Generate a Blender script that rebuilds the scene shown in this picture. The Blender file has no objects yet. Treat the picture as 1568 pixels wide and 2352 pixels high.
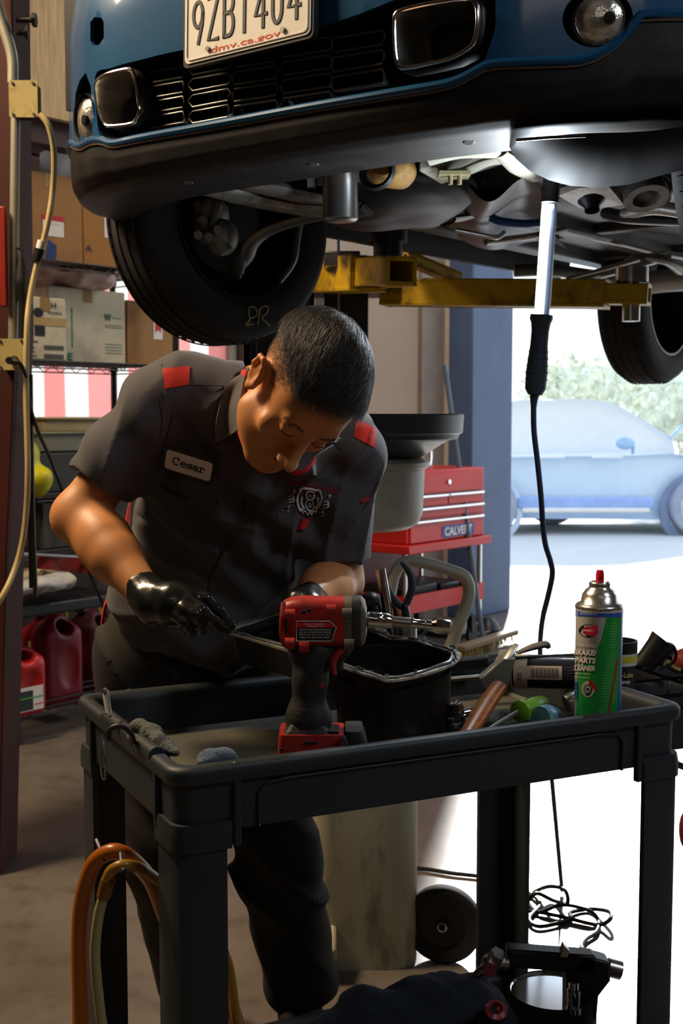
import bpy, bmesh, math, random
import numpy as np
from mathutils import Vector, Matrix
from mathutils.bvhtree import BVHTree
random.seed(7); np.random.seed(7)
SC = bpy.context.scene; COL = SC.collection
# ------------------------------------------------------------------ camera
FPX = 2800.0; CAMH = 1.38; PITCH = math.atan((1176-950)/FPX)
cd = bpy.data.cameras.new('camera'); cam = bpy.data.objects.new('camera', cd); COL.objects.link(cam)
cam.location = (0, 0, CAMH); cam.rotation_euler = (math.pi/2-PITCH, 0, 0)
cd.sensor_fit = 'VERTICAL'; cd.sensor_height = 36; cd.lens = 36*FPX/2352
cd.clip_start = .05; cd.clip_end = 200
cd.dof.use_dof = True; cd.dof.focus_distance = 2.0; cd.dof.aperture_fstop = 9
SC.camera = cam
SC.view_settings.view_transform = 'Standard'; SC.view_settings.look = 'None'
SC.view_settings.exposure = 0.0; SC.view_settings.gamma = 1; SC.view_settings.use_curve_mapping = False
SC.cycles.max_bounces = 7; SC.cycles.diffuse_bounces = 4; SC.cycles.glossy_bounces = 4
SC.cycles.transmission_bounces = 5; SC.cycles.sample_clamp_indirect = 3.0
SC.cycles.caustics_reflective = False; SC.cycles.caustics_refractive = False
# ------------------------------------------------------------------ sky, sun, lamps, added fill lights
W = bpy.data.worlds.new('world'); SC.world = W; W.use_nodes = True
nt = W.node_tree; bg = nt.nodes['Background']
tc = nt.nodes.new('ShaderNodeTexCoord'); sx = nt.nodes.new('ShaderNodeSeparateXYZ'); cr = nt.nodes.new('ShaderNodeValToRGB')
nt.links.new(tc.outputs['Generated'], sx.inputs[0]); nt.links.new(sx.outputs[2], cr.inputs[0]); nt.links.new(cr.outputs[0], bg.inputs[0])
cr.color_ramp.elements[0].position = 0.0; cr.color_ramp.elements[0].color = (.93, .95, .93, 1)
cr.color_ramp.elements[1].position = .6; cr.color_ramp.elements[1].color = (.62, .78, 1, 1)
bg.inputs[1].default_value = 1.7
def lamp(name, kind, loc, aim, energy, color, **kw):
    d = bpy.data.lights.new(name, kind); d.energy = energy; d.color = color
    for k, v in kw.items(): setattr(d, k, v)
    o = bpy.data.objects.new(name, d); COL.objects.link(o); o.location = loc
    o.rotation_euler = (Vector(aim)-Vector(loc)).to_track_quat('-Z', 'Y').to_euler()
    return o
SUN_AZ = (.17, 1.0); SUN_EL = math.radians(27)
sv = Vector((SUN_AZ[0], SUN_AZ[1], 0)).normalized()*math.cos(SUN_EL)+Vector((0, 0, math.sin(SUN_EL)))
lamp('sun', 'SUN', sv*20, (0, 0, 0), 7.5, (1, .97, .93), angle=math.radians(2.5))
lamp('shop_lamp_left', 'AREA', (-2.1, 2.7, 3.8), (-.45, 2.3, 1.2), 150, (1, .74, .46), size=.7)
lamp('shop_lamp_rear', 'AREA', (-2.9, 3.9, 3.6), (-1.4, 5.2, 1.0), 46, (1, .80, .58), size=.8)
lamp('wall_fill_far', 'AREA', (1.3, 5.6, 3.9), (.3, 7.4, 1.4), 60, (1, .93, .85), size=1.0)  # added fill that brightens the beige wall, not a known fixture
lamp('front_fill_right', 'AREA', (2.3, .6, 3.3), (.5, 2.2, 1.0), 22, (.86, .93, 1), size=.8)  # added cool fill for the spray can, cart and bumper
lamp('overhead_fill', 'AREA', (.2, -1.6, 3.4), (.2, 2.6, 2.0), 4.5, (1, .86, .72), shape='RECTANGLE', size=2.4, size_y=.25)  # added long light behind the camera: front fill and chrome reflections
door_portal = lamp('door_portal', 'AREA', (2.6, 7.2, 1.65), (1.4, 5.7, 1.55), 1, (1, 1, 1), shape='RECTANGLE', size=5.2, size_y=3.3)
door_portal.data.cycles.is_portal = True
# ------------------------------------------------------------------ pixel <-> world
_c, _s = math.cos(PITCH), math.sin(PITCH)
def ray(px, py):
    x = (px-784)/FPX; y = -(py-1176)/FPX
    d = np.array([x, _c+y*_s, -_s+y*_c]); return d/d[1]
CAM = np.array([0, 0, CAMH])
def P(px, py, Y): return CAM+ray(px, py)*Y
def Pz(px, py, z):
    d = ray(px, py); return CAM+d*((z-CAMH)/d[2])
A = lambda *a: np.array(a, float)
def nrm(v): v = np.asarray(v, float); return v/max(1e-12, np.linalg.norm(v))
def S(r, g, b):
    f = lambda c: (c/255/12.92) if c/255 <= .04045 else ((c/255+.055)/1.055)**2.4
    return (f(r), f(g), f(b))
# ------------------------------------------------------------------ materials
MATS = {}
def mat(name, col, rough=.5, metal=0., var=.12, scale=8., bump=0., bscale=40., dirt=None, dirt_amt=.5, dirt_scale=5., coat=0., trans=0., emit=None, estr=0., stretch=None, sheen=0., sss=0., ior=1.45, alpha=1.):
    if name in MATS: return MATS[name]
    m = bpy.data.materials.new(name); m.use_nodes = True; t = m.node_tree; b = t.nodes['Principled BSDF']; N = t.nodes.new; K = t.links.new
    c = tuple(col)+(1,)
    tc = N('ShaderNodeTexCoord'); mp = N('ShaderNodeMapping'); K(tc.outputs['Object'], mp.inputs[0])
    if stretch: mp.inputs['Scale'].default_value = stretch
    n = N('ShaderNodeTexNoise'); n.inputs['Scale'].default_value = scale; n.inputs['Detail'].default_value = 5; K(mp.outputs[0], n.inputs[0])
    r = N('ShaderNodeValToRGB'); K(n.outputs[0], r.inputs[0])
    r.color_ramp.elements[0].position = .3; r.color_ramp.elements[1].position = .7
    r.color_ramp.elements[0].color = tuple(x*(1-var) for x in col)+(1,); r.color_ramp.elements[1].color = tuple(min(1, x*(1+var)) for x in col)+(1,)
    out = r.outputs[0]
    if dirt:
        n2 = N('ShaderNodeTexNoise'); n2.inputs['Scale'].default_value = dirt_scale; n2.inputs['Detail'].default_value = 8; n2.inputs['Roughness'].default_value = .65; K(mp.outputs[0], n2.inputs[0])
        r2 = N('ShaderNodeValToRGB'); K(n2.outputs[0], r2.inputs[0]); r2.color_ramp.elements[0].position = .5; r2.color_ramp.elements[1].position = .68
        r2.color_ramp.elements[0].color = (0, 0, 0, 1); r2.color_ramp.elements[1].color = (dirt_amt,)*3+(1,)
        mx = N('ShaderNodeMix'); mx.data_type = 'RGBA'; K(r2.outputs[0], mx.inputs[0]); K(out, mx.inputs[6]); mx.inputs[7].default_value = tuple(dirt)+(1,)
        out = mx.outputs[2]
    K(out, b.inputs['Base Color'])
    b.inputs['Roughness'].default_value = rough; b.inputs['Metallic'].default_value = metal
    b.inputs['Coat Weight'].default_value = coat; b.inputs['Coat Roughness'].default_value = .08
    b.inputs['Transmission Weight'].default_value = trans; b.inputs['IOR'].default_value = ior
    b.inputs['Sheen Weight'].default_value = sheen; b.inputs['Alpha'].default_value = alpha
    if sss:
        b.inputs['Subsurface Weight'].default_value = sss; b.inputs['Subsurface Radius'].default_value = (.012, .005, .003); b.inputs['Subsurface Scale'].default_value = 1
    if emit: b.inputs['Emission Color'].default_value = tuple(emit)+(1,); b.inputs['Emission Strength'].default_value = estr
    if bump:
        n3 = N('ShaderNodeTexNoise'); n3.inputs['Scale'].default_value = bscale; n3.inputs['Detail'].default_value = 6; K(mp.outputs[0], n3.inputs[0])
        bp = N('ShaderNodeBump'); bp.inputs['Strength'].default_value = bump; bp.inputs['Distance'].default_value = .01; K(n3.outputs[0], bp.inputs['Height']); K(bp.outputs[0], b.inputs['Normal'])
    MATS[name] = m; return m
# ------------------------------------------------------------------ mesh builder
WL = {}
class MB:
    def __init__(s): s.v = []; s.f = []; s.m = []
    def add(s, vs, fs, m=0):
        o = len(s.v); s.v.extend([tuple(map(float, q)) for q in vs]); s.f.extend([tuple(i+o for i in f) for f in fs]); s.m.extend([m]*len(fs)); return s
    def box(s, c, sz, ax=None, m=0):
        c = A(*c); ax = np.eye(3) if ax is None else np.array([nrm(a) for a in ax])
        vs = [c+ax[0]*sz[0]/2*i+ax[1]*sz[1]/2*j+ax[2]*sz[2]/2*k for i in (-1, 1) for j in (-1, 1) for k in (-1, 1)]
        fs = [(0, 1, 3, 2), (4, 6, 7, 5), (0, 4, 5, 1), (2, 3, 7, 6), (0, 2, 6, 4), (1, 5, 7, 3)]
        if np.linalg.det(ax) < 0: fs = [f[::-1] for f in fs]
        return s.add(vs, fs, m)
    def cyl(s, a, b, r0, r1=None, n=20, m=0, cap=True): return s.tube([a, b], [r0, r0 if r1 is None else r1], n, m=m, caps=cap)
    def tube(s, pts, r, n=10, closed=False, caps=True, sub=0, m=0, flat=1., up=None):
        pts = [np.asarray(p, float) for p in pts]
        if not hasattr(r, '__len__'): r = [r]*len(pts)
        if sub: pts, r = spline(pts, list(r), sub, closed)
        k = len(pts); T = []
        for i in range(k):
            a = pts[(i-1) % k] if (closed or i > 0) else pts[i]; b = pts[(i+1) % k] if (closed or i < k-1) else pts[i]
            T.append(nrm(b-a))
        u = np.cross(T[0], A(0, 0, 1) if up is None else up)
        if np.linalg.norm(u) < 1e-3: u = np.cross(T[0], A(1, 0, 0))
        u = nrm(u); vs = []
        for i in range(k):
            u = u-T[i]*np.dot(u, T[i]); u = nrm(u); w = np.cross(T[i], u)
            for j in range(n):
                t = 2*math.pi*j/n; vs.append(pts[i]+r[i]*(math.cos(t)*u+flat*math.sin(t)*w))
        fs = []
        for i in range(k if closed else k-1):
            for j in range(n):
                a = i*n+j; b = i*n+(j+1) % n; c = ((i+1) % k)*n+(j+1) % n; d = ((i+1) % k)*n+j; fs.append((a, b, c, d))
        if caps and not closed: fs.append(tuple(range(n))[::-1]); fs.append(tuple((k-1)*n+j for j in range(n)))
        return s.add(vs, fs, m)
    def lathe(s, prof, o, axis=(0, 0, 1), n=40, m=0, close=False):
        axis = nrm(axis); u = np.cross(axis, A(0, 1, 0))
        if np.linalg.norm(u) < 1e-3: u = np.cross(axis, A(1, 0, 0))
        u = nrm(u); w = np.cross(axis, u); o = A(*o); vs = []
        for r, h in prof:
            for j in range(n):
                t = 2*math.pi*j/n; vs.append(o+axis*h+r*(math.cos(t)*u+math.sin(t)*w))
        fs = []; k = len(prof)
        for i in range(k if close else k-1):
            for j in range(n):
                i2 = (i+1) % k; fs.append((i*n+j, i*n+(j+1) % n, i2*n+(j+1) % n, i2*n+j))
        return s.add(vs, fs, m)
    def prism(s, poly, o, U, V, Wv, m=0):
        o = A(*o); U = A(*U); V = A(*V); Wv = A(*Wv); n = len(poly)
        vs = [o+U*p[0]+V*p[1] for p in poly]+[o+U*p[0]+V*p[1]+Wv for p in poly]
        fs = [tuple(range(n))[::-1], tuple(range(n, 2*n))]+[(i, (i+1) % n, n+(i+1) % n, n+i) for i in range(n)]
        return s.add(vs, fs, m)
    def grid(s, fn, nu, nv, m=0):
        vs = [fn(i/nu, j/nv) for i in range(nu+1) for j in range(nv+1)]
        return s.add(vs, [(i*(nv+1)+j, (i+1)*(nv+1)+j, (i+1)*(nv+1)+j+1, i*(nv+1)+j+1) for i in range(nu) for j in range(nv)], m)
    def ball(s, c, r, n=16, m=0, ax=None):
        r = A(*r) if hasattr(r, '__len__') else A(r, r, r); ax = np.eye(3) if ax is None else np.array([nrm(a) for a in ax]); c = A(*c)
        k = n//2; vs = []
        for i in range(k+1):
            th = math.pi*i/k
            for j in range(n):
                ph = 2*math.pi*j/n; q = A(math.sin(th)*math.cos(ph), math.sin(th)*math.sin(ph), math.cos(th))*r; vs.append(c+q@ax)
        return s.add(vs, [(i*n+j, (i+1)*n+j, (i+1)*n+(j+1) % n, i*n+(j+1) % n) for i in range(k) for j in range(n)], m)
    def build(s, name, mats, parent=None, bevel=0, smooth=35, solid=0, base=None, sub=0):
        me = bpy.data.meshes.new(name)
        V = np.array(s.v, float).reshape(-1, 3)
        if parent is not None: off = WL[parent.name]
        else:
            off = A(*base) if base is not None else A((V[:, 0].min()+V[:, 0].max())/2, (V[:, 1].min()+V[:, 1].max())/2, V[:, 2].min())
        me.from_pydata((V-off).tolist(), [], s.f)
        if not isinstance(mats, (list, tuple)): mats = [mats]
        for q in mats: me.materials.append(q)
        if len(mats) > 1: me.polygons.foreach_set('material_index', s.m)
        bm = bmesh.new(); bm.from_mesh(me); bmesh.ops.remove_doubles(bm, verts=bm.verts, dist=1e-5); bmesh.ops.recalc_face_normals(bm, faces=bm.faces); bm.to_mesh(me); bm.free()
        me.polygons.foreach_set('use_smooth', [True]*len(me.polygons))
        if smooth < 180: me.set_sharp_from_angle(angle=math.radians(smooth))
        o = bpy.data.objects.new(name, me); COL.objects.link(o)
        if parent is not None: o.parent = parent; WL[o.name] = off
        else: o.location = off; WL[o.name] = off
        if solid: md = o.modifiers.new('thickness', 'SOLIDIFY'); md.thickness = solid; md.offset = 0; es = o.modifiers.new('split', 'EDGE_SPLIT'); es.split_angle = math.radians(50)
        if sub: md = o.modifiers.new('subdivision', 'SUBSURF'); md.levels = sub; md.render_levels = sub
        if bevel: md = o.modifiers.new('bevel', 'BEVEL'); md.width = bevel; md.segments = 2; md.limit_method = 'ANGLE'; md.angle_limit = math.radians(40)
        return o
def spline(pts, r, sub, closed=False):
    n = len(pts); P_ = []; R_ = []
    g = (lambda i: i % n) if closed else (lambda i: min(max(i, 0), n-1))
    for i in range(n if closed else n-1):
        p0, p1, p2, p3 = (np.asarray(pts[g(i+k)], float) for k in (-1, 0, 1, 2)); r1, r2 = r[g(i)], r[g(i+1)]
        for j in range(sub):
            t = j/sub; P_.append(.5*(2*p1+(p2-p0)*t+(2*p0-5*p1+4*p2-p3)*t*t+(3*p1-p0-3*p2+p3)*t**3)); R_.append(r1+(r2-r1)*t)
    if not closed: P_.append(np.asarray(pts[-1], float)); R_.append(r[-1])
    return P_, R_
def tag(o, label=None, cat=None, group=None, kind=None):
    if label: o['label'] = label
    if cat: o['category'] = cat
    if group: o['group'] = group
    if kind: o['kind'] = kind
    return o
def thing(name, loc, label, cat, group=None):
    o = bpy.data.objects.new(name, None); COL.objects.link(o); o.location = tuple(map(float, loc)); o.empty_display_size = .1
    WL[o.name] = A(*loc); return tag(o, label, cat, group)
def struct(o): o['kind'] = 'structure'; return o
def copy_tree(o, loc=None, parent=None):
    c = o.copy(); COL.objects.link(c); WL[c.name] = WL.get(o.name, A(0, 0, 0))
    if parent is not None: c.parent = parent
    if loc is not None: c.location = tuple(map(float, loc)); WL[c.name] = A(*loc)
    for ch in list(o.children): copy_tree(ch, None, c)
    return c
def rrect(w, h, r, n=6):
    r = min(r, w/2-1e-4, h/2-1e-4); out = []
    for cx, cy, a0 in ((w/2-r, h/2-r, 0), (-w/2+r, h/2-r, 90), (-w/2+r, -h/2+r, 180), (w/2-r, -h/2+r, 270)):
        for k in range(n+1):
            a = math.radians(a0+90*k/n); out.append((cx+r*math.cos(a), cy+r*math.sin(a)))
    return out
def loft(mb, rings, m=0, cap0=False, cap1=False):
    n = len(rings[0]); vs = [p for r in rings for p in r]; fs = []
    for i in range(len(rings)-1):
        for j in range(n): fs.append((i*n+j, i*n+(j+1) % n, (i+1)*n+(j+1) % n, (i+1)*n+j))
    if cap0: fs.append(tuple(range(n))[::-1])
    if cap1: fs.append(tuple((len(rings)-1)*n+j for j in range(n)))
    mb.add(vs, fs, m)
# flat lettering: text -> verts/faces, centred, unit height
_TG = {}
def text_geo(s, bold=0.):
    if (s, bold) in _TG: return _TG[(s, bold)]
    cu = bpy.data.curves.new('t', 'FONT'); cu.body = s; cu.align_x = 'CENTER'; cu.align_y = 'CENTER'; cu.resolution_u = 3; cu.offset = bold
    o = bpy.data.objects.new('t', cu); COL.objects.link(o); dg = bpy.context.evaluated_depsgraph_get(); dg.update()
    me = bpy.data.meshes.new_from_object(o.evaluated_get(dg)); V = np.array([v.co[:2] for v in me.vertices]).reshape(-1, 2); F = [tuple(p.vertices) for p in me.polygons]
    bpy.data.objects.remove(o); bpy.data.curves.remove(cu); bpy.data.meshes.remove(me)
    mn, mx = V.min(0), V.max(0); V = (V-(mn+mx)/2)/(mx[1]-mn[1]); _TG[(s, bold)] = (V, F, (mx[0]-mn[0])/(mx[1]-mn[1])); return _TG[(s, bold)]
def text_map(mb, s, fn, w, h, cu=0., cv=0., bold=0., m=0, lean=0., mirror=False):
    """letters stretched into a w x h box centred on (cu,cv) of a surface fn(u,v)"""
    V, F, asp = text_geo(s, bold); k = -1 if mirror else 1
    mb.add([fn(cu+k*(x/asp)*w+lean*y*h, cv+y*h) for x, y in V], F, m)
def plane_fn(o, U, V, off=0.):
    o = A(*o); U = nrm(U); V = nrm(V); N = np.cross(U, V)
    return lambda u, v: o+U*u+V*v+N*off
# stroke lettering
def stroke(mb, fn, pts, w, h=.002, m=0):
    """a raised ribbon of width w following pts (u,v) on surface fn(u,v,off)"""
    pts = [A(*p) for p in pts]; n = len(pts); L = []; R = []
    for i in range(n):
        d = nrm((pts[min(i+1, n-1)]-pts[max(i-1, 0)])); q = A(-d[1], d[0]); L.append(pts[i]+q*w/2); R.append(pts[i]-q*w/2)
    for i in (0, n-1):
        d = nrm(pts[1]-pts[0])*-1 if i == 0 else nrm(pts[-1]-pts[-2]); L[i] = L[i]+d*w*.35; R[i] = R[i]+d*w*.35
    vs = [fn(*p, 0) for p in L]+[fn(*p, 0) for p in R]+[fn(*(p*.9+q*.1), h) for p, q in zip(L, R)]+[fn(*(q*.9+p*.1), h) for p, q in zip(L, R)]
    fs = []
    for i in range(n-1):
        fs += [(2*n+i, 2*n+i+1, 3*n+i+1, 3*n+i), (i, i+1, 2*n+i+1, 2*n+i), (n+i, 3*n+i, 3*n+i+1, n+i+1)]
    fs += [(0, 2*n, 3*n, n), (n-1, 2*n-1, 4*n-1, 3*n-1)]
    mb.add(vs, fs, m)
def arc(cx, cy, rx, ry, a0, a1, n=10): return [(cx+rx*math.cos(math.radians(a0+(a1-a0)*i/n)), cy+ry*math.sin(math.radians(a0+(a1-a0)*i/n))) for i in range(n+1)]
# ------------------------------------------------------------------ implicit surfaces
def smin(a, b, k):
    if k <= 0: return np.minimum(a, b)
    h = np.clip(.5+.5*(b-a)/k, 0, 1); return b+(a-b)*h-k*h*(1-h)
def smax(a, b, k): return -smin(-a, -b, k)
def d_cap(p, a, b, ra, rb):
    a = np.asarray(a, np.float32); b = np.asarray(b, np.float32); ab = b-a; t = np.clip(((p-a)@ab)/max(1e-9, float(ab@ab)), 0, 1)
    return np.linalg.norm(p-a-t[:, None]*ab, axis=1)-(ra+(rb-ra)*t)
def d_ell(p, c, r, R=None):
    q = p-np.asarray(c, np.float32)
    if R is not None: q = q@np.asarray(R, np.float32).T
    r = np.asarray(r, np.float32); k0 = np.linalg.norm(q/r, axis=1); k1 = np.linalg.norm(q/(r*r), axis=1)
    return k0*(k0-1)/np.maximum(k1, 1e-6)
class SDF:
    def __init__(s): s.ops = []
    def cap(s, a, b, ra, rb=None, k=.02, sub=False): s.ops.append((lambda p, a=A(*a), b=A(*b), ra=ra, rb=(ra if rb is None else rb): d_cap(p, a, b, ra, rb), k, sub)); return s
    def ell(s, c, r, R=None, k=.02, sub=False): s.ops.append((lambda p, c=A(*c), r=r, R=R: d_ell(p, c, r, R), k, sub)); return s
    def fn(s, f, k=0., mode='u'): s.ops.append((f, k, mode)); return s
    def __call__(s, p):
        d = None
        for f, k, sub in s.ops:
            if sub == 'd': d = d+f(p); continue
            e = f(p)
            if d is None: d = e
            elif sub is True: d = smax(d, -e, k)
            elif sub == 'i': d = smax(d, e, k)
            else: d = smin(d, e, k)
        return d
def iso(field, lo, hi, h, blk=8):
    lo = np.array(lo, float); n = (np.ceil((np.array(hi)-lo)/h/blk).astype(int))*blk+1
    nc = (n-1)//blk
    ax = [lo[i]+np.arange(nc[i])*blk*h+blk*h/2 for i in range(3)]
    G = np.stack(np.meshgrid(*ax, indexing='ij'), -1).reshape(-1, 3).astype(np.float32)
    dc = field(G).reshape(nc)
    F = np.repeat(np.repeat(np.repeat(np.where(dc < 0, -1., 1.).astype(np.float32), blk, 0), blk, 1), blk, 2); F = np.pad(F, ((0, 1),)*3, mode='edge')
    act = np.argwhere(np.abs(dc) < blk*h*1.25)
    loc = np.stack(np.meshgrid(*[np.arange(blk+1)]*3, indexing='ij'), -1).reshape(-1, 3)
    for s0 in range(0, len(act), 512):
        c = act[s0:s0+512]; idx = (c[:, None, :]*blk+loc[None]).reshape(-1, 3)
        F[idx[:, 0], idx[:, 1], idx[:, 2]] = field((lo+idx*h).astype(np.float32))
    sg = F < 0; cs = np.zeros(np.array(F.shape)-1, np.int8)
    for i in (0, 1):
        for j in (0, 1):
            for k in (0, 1): cs += sg[i:i+cs.shape[0], j:j+cs.shape[1], k:k+cs.shape[2]]
    cell = np.argwhere((cs > 0) & (cs < 8)); ids = -np.ones(cs.shape, int); ids[tuple(cell.T)] = np.arange(len(cell))
    acc = np.zeros((len(cell), 3)); cnt = np.zeros(len(cell))
    cor = [(i, j, k) for i in (0, 1) for j in (0, 1) for k in (0, 1)]
    for a in cor:
        for b in cor:
            if sum(b)-sum(a) == 1 and all(x <= y for x, y in zip(a, b)):
                fa = F[tuple((cell+a).T)]; fb = F[tuple((cell+b).T)]; m = (fa < 0) != (fb < 0)
                t = np.where(m, fa/np.where(m, fa-fb, 1), 0)[:, None]; acc += np.where(m[:, None], np.array(a)+t*(np.array(b)-np.array(a)), 0); cnt += m
    V = lo+(cell+acc/cnt[:, None])*h; Q = []
    for d in range(3):
        e1, e2 = [q for q in range(3) if q != d]; sh = list(F.shape); sh[d] -= 1
        sl0 = [slice(None)]*3; sl1 = [slice(None)]*3; sl0[d] = slice(0, -1); sl1[d] = slice(1, None)
        m = sg[tuple(sl0)] != sg[tuple(sl1)]; pos = np.argwhere(m); ok = (pos[:, e1] > 0) & (pos[:, e2] > 0) & (pos[:, e1] < F.shape[e1]-1) & (pos[:, e2] < F.shape[e2]-1); pos = pos[ok]
        o1 = np.zeros(3, int); o1[e1] = 1; o2 = np.zeros(3, int); o2[e2] = 1
        Q.append(np.stack([ids[tuple((pos-o1-o2).T)], ids[tuple((pos-o2).T)], ids[tuple(pos.T)], ids[tuple((pos-o1).T)]], 1))
    Q = np.concatenate(Q); Q = Q[(Q >= 0).all(1)]
    return V, Q
def iso_obj(name, field, lo, hi, h, mt, parent=None, base=None, relax=1):
    V, Q = iso(field, lo, hi, h)
    for _ in range(relax):
        acc = np.zeros_like(V); cnt = np.zeros(len(V))
        for k in range(4): np.add.at(acc, Q[:, k], V[Q[:, (k+1) % 4]]); np.add.at(cnt, Q[:, k], 1)
        V = .5*V+.5*acc/np.maximum(cnt, 1)[:, None]
    off = WL[parent.name] if parent is not None else (A(*base) if base is not None else A(V[:, 0].mean(), V[:, 1].mean(), V[:, 2].min()))
    me = bpy.data.meshes.new(name); me.from_pydata((V-off).tolist(), [], Q.tolist())
    bm = bmesh.new(); bm.from_mesh(me); bmesh.ops.recalc_face_normals(bm, faces=bm.faces); bm.to_mesh(me); bm.free()
    me.polygons.foreach_set('use_smooth', [True]*len(me.polygons)); me.materials.append(mt)
    o = bpy.data.objects.new(name, me); COL.objects.link(o); WL[o.name] = off
    if parent is not None: o.parent = parent
    else: o.location = off
    return o, BVHTree.FromPolygons([tuple(v) for v in V], [tuple(q) for q in Q])
def hit(bvh, px, py, off=0.):
    d = Vector(ray(px, py)).normalized(); r = bvh.ray_cast(Vector(CAM), d)
    if r[0] is None: return None
    n = r[1]
    if n.dot(d) > 0: n = -n
    return np.array(r[0])+np.array(n)*off
def vnoise(p, sc, seed=0.):
    x, y, z = p[:, 0]*sc+seed, p[:, 1]*sc+seed*1.7, p[:, 2]*sc-seed
    return (np.sin(x+1.3*np.sin(y*1.1+.7))*np.cos(y+1.2*np.sin(z*.9))+np.sin(z*1.3+1.1*np.sin(x*.8+2)))*.5
# ================================================================== SETTING
U = A(.643, .766, 0); NN = A(.766, -.643, 0); W0 = A(-1.19, 6.06, 0); ZZ = A(0, 0, 1)
def G(t, s, z): return W0+U*t+NN*s+A(0, 0, z)
def tx(px, s):
    k = (px-784)/FPX; q = W0+NN*s; return (k*q[1]-q[0])/(U[0]-k*U[1])
def gz(px, py, s):
    q = G(tx(px, s), s, 0); return P(px, py, q[1])[2]
GA = [U, NN, ZZ]
m_floor = mat('concrete_floor', S(108, 100, 92), .32, var=.22, scale=3, dirt=S(70, 60, 52), dirt_amt=.55, dirt_scale=9, bump=.05, bscale=30)
m_out = mat('outdoor_concrete', (.62, .62, .60), .8, var=.05, scale=2, dirt=(.4, .4, .4), dirt_amt=.2, dirt_scale=30)
m_wallb = mat('beige_wall', S(150, 134, 118), .75, var=.07, scale=2)
m_walld = mat('dark_wall', S(70, 58, 50), .8, var=.15, scale=3)
m_navy = mat('navy_paint', S(20, 30, 50), .5, var=.15, scale=5)
m_hazepost = mat('blue_haze_tint', S(72, 92, 125), .55, var=.1, scale=5)  # bluish glare at the doorway is put into the post's colour
m_black = mat('black_plastic', (.012, .012, .013), .42, var=.2, scale=12)
m_blackr = mat('black_rubber', (.014, .014, .014), .75, var=.25, scale=20, bump=.1, bscale=120)
m_chrome = mat('chrome', (.75, .75, .76), .12, 1., var=.04)
m_steel = mat('worn_steel', (.45, .44, .43), .32, 1., var=.2, scale=15)
m_red = mat('red_paint', S(196, 40, 36), .4, var=.12, scale=6)
m_dred = mat('dark_red_paint', S(70, 22, 14), .6, var=.25, scale=5)
m_white = mat('white_print', (.78, .77, .74), .6, var=.04)
m_ink = mat('dark_ink', (.012, .016, .035), .5, var=.1)
m_card = mat('cardboard', S(156, 116, 72), .85, var=.1, scale=6, dirt=S(120, 80, 44), dirt_amt=.35, dirt_scale=7)
m_card2 = mat('old_white_carton', S(205, 196, 172), .85, var=.06, scale=6, dirt=S(130, 118, 98), dirt_amt=.5, dirt_scale=6)
m_paper = mat('paper', (.75, .73, .72), .8, var=.04)
def bx(name, c0, c1, m, parent=None, bevel=0):   # box between two garage-frame corners (t,s,z)
    mb = MB(); c = (A(*c0)+A(*c1))/2; d = np.abs(A(*c1)-A(*c0)); mb.box(G(*c), d, GA); return mb.build(name, m, parent, bevel=bevel)
mb = MB(); q = [G(-9.5, -.3, 0), G(-9.5, 7.6, 0), G(3.4, 7.6, 0), G(3.4, -.3, 0)]
mb.add([p for p in q]+[p-A(0, 0, .1) for p in q], [(3, 2, 1, 0), (4, 5, 6, 7), (0, 1, 5, 4), (1, 2, 6, 5), (2, 3, 7, 6), (3, 0, 4, 7)]); struct(mb.build('floor', m_floor))
mb = MB(); q = [G(3.402, -14, 0), G(3.402, 26, 0), G(42, 26, 0), G(42, -30, 0)]
mb.add([p for p in q]+[p-A(0, 0, .1) for p in q], [(3, 2, 1, 0), (4, 5, 6, 7), (0, 1, 5, 4), (1, 2, 6, 5), (2, 3, 7, 6), (3, 0, 4, 7)]); struct(mb.build('floor_outside', m_out))
mb = MB()   # left wall with the window opening
for c0, c1, k in (((-9.5, -.2, 0), (-1.0, 0, 4.2), 1), ((-1.0, -.2, 0), (1.0, 0, 1.22), 1), ((-1.0, -.2, 2.42), (1.0, 0, 4.2), 1), ((1.0, -.2, 0), (1.7, 0, 4.2), 1), ((1.7, -.2, 0), (3.6, 0, 4.2), 0)):
    c = (A(*c0)+A(*c1))/2; mb.box(G(*c), np.abs(A(*c1)-A(*c0)), GA, k)
struct(mb.build('wall_left', [m_wallb, m_walld]))
mb = MB(); mb.box(G(3.5, 6.55, 2.1), (.2, 2.1, 4.2), GA); mb.box(G(3.5, 2.75, 3.75), (.2, 5.5, .9), GA); struct(mb.build('wall_back', m_wallb))
struct(bx('wall_right', (-9.5, 7.6, 0), (3.6, 7.8, 4.2), m_walld)); struct(bx('wall_front', (-9.7, -.2, 0), (-9.5, 7.8, 4.2), m_walld))
struct(bx('ceiling', (-9.7, -.2, 4.2), (3.6, 7.8, 4.35), m_walld))
struct(bx('trim_1', (tx(1046, .12), 0.003, 0), (3.4, .25, 4.198), m_hazepost, bevel=.01))
struct(bx('trim_2', (tx(1029, .06), 0.003, 0), (tx(1045, .1), .06, 4.198), mat('pale_trim', S(190, 175, 160), .7)))
struct(bx('trim_3', (tx(966, .02), 0.003, 0), (tx(1028, .02), .025, 4.198), mat('grey_trim', S(128, 118, 112), .7)))
mb = MB()  # window frame
for c0, c1 in (((-1.0, -.15, 1.22), (-.95, -.05, 2.42)), ((.95, -.15, 1.22), (1.0, -.05, 2.42)), ((-.95, -.15, 1.22), (.95, -.05, 1.27)), ((-.95, -.15, 2.37), (.95, -.05, 2.42))):
    c = (A(*c0)+A(*c1))/2; mb.box(G(*c), np.abs(A(*c1)-A(*c0)), GA)
struct(mb.build('window_1', mat('window_frame', (.3, .28, .25), .6)))
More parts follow.
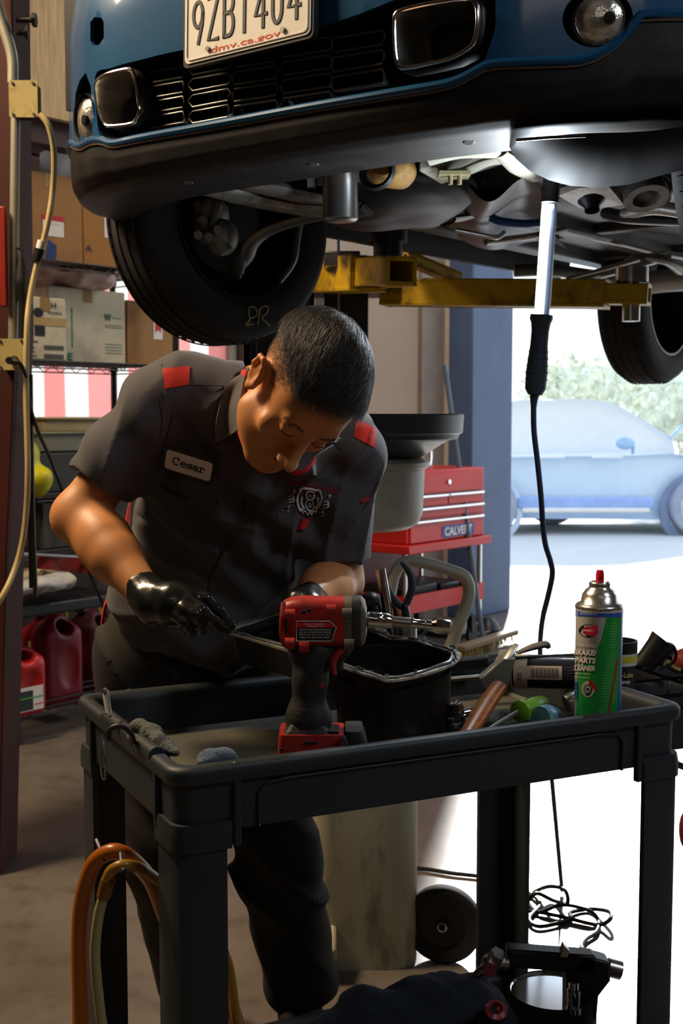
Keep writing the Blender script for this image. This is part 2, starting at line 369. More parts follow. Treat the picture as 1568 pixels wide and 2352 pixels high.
# striped cloth in the window: translucent, lit by the day behind it
def cloth_mat(name, col):
    m = bpy.data.materials.new(name); m.use_nodes = True; t = m.node_tree; t.nodes.remove(t.nodes['Principled BSDF']); o = t.nodes['Material Output']
    a = t.nodes.new('ShaderNodeBsdfDiffuse'); b = t.nodes.new('ShaderNodeBsdfTranslucent'); x = t.nodes.new('ShaderNodeMixShader'); x.inputs[0].default_value = .52
    n = t.nodes.new('ShaderNodeTexNoise'); n.inputs['Scale'].default_value = 30; r = t.nodes.new('ShaderNodeValToRGB'); t.links.new(n.outputs[0], r.inputs[0])
    r.color_ramp.elements[0].color = tuple(q*.9 for q in col)+(1,); r.color_ramp.elements[1].color = tuple(col)+(1,)
    for s_ in (a, b): t.links.new(r.outputs[0], s_.inputs[0])
    t.links.new(a.outputs[0], x.inputs[1]); t.links.new(b.outputs[0], x.inputs[2]); t.links.new(x.outputs[0], o.inputs[0]); return m
m_cw, m_cr = cloth_mat('white_stripe_cloth', (.88, .88, .84)), cloth_mat('red_stripe_cloth', (.88, .32, .30))
mb = MB(); nst = 14
for i in range(nst*6):
    t0, t1 = -.97+1.94*i/(nst*6), -.97+1.94*(i+1)/(nst*6)
    w = lambda t, z: -.10+.012*math.sin(t*14)+.01*math.sin(t*5+z*2)
    for j in range(6):
        z0, z1 = 1.24+1.16*j/6, 1.24+1.16*(j+1)/6
        mb.add([G(t0, w(t0, z0), z0), G(t1, w(t1, z0), z0), G(t1, w(t1, z1), z1), G(t0, w(t0, z1), z1)], [(0, 1, 2, 3)], (i//6) % 2)
tag(mb.build('curtain', [m_cw, m_cr], smooth=180), 'red and white striped cloth hanging in the window behind the wire shelves', 'curtain')
# ---- wall things on the far left: steel post, conduit, boxes
YP = 3.55
mb = MB(); xl = P(-90, 900, YP)[0]; zt4 = 4.19; pl4 = [(xl-.25, .001), (P(-8, 1700, YP)[0], .001), (P(16, 1250, YP)[0], P(0, 1250, YP)[2]), (P(38, 760, YP)[0], P(0, 760, YP)[2]), (P(40, 0, YP)[0], zt4), (xl-.25, zt4)]
mb.prism(pl4, (0, YP, 0), (1, 0, 0), (0, 0, 1), (0, .2, 0)); struct(mb.build('trim_4', m_dred, bevel=.004))
mb = MB(); r = .013
mb.tube([P(36, 268, YP-.03), P(30, 780, YP-.03)], .014, 12); tag(mb.build('conduit', mat('galvanised_pipe', (.42, .41, .33), .45, .6)), 'thin vertical grey conduit pipe between the two beige electrical boxes', 'pipe')
mb = MB(); mb.tube([P(-30, -60, YP-.05), P(8, 60, YP-.05), P(28, 130, YP-.05), P(30, 192, YP-.05)], .016, 12, sub=6); tag(mb.build('bent_conduit', MATS['galvanised_pipe']), 'bent grey conduit coming down into the upper beige junction box', 'pipe')
m_beige = mat('beige_box_paint', S(186, 170, 112), .6, dirt=S(110, 90, 50), dirt_amt=.5, dirt_scale=25)
def jbox(name, px0, py0, px1, py1, label, Y=YP-.06, cat='electrical box'):
    a, b = P(px0, py1, Y), P(px1, py0, Y); t = thing(name, ((a[0]+b[0])/2, Y+.03, a[2]), label, cat)
    mb = MB(); mb.box(((a[0]+b[0])/2, Y+.03, (a[2]+b[2])/2), (b[0]-a[0]-.01, .06, b[2]-a[2]-.01)); mb.build('box_body', m_walld, t, bevel=.003)
    mb = MB(); mb.prism(rrect(b[0]-a[0], b[2]-a[2], .006), ((a[0]+b[0])/2, Y, (a[2]+b[2])/2), (1, 0, 0), (0, 0, 1), (0, -.004, 0)); mb.build('cover_plate', m_beige, t)
    for sx_, sz_ in ((-.36, .42), (.36, .42), (-.36, -.42), (.36, -.42)):
        mb = MB(); mb.cyl(((a[0]+b[0])/2+(b[0]-a[0])*sx_, Y-.003, (a[2]+b[2])/2+(b[2]-a[2])*sz_), ((a[0]+b[0])/2+(b[0]-a[0])*sx_, Y-.007, (a[2]+b[2])/2+(b[2]-a[2])*sz_), .004, n=8); mb.build('screw', m_steel, t)
    return t
jb = jbox('junction_box', 22, 185, 86, 270, 'upper beige junction box on the dark red post', YP-.08)
jb2 = jbox('outlet_box', -6, 778, 60, 850, 'lower beige outlet box with a black plug in it')
mb = MB(); mb.cyl(P(33, 828, YP-.07), P(20, 828, YP-.11), .014, .01); mb.tube([P(26, 828, YP-.1), P(45, 834, YP-.11), P(62, 870, YP-.08), P(66, 920, YP-.04), P(85, 985, YP+.1), P(118, 1060, 4.2), P(150, 1150, 4.3), P(195, 1290, 4.35), P(240, 1400, 4.4), P(262, 1500, 4.5), Pz(275, 1740, .01)], .006, 8, sub=6)
tag(mb.build('power_cord', m_black), 'black power cord plugged into the outlet box and trailing down past the shelves', 'cord')
mb = MB(); hp = [P(92, 262, YP-.1), P(112, 290, YP-.1), P(124, 350, YP-.08), P(122, 430, YP-.05), P(112, 500, YP-.05), P(98, 560, YP-.05), P(82, 620, YP-.05), P(68, 690, YP-.06), P(62, 760, YP-.08), P(60, 900, YP-.08), P(64, 1080, YP-.08), P(58, 1200, YP-.05), P(40, 1290, YP-.05), P(5, 1370, YP-.1), P(-40, 1430, YP-.1)]
t = thing('air_hose', hp[-1], 'pale yellowish hose hanging down past the outlet box at far left', 'hose')
mb.tube(hp, .0085, 10, sub=6); mb.build('tube', mat('pale_hose', S(196, 176, 128), .45, var=.1, trans=.0), t)
mb = MB(); mb.cyl(P(97, 553, YP-.05), P(92, 572, YP-.05), .013, .013, 12); mb.build('white_collar', m_white, t)
mb = MB(); mb.cyl(P(92, 572, YP-.05), P(84, 600, YP-.05), .016, .014, 12); mb.build('coupling', m_black, t)
mb = MB(); mb.tube([P(48, 580, YP-.04), P(50, 620, YP-.04), P(50, 650, YP-.04), P(54, 700, YP-.04), P(54, 780, YP-.04)], [.006, .016, .022, .014, .012], 12, sub=4); mb.tube([P(40, 570, YP-.04), P(50, 572, YP-.04), P(50, 600, YP-.04)], .005, 8)
tag(mb.build('grease_gun', m_black), 'black tool handle hanging beside the conduit', 'tool')
mb = MB()
for pts in ([(62, 850), (64, 1000), (68, 1150), (72, 1350)], [(70, 860), (72, 1000), (76, 1200), (82, 1370)]): mb.tube([P(x, y, YP+.05) for x, y in pts], .007, 8, sub=5)
tag(mb.build('black_cables', m_black), 'pair of black cables hanging straight down at the left edge', 'cord')
# bolts sticking out of the post top and a bright strip painted for the post's lit section
for (x, y, l, lb) in ((55, 46, .09, 'upper of two dark bolts sticking out of the red post'), (45, 76, .055, 'lower of two dark bolts sticking out of the red post')):
    a = P(38, y, YP); mb = MB(); mb.cyl(a, a+A(l*.55, 0, 0), .008, n=10); mb.cyl(a+A(l*.5, 0, 0), a+A(l*.62, 0, 0), .02, n=6); tag(mb.build('bolt', m_black), lb, 'bolt', 'bolts sticking out of the red post')
mb = MB(); mb.box(P(8, 590, YP-.05), (.020, .02, .28)); tag(mb.build('lit_post_strip', mat('lit_post_red', S(150, 34, 24), .5), bevel=.004), 'bright red strip standing for the lit section of the post at left', 'bar')  # lit part of the post, painted as a brighter red strip
# wood grain panel top left
s0 = .62; a, b = tx(36, s0), tx(470, s0)
struct(tag(bx('trim_5', (a, s0, gz(200, 290, s0)), (b, s0+.03, 4.1), mat('wood_grain_panel', S(196, 168, 124), .6, var=.3, scale=9, stretch=(14, 14, .7)))))
struct(bx('trim_6', (a-.2, s0-.3, gz(200, 345, s0)), (b+.3, s0-.02, gz(200, 288, s0)), mat('dark_red_wood', S(58, 28, 18), .6)))
# ================================================================== WIRE SHELVING
SL, SR, SB, SF = -.91, 0., .1, .55
zs = [.13, .80, gz(150, 1132, SF), gz(200, 832, SF), gz(170, 603, SF)]
t = thing('wire_shelving', G((SL+SR)/2, (SB+SF)/2, 0), 'black wire shelving unit loaded with boxes in front of the striped curtain', 'shelf')
m_wire = mat('black_wire', (.02, .02, .02), .45, .3)
for tt in (SL, SR):
    for ss in (SB, SF): mb = MB(); mb.cyl(G(tt, ss, 0), G(tt, ss, 2.3), .0155, n=14); [mb.cyl(G(tt, ss, z-.02), G(tt, ss, z+.02), .021, n=14) for z in zs]; mb.build('post', m_wire, t)
for z in zs:
    mb = MB()
    for s_ in (SB, SF):
        for dz in (0, -.03): mb.tube([G(SL, s_, z+dz), G(SR, s_, z+dz)], .0035, 6)
        n = 20; mb.tube([G(SL+(SR-SL)*i/n, s_, z-(.03 if i % 2 else 0)) for i in range(n+1)], .0025, 5)
    for s_ in (SL, SR):
        for dz in (0, -.03): mb.tube([G(s_, SB, z+dz), G(s_, SF, z+dz)], .0035, 6)
    for i in range(36): tt = SL+(SR-SL)*(i+.5)/36; mb.tube([G(tt, SB, z), G(tt, SF, z)], .002, 5)
    for i in range(4): s_ = SB+(SF-SB)*(i+1)/5; mb.tube([G(SL, s_, z), G(SR, s_, z)], .003, 5)
    mb.build('wire_shelf', m_wire, t)
def shelf_box(name, px0, px1, top, zi, m, label, cat='box', s1=SF-.03, depth=.36, group=None, open_top=False):
    t0, t1 = tx(px0, s1), tx(px1, s1); z0 = zs[zi]+.004; z1 = gz((px0+px1)/2, top, s1)
    t = thing(name, G((t0+t1)/2, s1-depth/2, z0), label, cat, group or ('cardboard boxes on the wire shelves' if name == 'cardboard_box' else None)); mb = MB(); mb.box(G((t0+t1)/2, s1-depth/2, (z0+z1)/2), (t1-t0, depth, z1-z0), GA); o = mb.build('carton', m, t, bevel=.004)
    mb = MB(); mb.box(G((t0+t1)/2, s1-depth/2, z1+.0005), (t1-t0-.01, .05, .001), GA); mb.box(G((t0+t1)/2, s1+.0006, z1-.03), (.05, .001, .06), GA); mb.build('tape', mat('brown_tape', S(150, 120, 70), .35), t)
    fn = lambda u, v, off=0.: G(t0+(t1-t0)*u, s1+.0015+off, z1+(z0-z1)*v)
    return t, fn
def quad(t, fn, name, m, u0, v0, u1, v1, off=.0005):
    mb = MB(); mb.add([fn(u0, v0, off), fn(u1, v0, off), fn(u1, v1, off), fn(u0, v1, off), fn(u0, v0), fn(u1, v0), fn(u1, v1), fn(u0, v1)], [(0, 1, 2, 3), (4, 7, 6, 5), (0, 4, 5, 1), (1, 5, 6, 2), (2, 6, 7, 3), (3, 7, 4, 0)]); return mb.build(name, m, t)
def ftext(t, fn, name, m, s, uc, vc, w, h, off=.0012, bold=.0):
    mb = MB(); text_map(mb, s, lambda x, y: fn(uc+x, vc-y, off), w, h, bold=bold); return mb.build(name, m, t)
m_green = mat('green_print', S(20, 110, 80), .6); m_grey = mat('grey_print', S(96, 92, 88), .6); m_rprint = mat('red_print', S(190, 30, 30), .6)
t, fn = shelf_box('cardboard_box', 50, 199, 398, 4, m_card, 'tall brown cardboard box with a red and white label on the top shelf')
quad(t, fn, 'label', m_paper, .38, .5, .7, .72); quad(t, fn, 'label_band', m_rprint, .37, .48, .7, .54, .0012)
ftext(t, fn, 'print', m_grey, 'FRAGILE PARTS' if False else '- - - - -', .52, .58, .2, .01)
mb = MB(); mb.add([fn(.46, .76, .001), fn(.58, .82, .001), fn(.56, 1.0, .001), fn(.4, 1.0, .001)], [(0, 1, 2, 3)]); mb.build('blue_tape', mat('blue_tape', S(24, 44, 110), .6), t)
t, fn = shelf_box('cardboard_box', 201, 300, 464, 4, mat('orange_cardboard', S(160, 114, 60), .85, var=.1, dirt=S(120, 76, 30), dirt_amt=.3), 'smaller brown cardboard box half hidden by the front tire on the top shelf')
quad(t, fn, 'label', m_paper, .46, .12, .6, .55); ftext(t, fn, 'print', m_ink, 'A', .1, .75, .16, .1)
t, fn = shelf_box('black_case', 203, 262, 434, 4, m_black, 'small black and red case lying on the smaller cardboard box', 'case', depth=.3)
for o in (t,): o.location.z = gz(230, 464, SF-.03)+.001
tc_ = t; tc_.location = tuple(G(tx(232, SF-.03), SF-.2, gz(230, 463, SF-.03)+.003))
for ch in tc_.children: ch.scale = (1, 1, .16)
mb = MB(); f_ = lambda px, py, s: G(tx(px, s), s, gz(px, py, s))
mb.grid(lambda a, b: f_(105+115*a, 352-8*a+(75+20*a)*b, .5-.1*b)+A(0, 0, .012*math.sin(a*9+b*4)), 14, 8); tag(mb.build('paper_sheet', m_paper, solid=.002), 'loose white paper leaning over the tall cardboard box', 'paper')
mb = MB(); mb.grid(lambda a, b: f_(42+75*a, 322+14*a+26*b, .4), 8, 4); tag(mb.build('mauve_sheet', mat('mauve_paper', S(120, 98, 104), .8), solid=.002), 'mauve sheet tucked under the wooden ledge', 'paper')
# second shelf
t, fn = shelf_box('white_carton', 62, 157, 683, 3, m_card2, 'small off-white parts carton with a hand hole and printed black text', s1=SF-.01, depth=.14)
mb = MB(); mb.add([fn(.33+.12*math.cos(k*.524), .25+.08*math.sin(k*.524), .001) for k in range(12)], [tuple(range(12))]); mb.build('hand_hole', m_black, t)
quad(t, fn, 'brown_band', mat('tan_tape', S(176, 150, 96), .5), 0, .32, 1, .45); quad(t, fn, 'black_square', m_black, .24, .46, .48, .62)
ftext(t, fn, 'print', m_ink, 'HONDA', .74, .24, .34, .045, bold=.02); ftext(t, fn, 'emblem', m_ink, 'H', .7, .12, .12, .1, bold=.01)
for k, (a_, b_, w_) in enumerate(((.16, .7, .3), (.12, .8, .22), (.12, .86, .22), (.14, .93, .26))): quad(t, fn, 'text_line', m_grey, a_-w_/2+.02, b_, a_+w_/2, b_+.02, .001)
for v0 in (.76, .9):
    mb = MB()
    for k in range(14): a_ = .46+.034*k; mb.add([fn(a_, v0, .001), fn(a_+.02, v0, .001), fn(a_+.02, v0+.08, .001), fn(a_, v0+.08, .001)], [(0, 1, 2, 3)])
    mb.build('barcode', m_ink, t)
t, fn = shelf_box('large_white_carton', 118, 292, 664, 3, m_card2, 'large off-white carton with a green letter W on the middle shelf', s1=SF-.16, depth=.26)
ftext(t, fn, 'green_letter', m_green, 'W', .76, .36, .1, .1, bold=.03); ftext(t, fn, 'print', m_green, 'Worldwide', .88, .36, .12, .03)
ftext(t, fn, 'green_letter', m_green, 'E', .26, .92, .06, .1, bold=.03); quad(t, fn, 'green_line', m_green, .285, .26, .295, .8)
for v0 in (.46, .49, .72, .76, .8, .84): quad(t, fn, 'text_line', mat('pale_green_print', S(130, 150, 130), .7), .72, v0, .95, v0+.008, .001)
t, fn = shelf_box('cardboard_box', 297, 412, 694, 3, m_card, 'brown cardboard box with a red arrow sticker on the middle shelf', s1=SF-.16, depth=.27)
quad(t, fn, 'sticker', m_paper, .5, .2, .68, .58)
mb = MB(); mb.add([fn(u, v, .0012) for u, v in ((.53, .28), (.59, .2), (.65, .28), (.65, .48), (.59, .43), (.53, .48))], [(0, 1, 2, 3, 4, 5)]); mb.build('arrow', m_rprint, t)
# clear bag above the white cartons
m_bag = mat('cloudy_plastic', S(214, 190, 176), .4, var=.15, scale=14, trans=.35, alpha=1)
c = f_(150, 640, .3); iso_obj('plastic_bag', SDF().ell(c, (.16, .11, .055), k=.02).ell(c+A(.12, .1, .0), (.1, .1, .05), k=.03).ell(c+A(-.1, -.05, .01), (.07, .07, .05), k=.03).fn(lambda p: .012*vnoise(p, 45), 0, 'd'), c-.3, c+.3, .012, m_bag)
tag(bpy.data.objects['plastic_bag'], 'crumpled cloudy plastic bag on top of the white cartons', 'bag')
# third shelf: bins, yellow bag
m_bin = mat('grey_bin', S(120, 118, 104), .5, var=.15, trans=.2); m_yel = mat('yellow_plastic_bag', S(190, 182, 20), .45, var=.2, scale=9)
t, fn = shelf_box('storage_bin', 72, 232, 1040, 2, mat('dark_bin', S(44, 44, 40), .5), 'dark plastic bin on the third shelf under the curtain', 'bin', depth=.3)
for ch in list(t.children):
    if ch.name.startswith('tape'): bpy.data.objects.remove(ch)
for z_, nm, mm, lb, x0_, x1_, y0_, y1_ in ((0, 'clear_tote', m_bin, 'grey clear tote stacked on the dark bin', 82, 225, 995, 1038), (1, 'tan_tray', mat('tan_tray_paint', S(150, 134, 96), .7, var=.2), 'tan tray on top of the grey clear tote', 105, 238, 962, 993)):
    mb = MB(); s1 = SF-.05; t0, t1 = tx(x0_, s1), tx(x1_, s1); mb.box(G((t0+t1)/2, s1-.14, gz(150, (y0_+y1_)/2, s1)), (t1-t0, .28, gz(150, y0_, s1)-gz(150, y1_, s1)), GA); mb.box(G((t0+t1)/2, s1-.14, gz(150, y0_, s1)), (t1-t0+.02, .3, .015), GA); tag(mb.build(nm, mm, bevel=.01), lb, 'box')
c = f_(66, 1072, .53); o, _ = iso_obj('yellow_bag', SDF().ell(c+A(-.03, 0, .02), (.07, .08, .12), k=.03).ell(c+A(.03, 0, -.06), (.07, .08, .07), k=.03).cap(c+A(-.06, 0, .1), c+A(-.04, 0, .17), .035, .01, k=.03).fn(lambda p: .012*vnoise(p, 40, 3), 0, 'd'), c-.25, c+.3, .01, m_yel)
tag(o, 'bright yellow plastic bag at the left end of the third shelf', 'bag')
# fourth shelf
t, fn = shelf_box('grey_tub', 95, 300, 1150, 1, mat('dirty_grey_tub', S(66, 62, 54), .7, dirt=S(30, 28, 24), dirt_amt=.7, dirt_scale=14), 'dirty grey tub on the fourth shelf behind the bent arm', 'tub', depth=.3)
for ch in list(t.children):
    if ch.name.startswith('tape'): bpy.data.objects.remove(ch)
mb = MB(); mb.tube([f_(5, 1270, .62), f_(215, 1282, .62)], .008, 8); tag(mb.build('steel_rod', m_steel), 'thin horizontal steel rod in front of the lower shelf', 'rod')
mb = MB(); mb.grid(lambda a, b: f_(78+130*a, 1272+12*a+34*b, .6)+NN*.02*math.sin(a*8), 14, 4); tag(mb.build('red_cloth', mat('dark_red_cloth', S(120, 22, 20), .8), solid=.004), 'dark red cloth hanging below the steel rod', 'cloth')
m_rag = mat('white_rag', S(170, 172, 172), .9, var=.15, scale=20)
for k, (x0_, x1_, y0_, nm, lb) in enumerate(((8, 170, 1345, 'rag', 'crumpled pale rag hanging over the crates above the gas cans'), (20, 120, 1318, 'folded_rag', 'folded cream rag lying behind the crumpled pale rag'))):
    c = f_((x0_+x1_)/2, y0_, .62-.1*k); L_ = (x1_-x0_)/560
    o, _ = iso_obj(nm, SDF().ell(c, (L_/2, .07, .035), R=np.array([U*.9+NN*.3, NN, ZZ]), k=.02).ell(c+U*.1+A(0, 0, .015), (.06, .05, .04), k=.03).fn(lambda p: .014*vnoise(p, 55, k), 0, 'd'), c-.3, c+.3, .008, m_rag if k == 0 else mat('cream_rag', S(186, 170, 140), .9)); tag(o, lb, 'rag')
mb = MB(); c = f_(95, 1385, .5); mb.box(c, (.62, .3, .05), GA); tag(mb.build('dark_crate', m_black, bevel=.01), 'dark crate under the rags', 'crate')
# gas cans
m_gas = mat('red_gas_plastic', S(178, 26, 30), .38, var=.12, scale=5); m_gas2 = mat('dark_red_gas_plastic', S(128, 20, 34), .4, var=.12, scale=5)
def gas_can(px0, px1, top, bot, s, m, label, lab=False, capy=False):
    t0, t1 = tx(px0, s), tx(px1, s); z0 = max(.0, gz((px0+px1)/2, bot, s)); z1 = gz((px0+px1)/2, top, s); w = t1-t0; h = z1-z0; d = .2
    c = G((t0+t1)/2, s-d/2, z0); th = thing('gas_can', c, label, 'gas can', 'red gas cans on the bottom shelf')
    R = np.array(GA); f = SDF()
    f.fn(lambda p, c=c, w=w, h=h: (lambda q: np.linalg.norm(np.maximum(q, 0), axis=1)+np.minimum(q.max(1), 0)-.035)(np.abs((p-(c+A(0, 0, h*.40)).astype(np.float32))@R.T.astype(np.float32))-A(w/2-.035, d/2-.035, h*.40-.035).astype(np.float32)))
    f.ell(c+A(0, 0, h*.72), (w*.42, d*.42, h*.24), R=R, k=.05)
    f.cap(c+A(0, 0, h*.95)-U*w*.2, c+A(0, 0, h*.80)+U*w*.34, .02, .02, k=.02)
    f.ell(c+A(0, 0, h*.80)+U*w*.05, (w*.16, .3, h*.07), R=R, k=.02, sub=True)
    f.ell(c+A(0, 0, h*.4)+U*w*.12+NN*d*.5, (w*.22, .012, h*.2), R=R, k=.01, sub=True)
    o, b = iso_obj('body', f, c-A(.4, .4, .05), c+A(.4, .4, .6), .009, m, th)
    mb = MB(); q = c+A(0, 0, h*.93)-U*w*.28; mb.cyl(q, q+A(0, 0, .05), .03, .028); mb.build('cap', m_black if not capy else mat('yellow_cap', S(180, 160, 30), .5), th)
    mb = MB(); q = c+A(0, 0, h*.86)+U*w*.36; mb.cyl(q, q+A(0, 0, .03), .012); mb.build('vent', MATS.get('yellow_cap') or mat('yellow_cap', S(180, 160, 30), .5), th)
    if lab:
        fn = lambda u, v, off=0.: c+U*w*(u-.5)+NN*(d/2+.002+off)+A(0, 0, h*.6*(1-v))
        quad(th, fn, 'label', m_paper, .3, .32, .86, .86); quad(th, fn, 'label_panel', mat('label_navy', S(40, 50, 58), .6), .31, .4, .62, .84, .001)
        quad(th, fn, 'label_stripe', mat('label_green', S(90, 170, 60), .6), .32, .55, .85, .58, .0015); quad(th, fn, 'label_stripe', m_rprint, .66, .72, .84, .74, .0015)
    return th
gas_can(92, 188, 1398, 1625, .42, m_gas2, 'tall dark red gas can on the bottom shelf', capy=True)
gas_can(0, 102, 1478, 1648, .62, m_gas, 'bright red gas can with a green and white label at the left edge', lab=True)
gas_can(196, 262, 1392, 1590, .25, mat('maroon_plastic', S(84, 12, 16), .5), 'maroon gas can in the dark beside the trousers')
# ================================================================== LIFT
m_liftY = mat('yellow_lift_paint', S(205, 165, 20), .45, var=.12, scale=10, dirt=S(58, 52, 40), dirt_amt=.9, dirt_scale=11)
YL = 4.55; a, b = P(566, 800, YL)[0], P(722, 800, YL)[0]
lift = thing('vehicle_lift', (a/2+b/2, YL, 0), 'dark navy vehicle lift column with yellow swing arms holding up the blue car', 'lift')
mb = MB(); xm = (a+b)/2; w = b-a
mb.box((xm, YL+.14, 1.9), (w, .02, 3.78)); mb.box((a+.01, YL, 1.9), (.02, .28, 3.78)); mb.box((b-.01, YL, 1.9), (.02, .28, 3.78)); mb.box((a+.04, YL-.13, 1.9), (.08, .02, 3.78)); mb.box((b-.04, YL-.13, 1.9), (.08, .02, 3.78))
mb.box((xm, YL, .012), (w+.16, .5, .024)); mb.build('column', m_navy, lift)
mb = MB(); q = P(778, 700, YL)[0]; mb.cyl((q, YL-.1, 0.0), (q, YL-.1, 2.2), .006, n=8); mb.build('rail', m_chrome, lift)
mb = MB(); mb.box((xm+.02, YL-.05, 1.75), (w-.06, .3, .35)); mb.box(P(795, 700, YL), (.16, .2, .34)); mb.box(P(810, 745, YL), (.05, .1, .2)); mb.build('carriage', m_black, lift, bevel=.008)
def beam(p, q, wd, ht, hollow=None):
    p, q = A(*p), A(*q); d = nrm(q-p); sdir = nrm(np.cross(d, ZZ)); up = np.cross(sdir, d); mb = MB(); th = .012
    for o_, sz in ((up*(ht/2-th/2), (wd, th)), (-up*(ht/2-th/2), (wd, th)), (sdir*(wd/2-th/2), (th, ht)), (-sdir*(wd/2-th/2), (th, ht))): mb.box((p+q)/2+o_, (np.linalg.norm(q-p), sz[0], sz[1]), [d, sdir, up])
    return mb
# short arm: comes towards the camera with an open square end
p, q = P(700, 640, 4.5), P(922, 622, 3.75); beam(p, q, .10, .085).build('swing_arm', m_liftY, lift, bevel=.003)
d_ = nrm(q-p); beam(p, p+(q-p)*.70, .125, .11).build('outer_sleeve', m_liftY, lift, bevel=.003)
mb = MB(); mb.cyl(q-d_*.1+A(0, 0, .045), q-d_*.1+A(0, 0, .10), .045, n=20); mb.cyl(q-d_*.1+A(0, 0, .09), q-d_*.1+A(0, 0, .13), .06, n=20); mb.build('lift_pad', m_black, lift)
# long arm to the right
p, q = P(885, 672, 4.5), P(1395, 676, 4.2); beam(p, q, .12, .095).build('swing_arm', m_liftY, lift, bevel=.003)
d_ = nrm(q-p); beam(q-d_*.35, q+d_*.14, .09, .07).build('inner_slide', m_liftY, lift, bevel=.003)
mb = MB(); mb.cyl(q+d_*.08+A(0, 0, -.09), q+d_*.08+A(0, 0, .05), .03, n=16); mb.cyl(q+d_*.08+A(0, 0, .04), q+d_*.08+A(0, 0, .09), .055, n=20); mb.build('lift_pad', m_steel, lift)
p, q = P(930, 590, 4.4), P(1050, 640, 4.6); beam(p, q, .04, .045).build('arm_brace', m_liftY, lift)
mb = MB(); mb.box(P(800, 640, 4.5), (.3, .25, .12)); mb.build('arm_hinge', m_black, lift, bevel=.01)
mb = MB(); q = P(785, 598, 4.1); mb.box(q, (.12, .1, .05)); mb.build('bracket', m_steel, lift, bevel=.004)
# ================================================================== TOOL CHEST by the far wall
s1 = .75; t1 = tx(1112, s1); t0 = t1-.78; zt = gz(1112, 1072, s1)
cx = thing('tool_cart', G((t0+t1)/2, s1-.25, 0), 'red rolling tool chest with silver drawer strips against the beige wall', 'tool chest')
fn = lambda u, v, off=0.: G(t0+(t1-t0)*u, s1+off, v)
def fz(py): return gz(1112, py, s1)
mb = MB(); mb.box(G((t0+t1)/2, s1-.25, (zt+fz(1228))/2), (t1-t0, .5, zt-fz(1228)), GA); mb.build('chest_body', m_red, cx, bevel=.008)
mb = MB(); mb.box(G((t0+t1)/2, s1-.24, fz(1238)), (t1-t0+.05, .56, .05), GA); mb.build('tray_lip', m_red, cx, bevel=.006)
rows = [(1080, 1122, 1), (1130, 1149, 2), (1157, 1174, 1), (1184, 1226, 1)]
for y0, y1, nsp in rows:
    for k in range(nsp):
        u0, u1 = .03+.94*k/nsp+.005, .03+.94*(k+1)/nsp-.005; mb = MB(); mb.box((fn((u0+u1)/2, (fz(y0)+fz(y1))/2, .006)), ((u1-u0)*(t1-t0), .012, fz(y0)-fz(y1)), GA); dr = mb.build('drawer', m_red, cx, bevel=.003)
        if y0 != 1080:
            mb = MB(); mb.box((fn((u0+u1)/2, fz(y0)+.004, .014)), ((u1-u0)*(t1-t0), .02, .014), GA); mb.build('drawer_pull', m_chrome, dr, bevel=.003)
        else:
            mb = MB(); mb.cyl(fn(.5, fz(1100), .012), fn(.5, fz(1100), .022), .014, n=14); mb.build('lock', m_chrome, dr)
quad(cx, fn := (lambda u, v, off=0.: G(t0+(t1-t0)*u, s1+.014+off, v)), 'sticker', mat('blue_sticker', S(44, 70, 150), .5), .42, fz(1196), .84, fz(1222), .001)
mb = MB(); text_map(mb, 'CALVERT', lambda u, v: fn(.63+u, fz(1209)+v, .002), .36, .052, bold=.03, lean=.0); mb.build('sticker_letters', m_white, cx)
for uu in (0.02, .98):
    for ss in (.02, .46): mb = MB(); mb.cyl(G(t0+(t1-t0)*uu, s1-ss, .12), G(t0+(t1-t0)*uu, s1-ss, fz(1240)), .016, n=12); mb.build('post', m_chrome, cx)
mb = MB(); mb.box(G((t0+t1)/2, s1-.24, .27), (t1-t0, .48, .012), GA)
for ss in (0, .48): mb.box(G((t0+t1)/2, s1-ss, .31), (t1-t0, .01, .1), GA)
for q_ in (t0, t1): mb.box(G(q_, s1-.24, .31), (.01, .48, .1), GA)
mb.build('lower_shelf', m_red, cx)
mb = MB(); mb.box(G((t0+t1)/2, s1-.46, .5), (t1-t0, .01, .3), GA); mb.build('back_panel', mat('maroon_panel', S(110, 30, 36), .5), cx)
for q_ in (t0+.06, t1-.06):
    for ss in (.04, .44): mb = MB(); mb.cyl(G(q_, s1-ss-.012, .05), G(q_, s1-ss+.012, .05), .05, n=18); mb.box(G(q_, s1-ss, .11), (.05, .04, .1), GA); mb.build('caster', m_black, cx)
mb = MB(); mb.tube([G(t1-.02, s1-.44, zt-.1), G(t1+.05, s1-.44, zt+.02), G(t1+.03, s1-.44, zt+.12), G(t1-.1, s1-.44, zt+.13), G(t1-.22, s1-.44, zt+.13)], .014, 10, sub=6); mb.build('push_handle', m_chrome, cx)
mb = MB(); mb.box(G(t0+.36, s1-.2, zt+.06), (.07, .07, .12), GA); tag(mb.build('parts_box', mat('tan_carton', S(180, 150, 120), .8), base=None), 'small tan box on top of the red tool chest', 'box')
mb = MB(); mb.box(G(t0+.25, s1-.22, .34), (.3, .3, .11), GA); mb.box(G(t0+.56, s1-.24, .33), (.2, .3, .09), GA); tag(mb.build('black_case', m_black, bevel=.01), 'black case lying on the bottom shelf of the red tool chest', 'case')
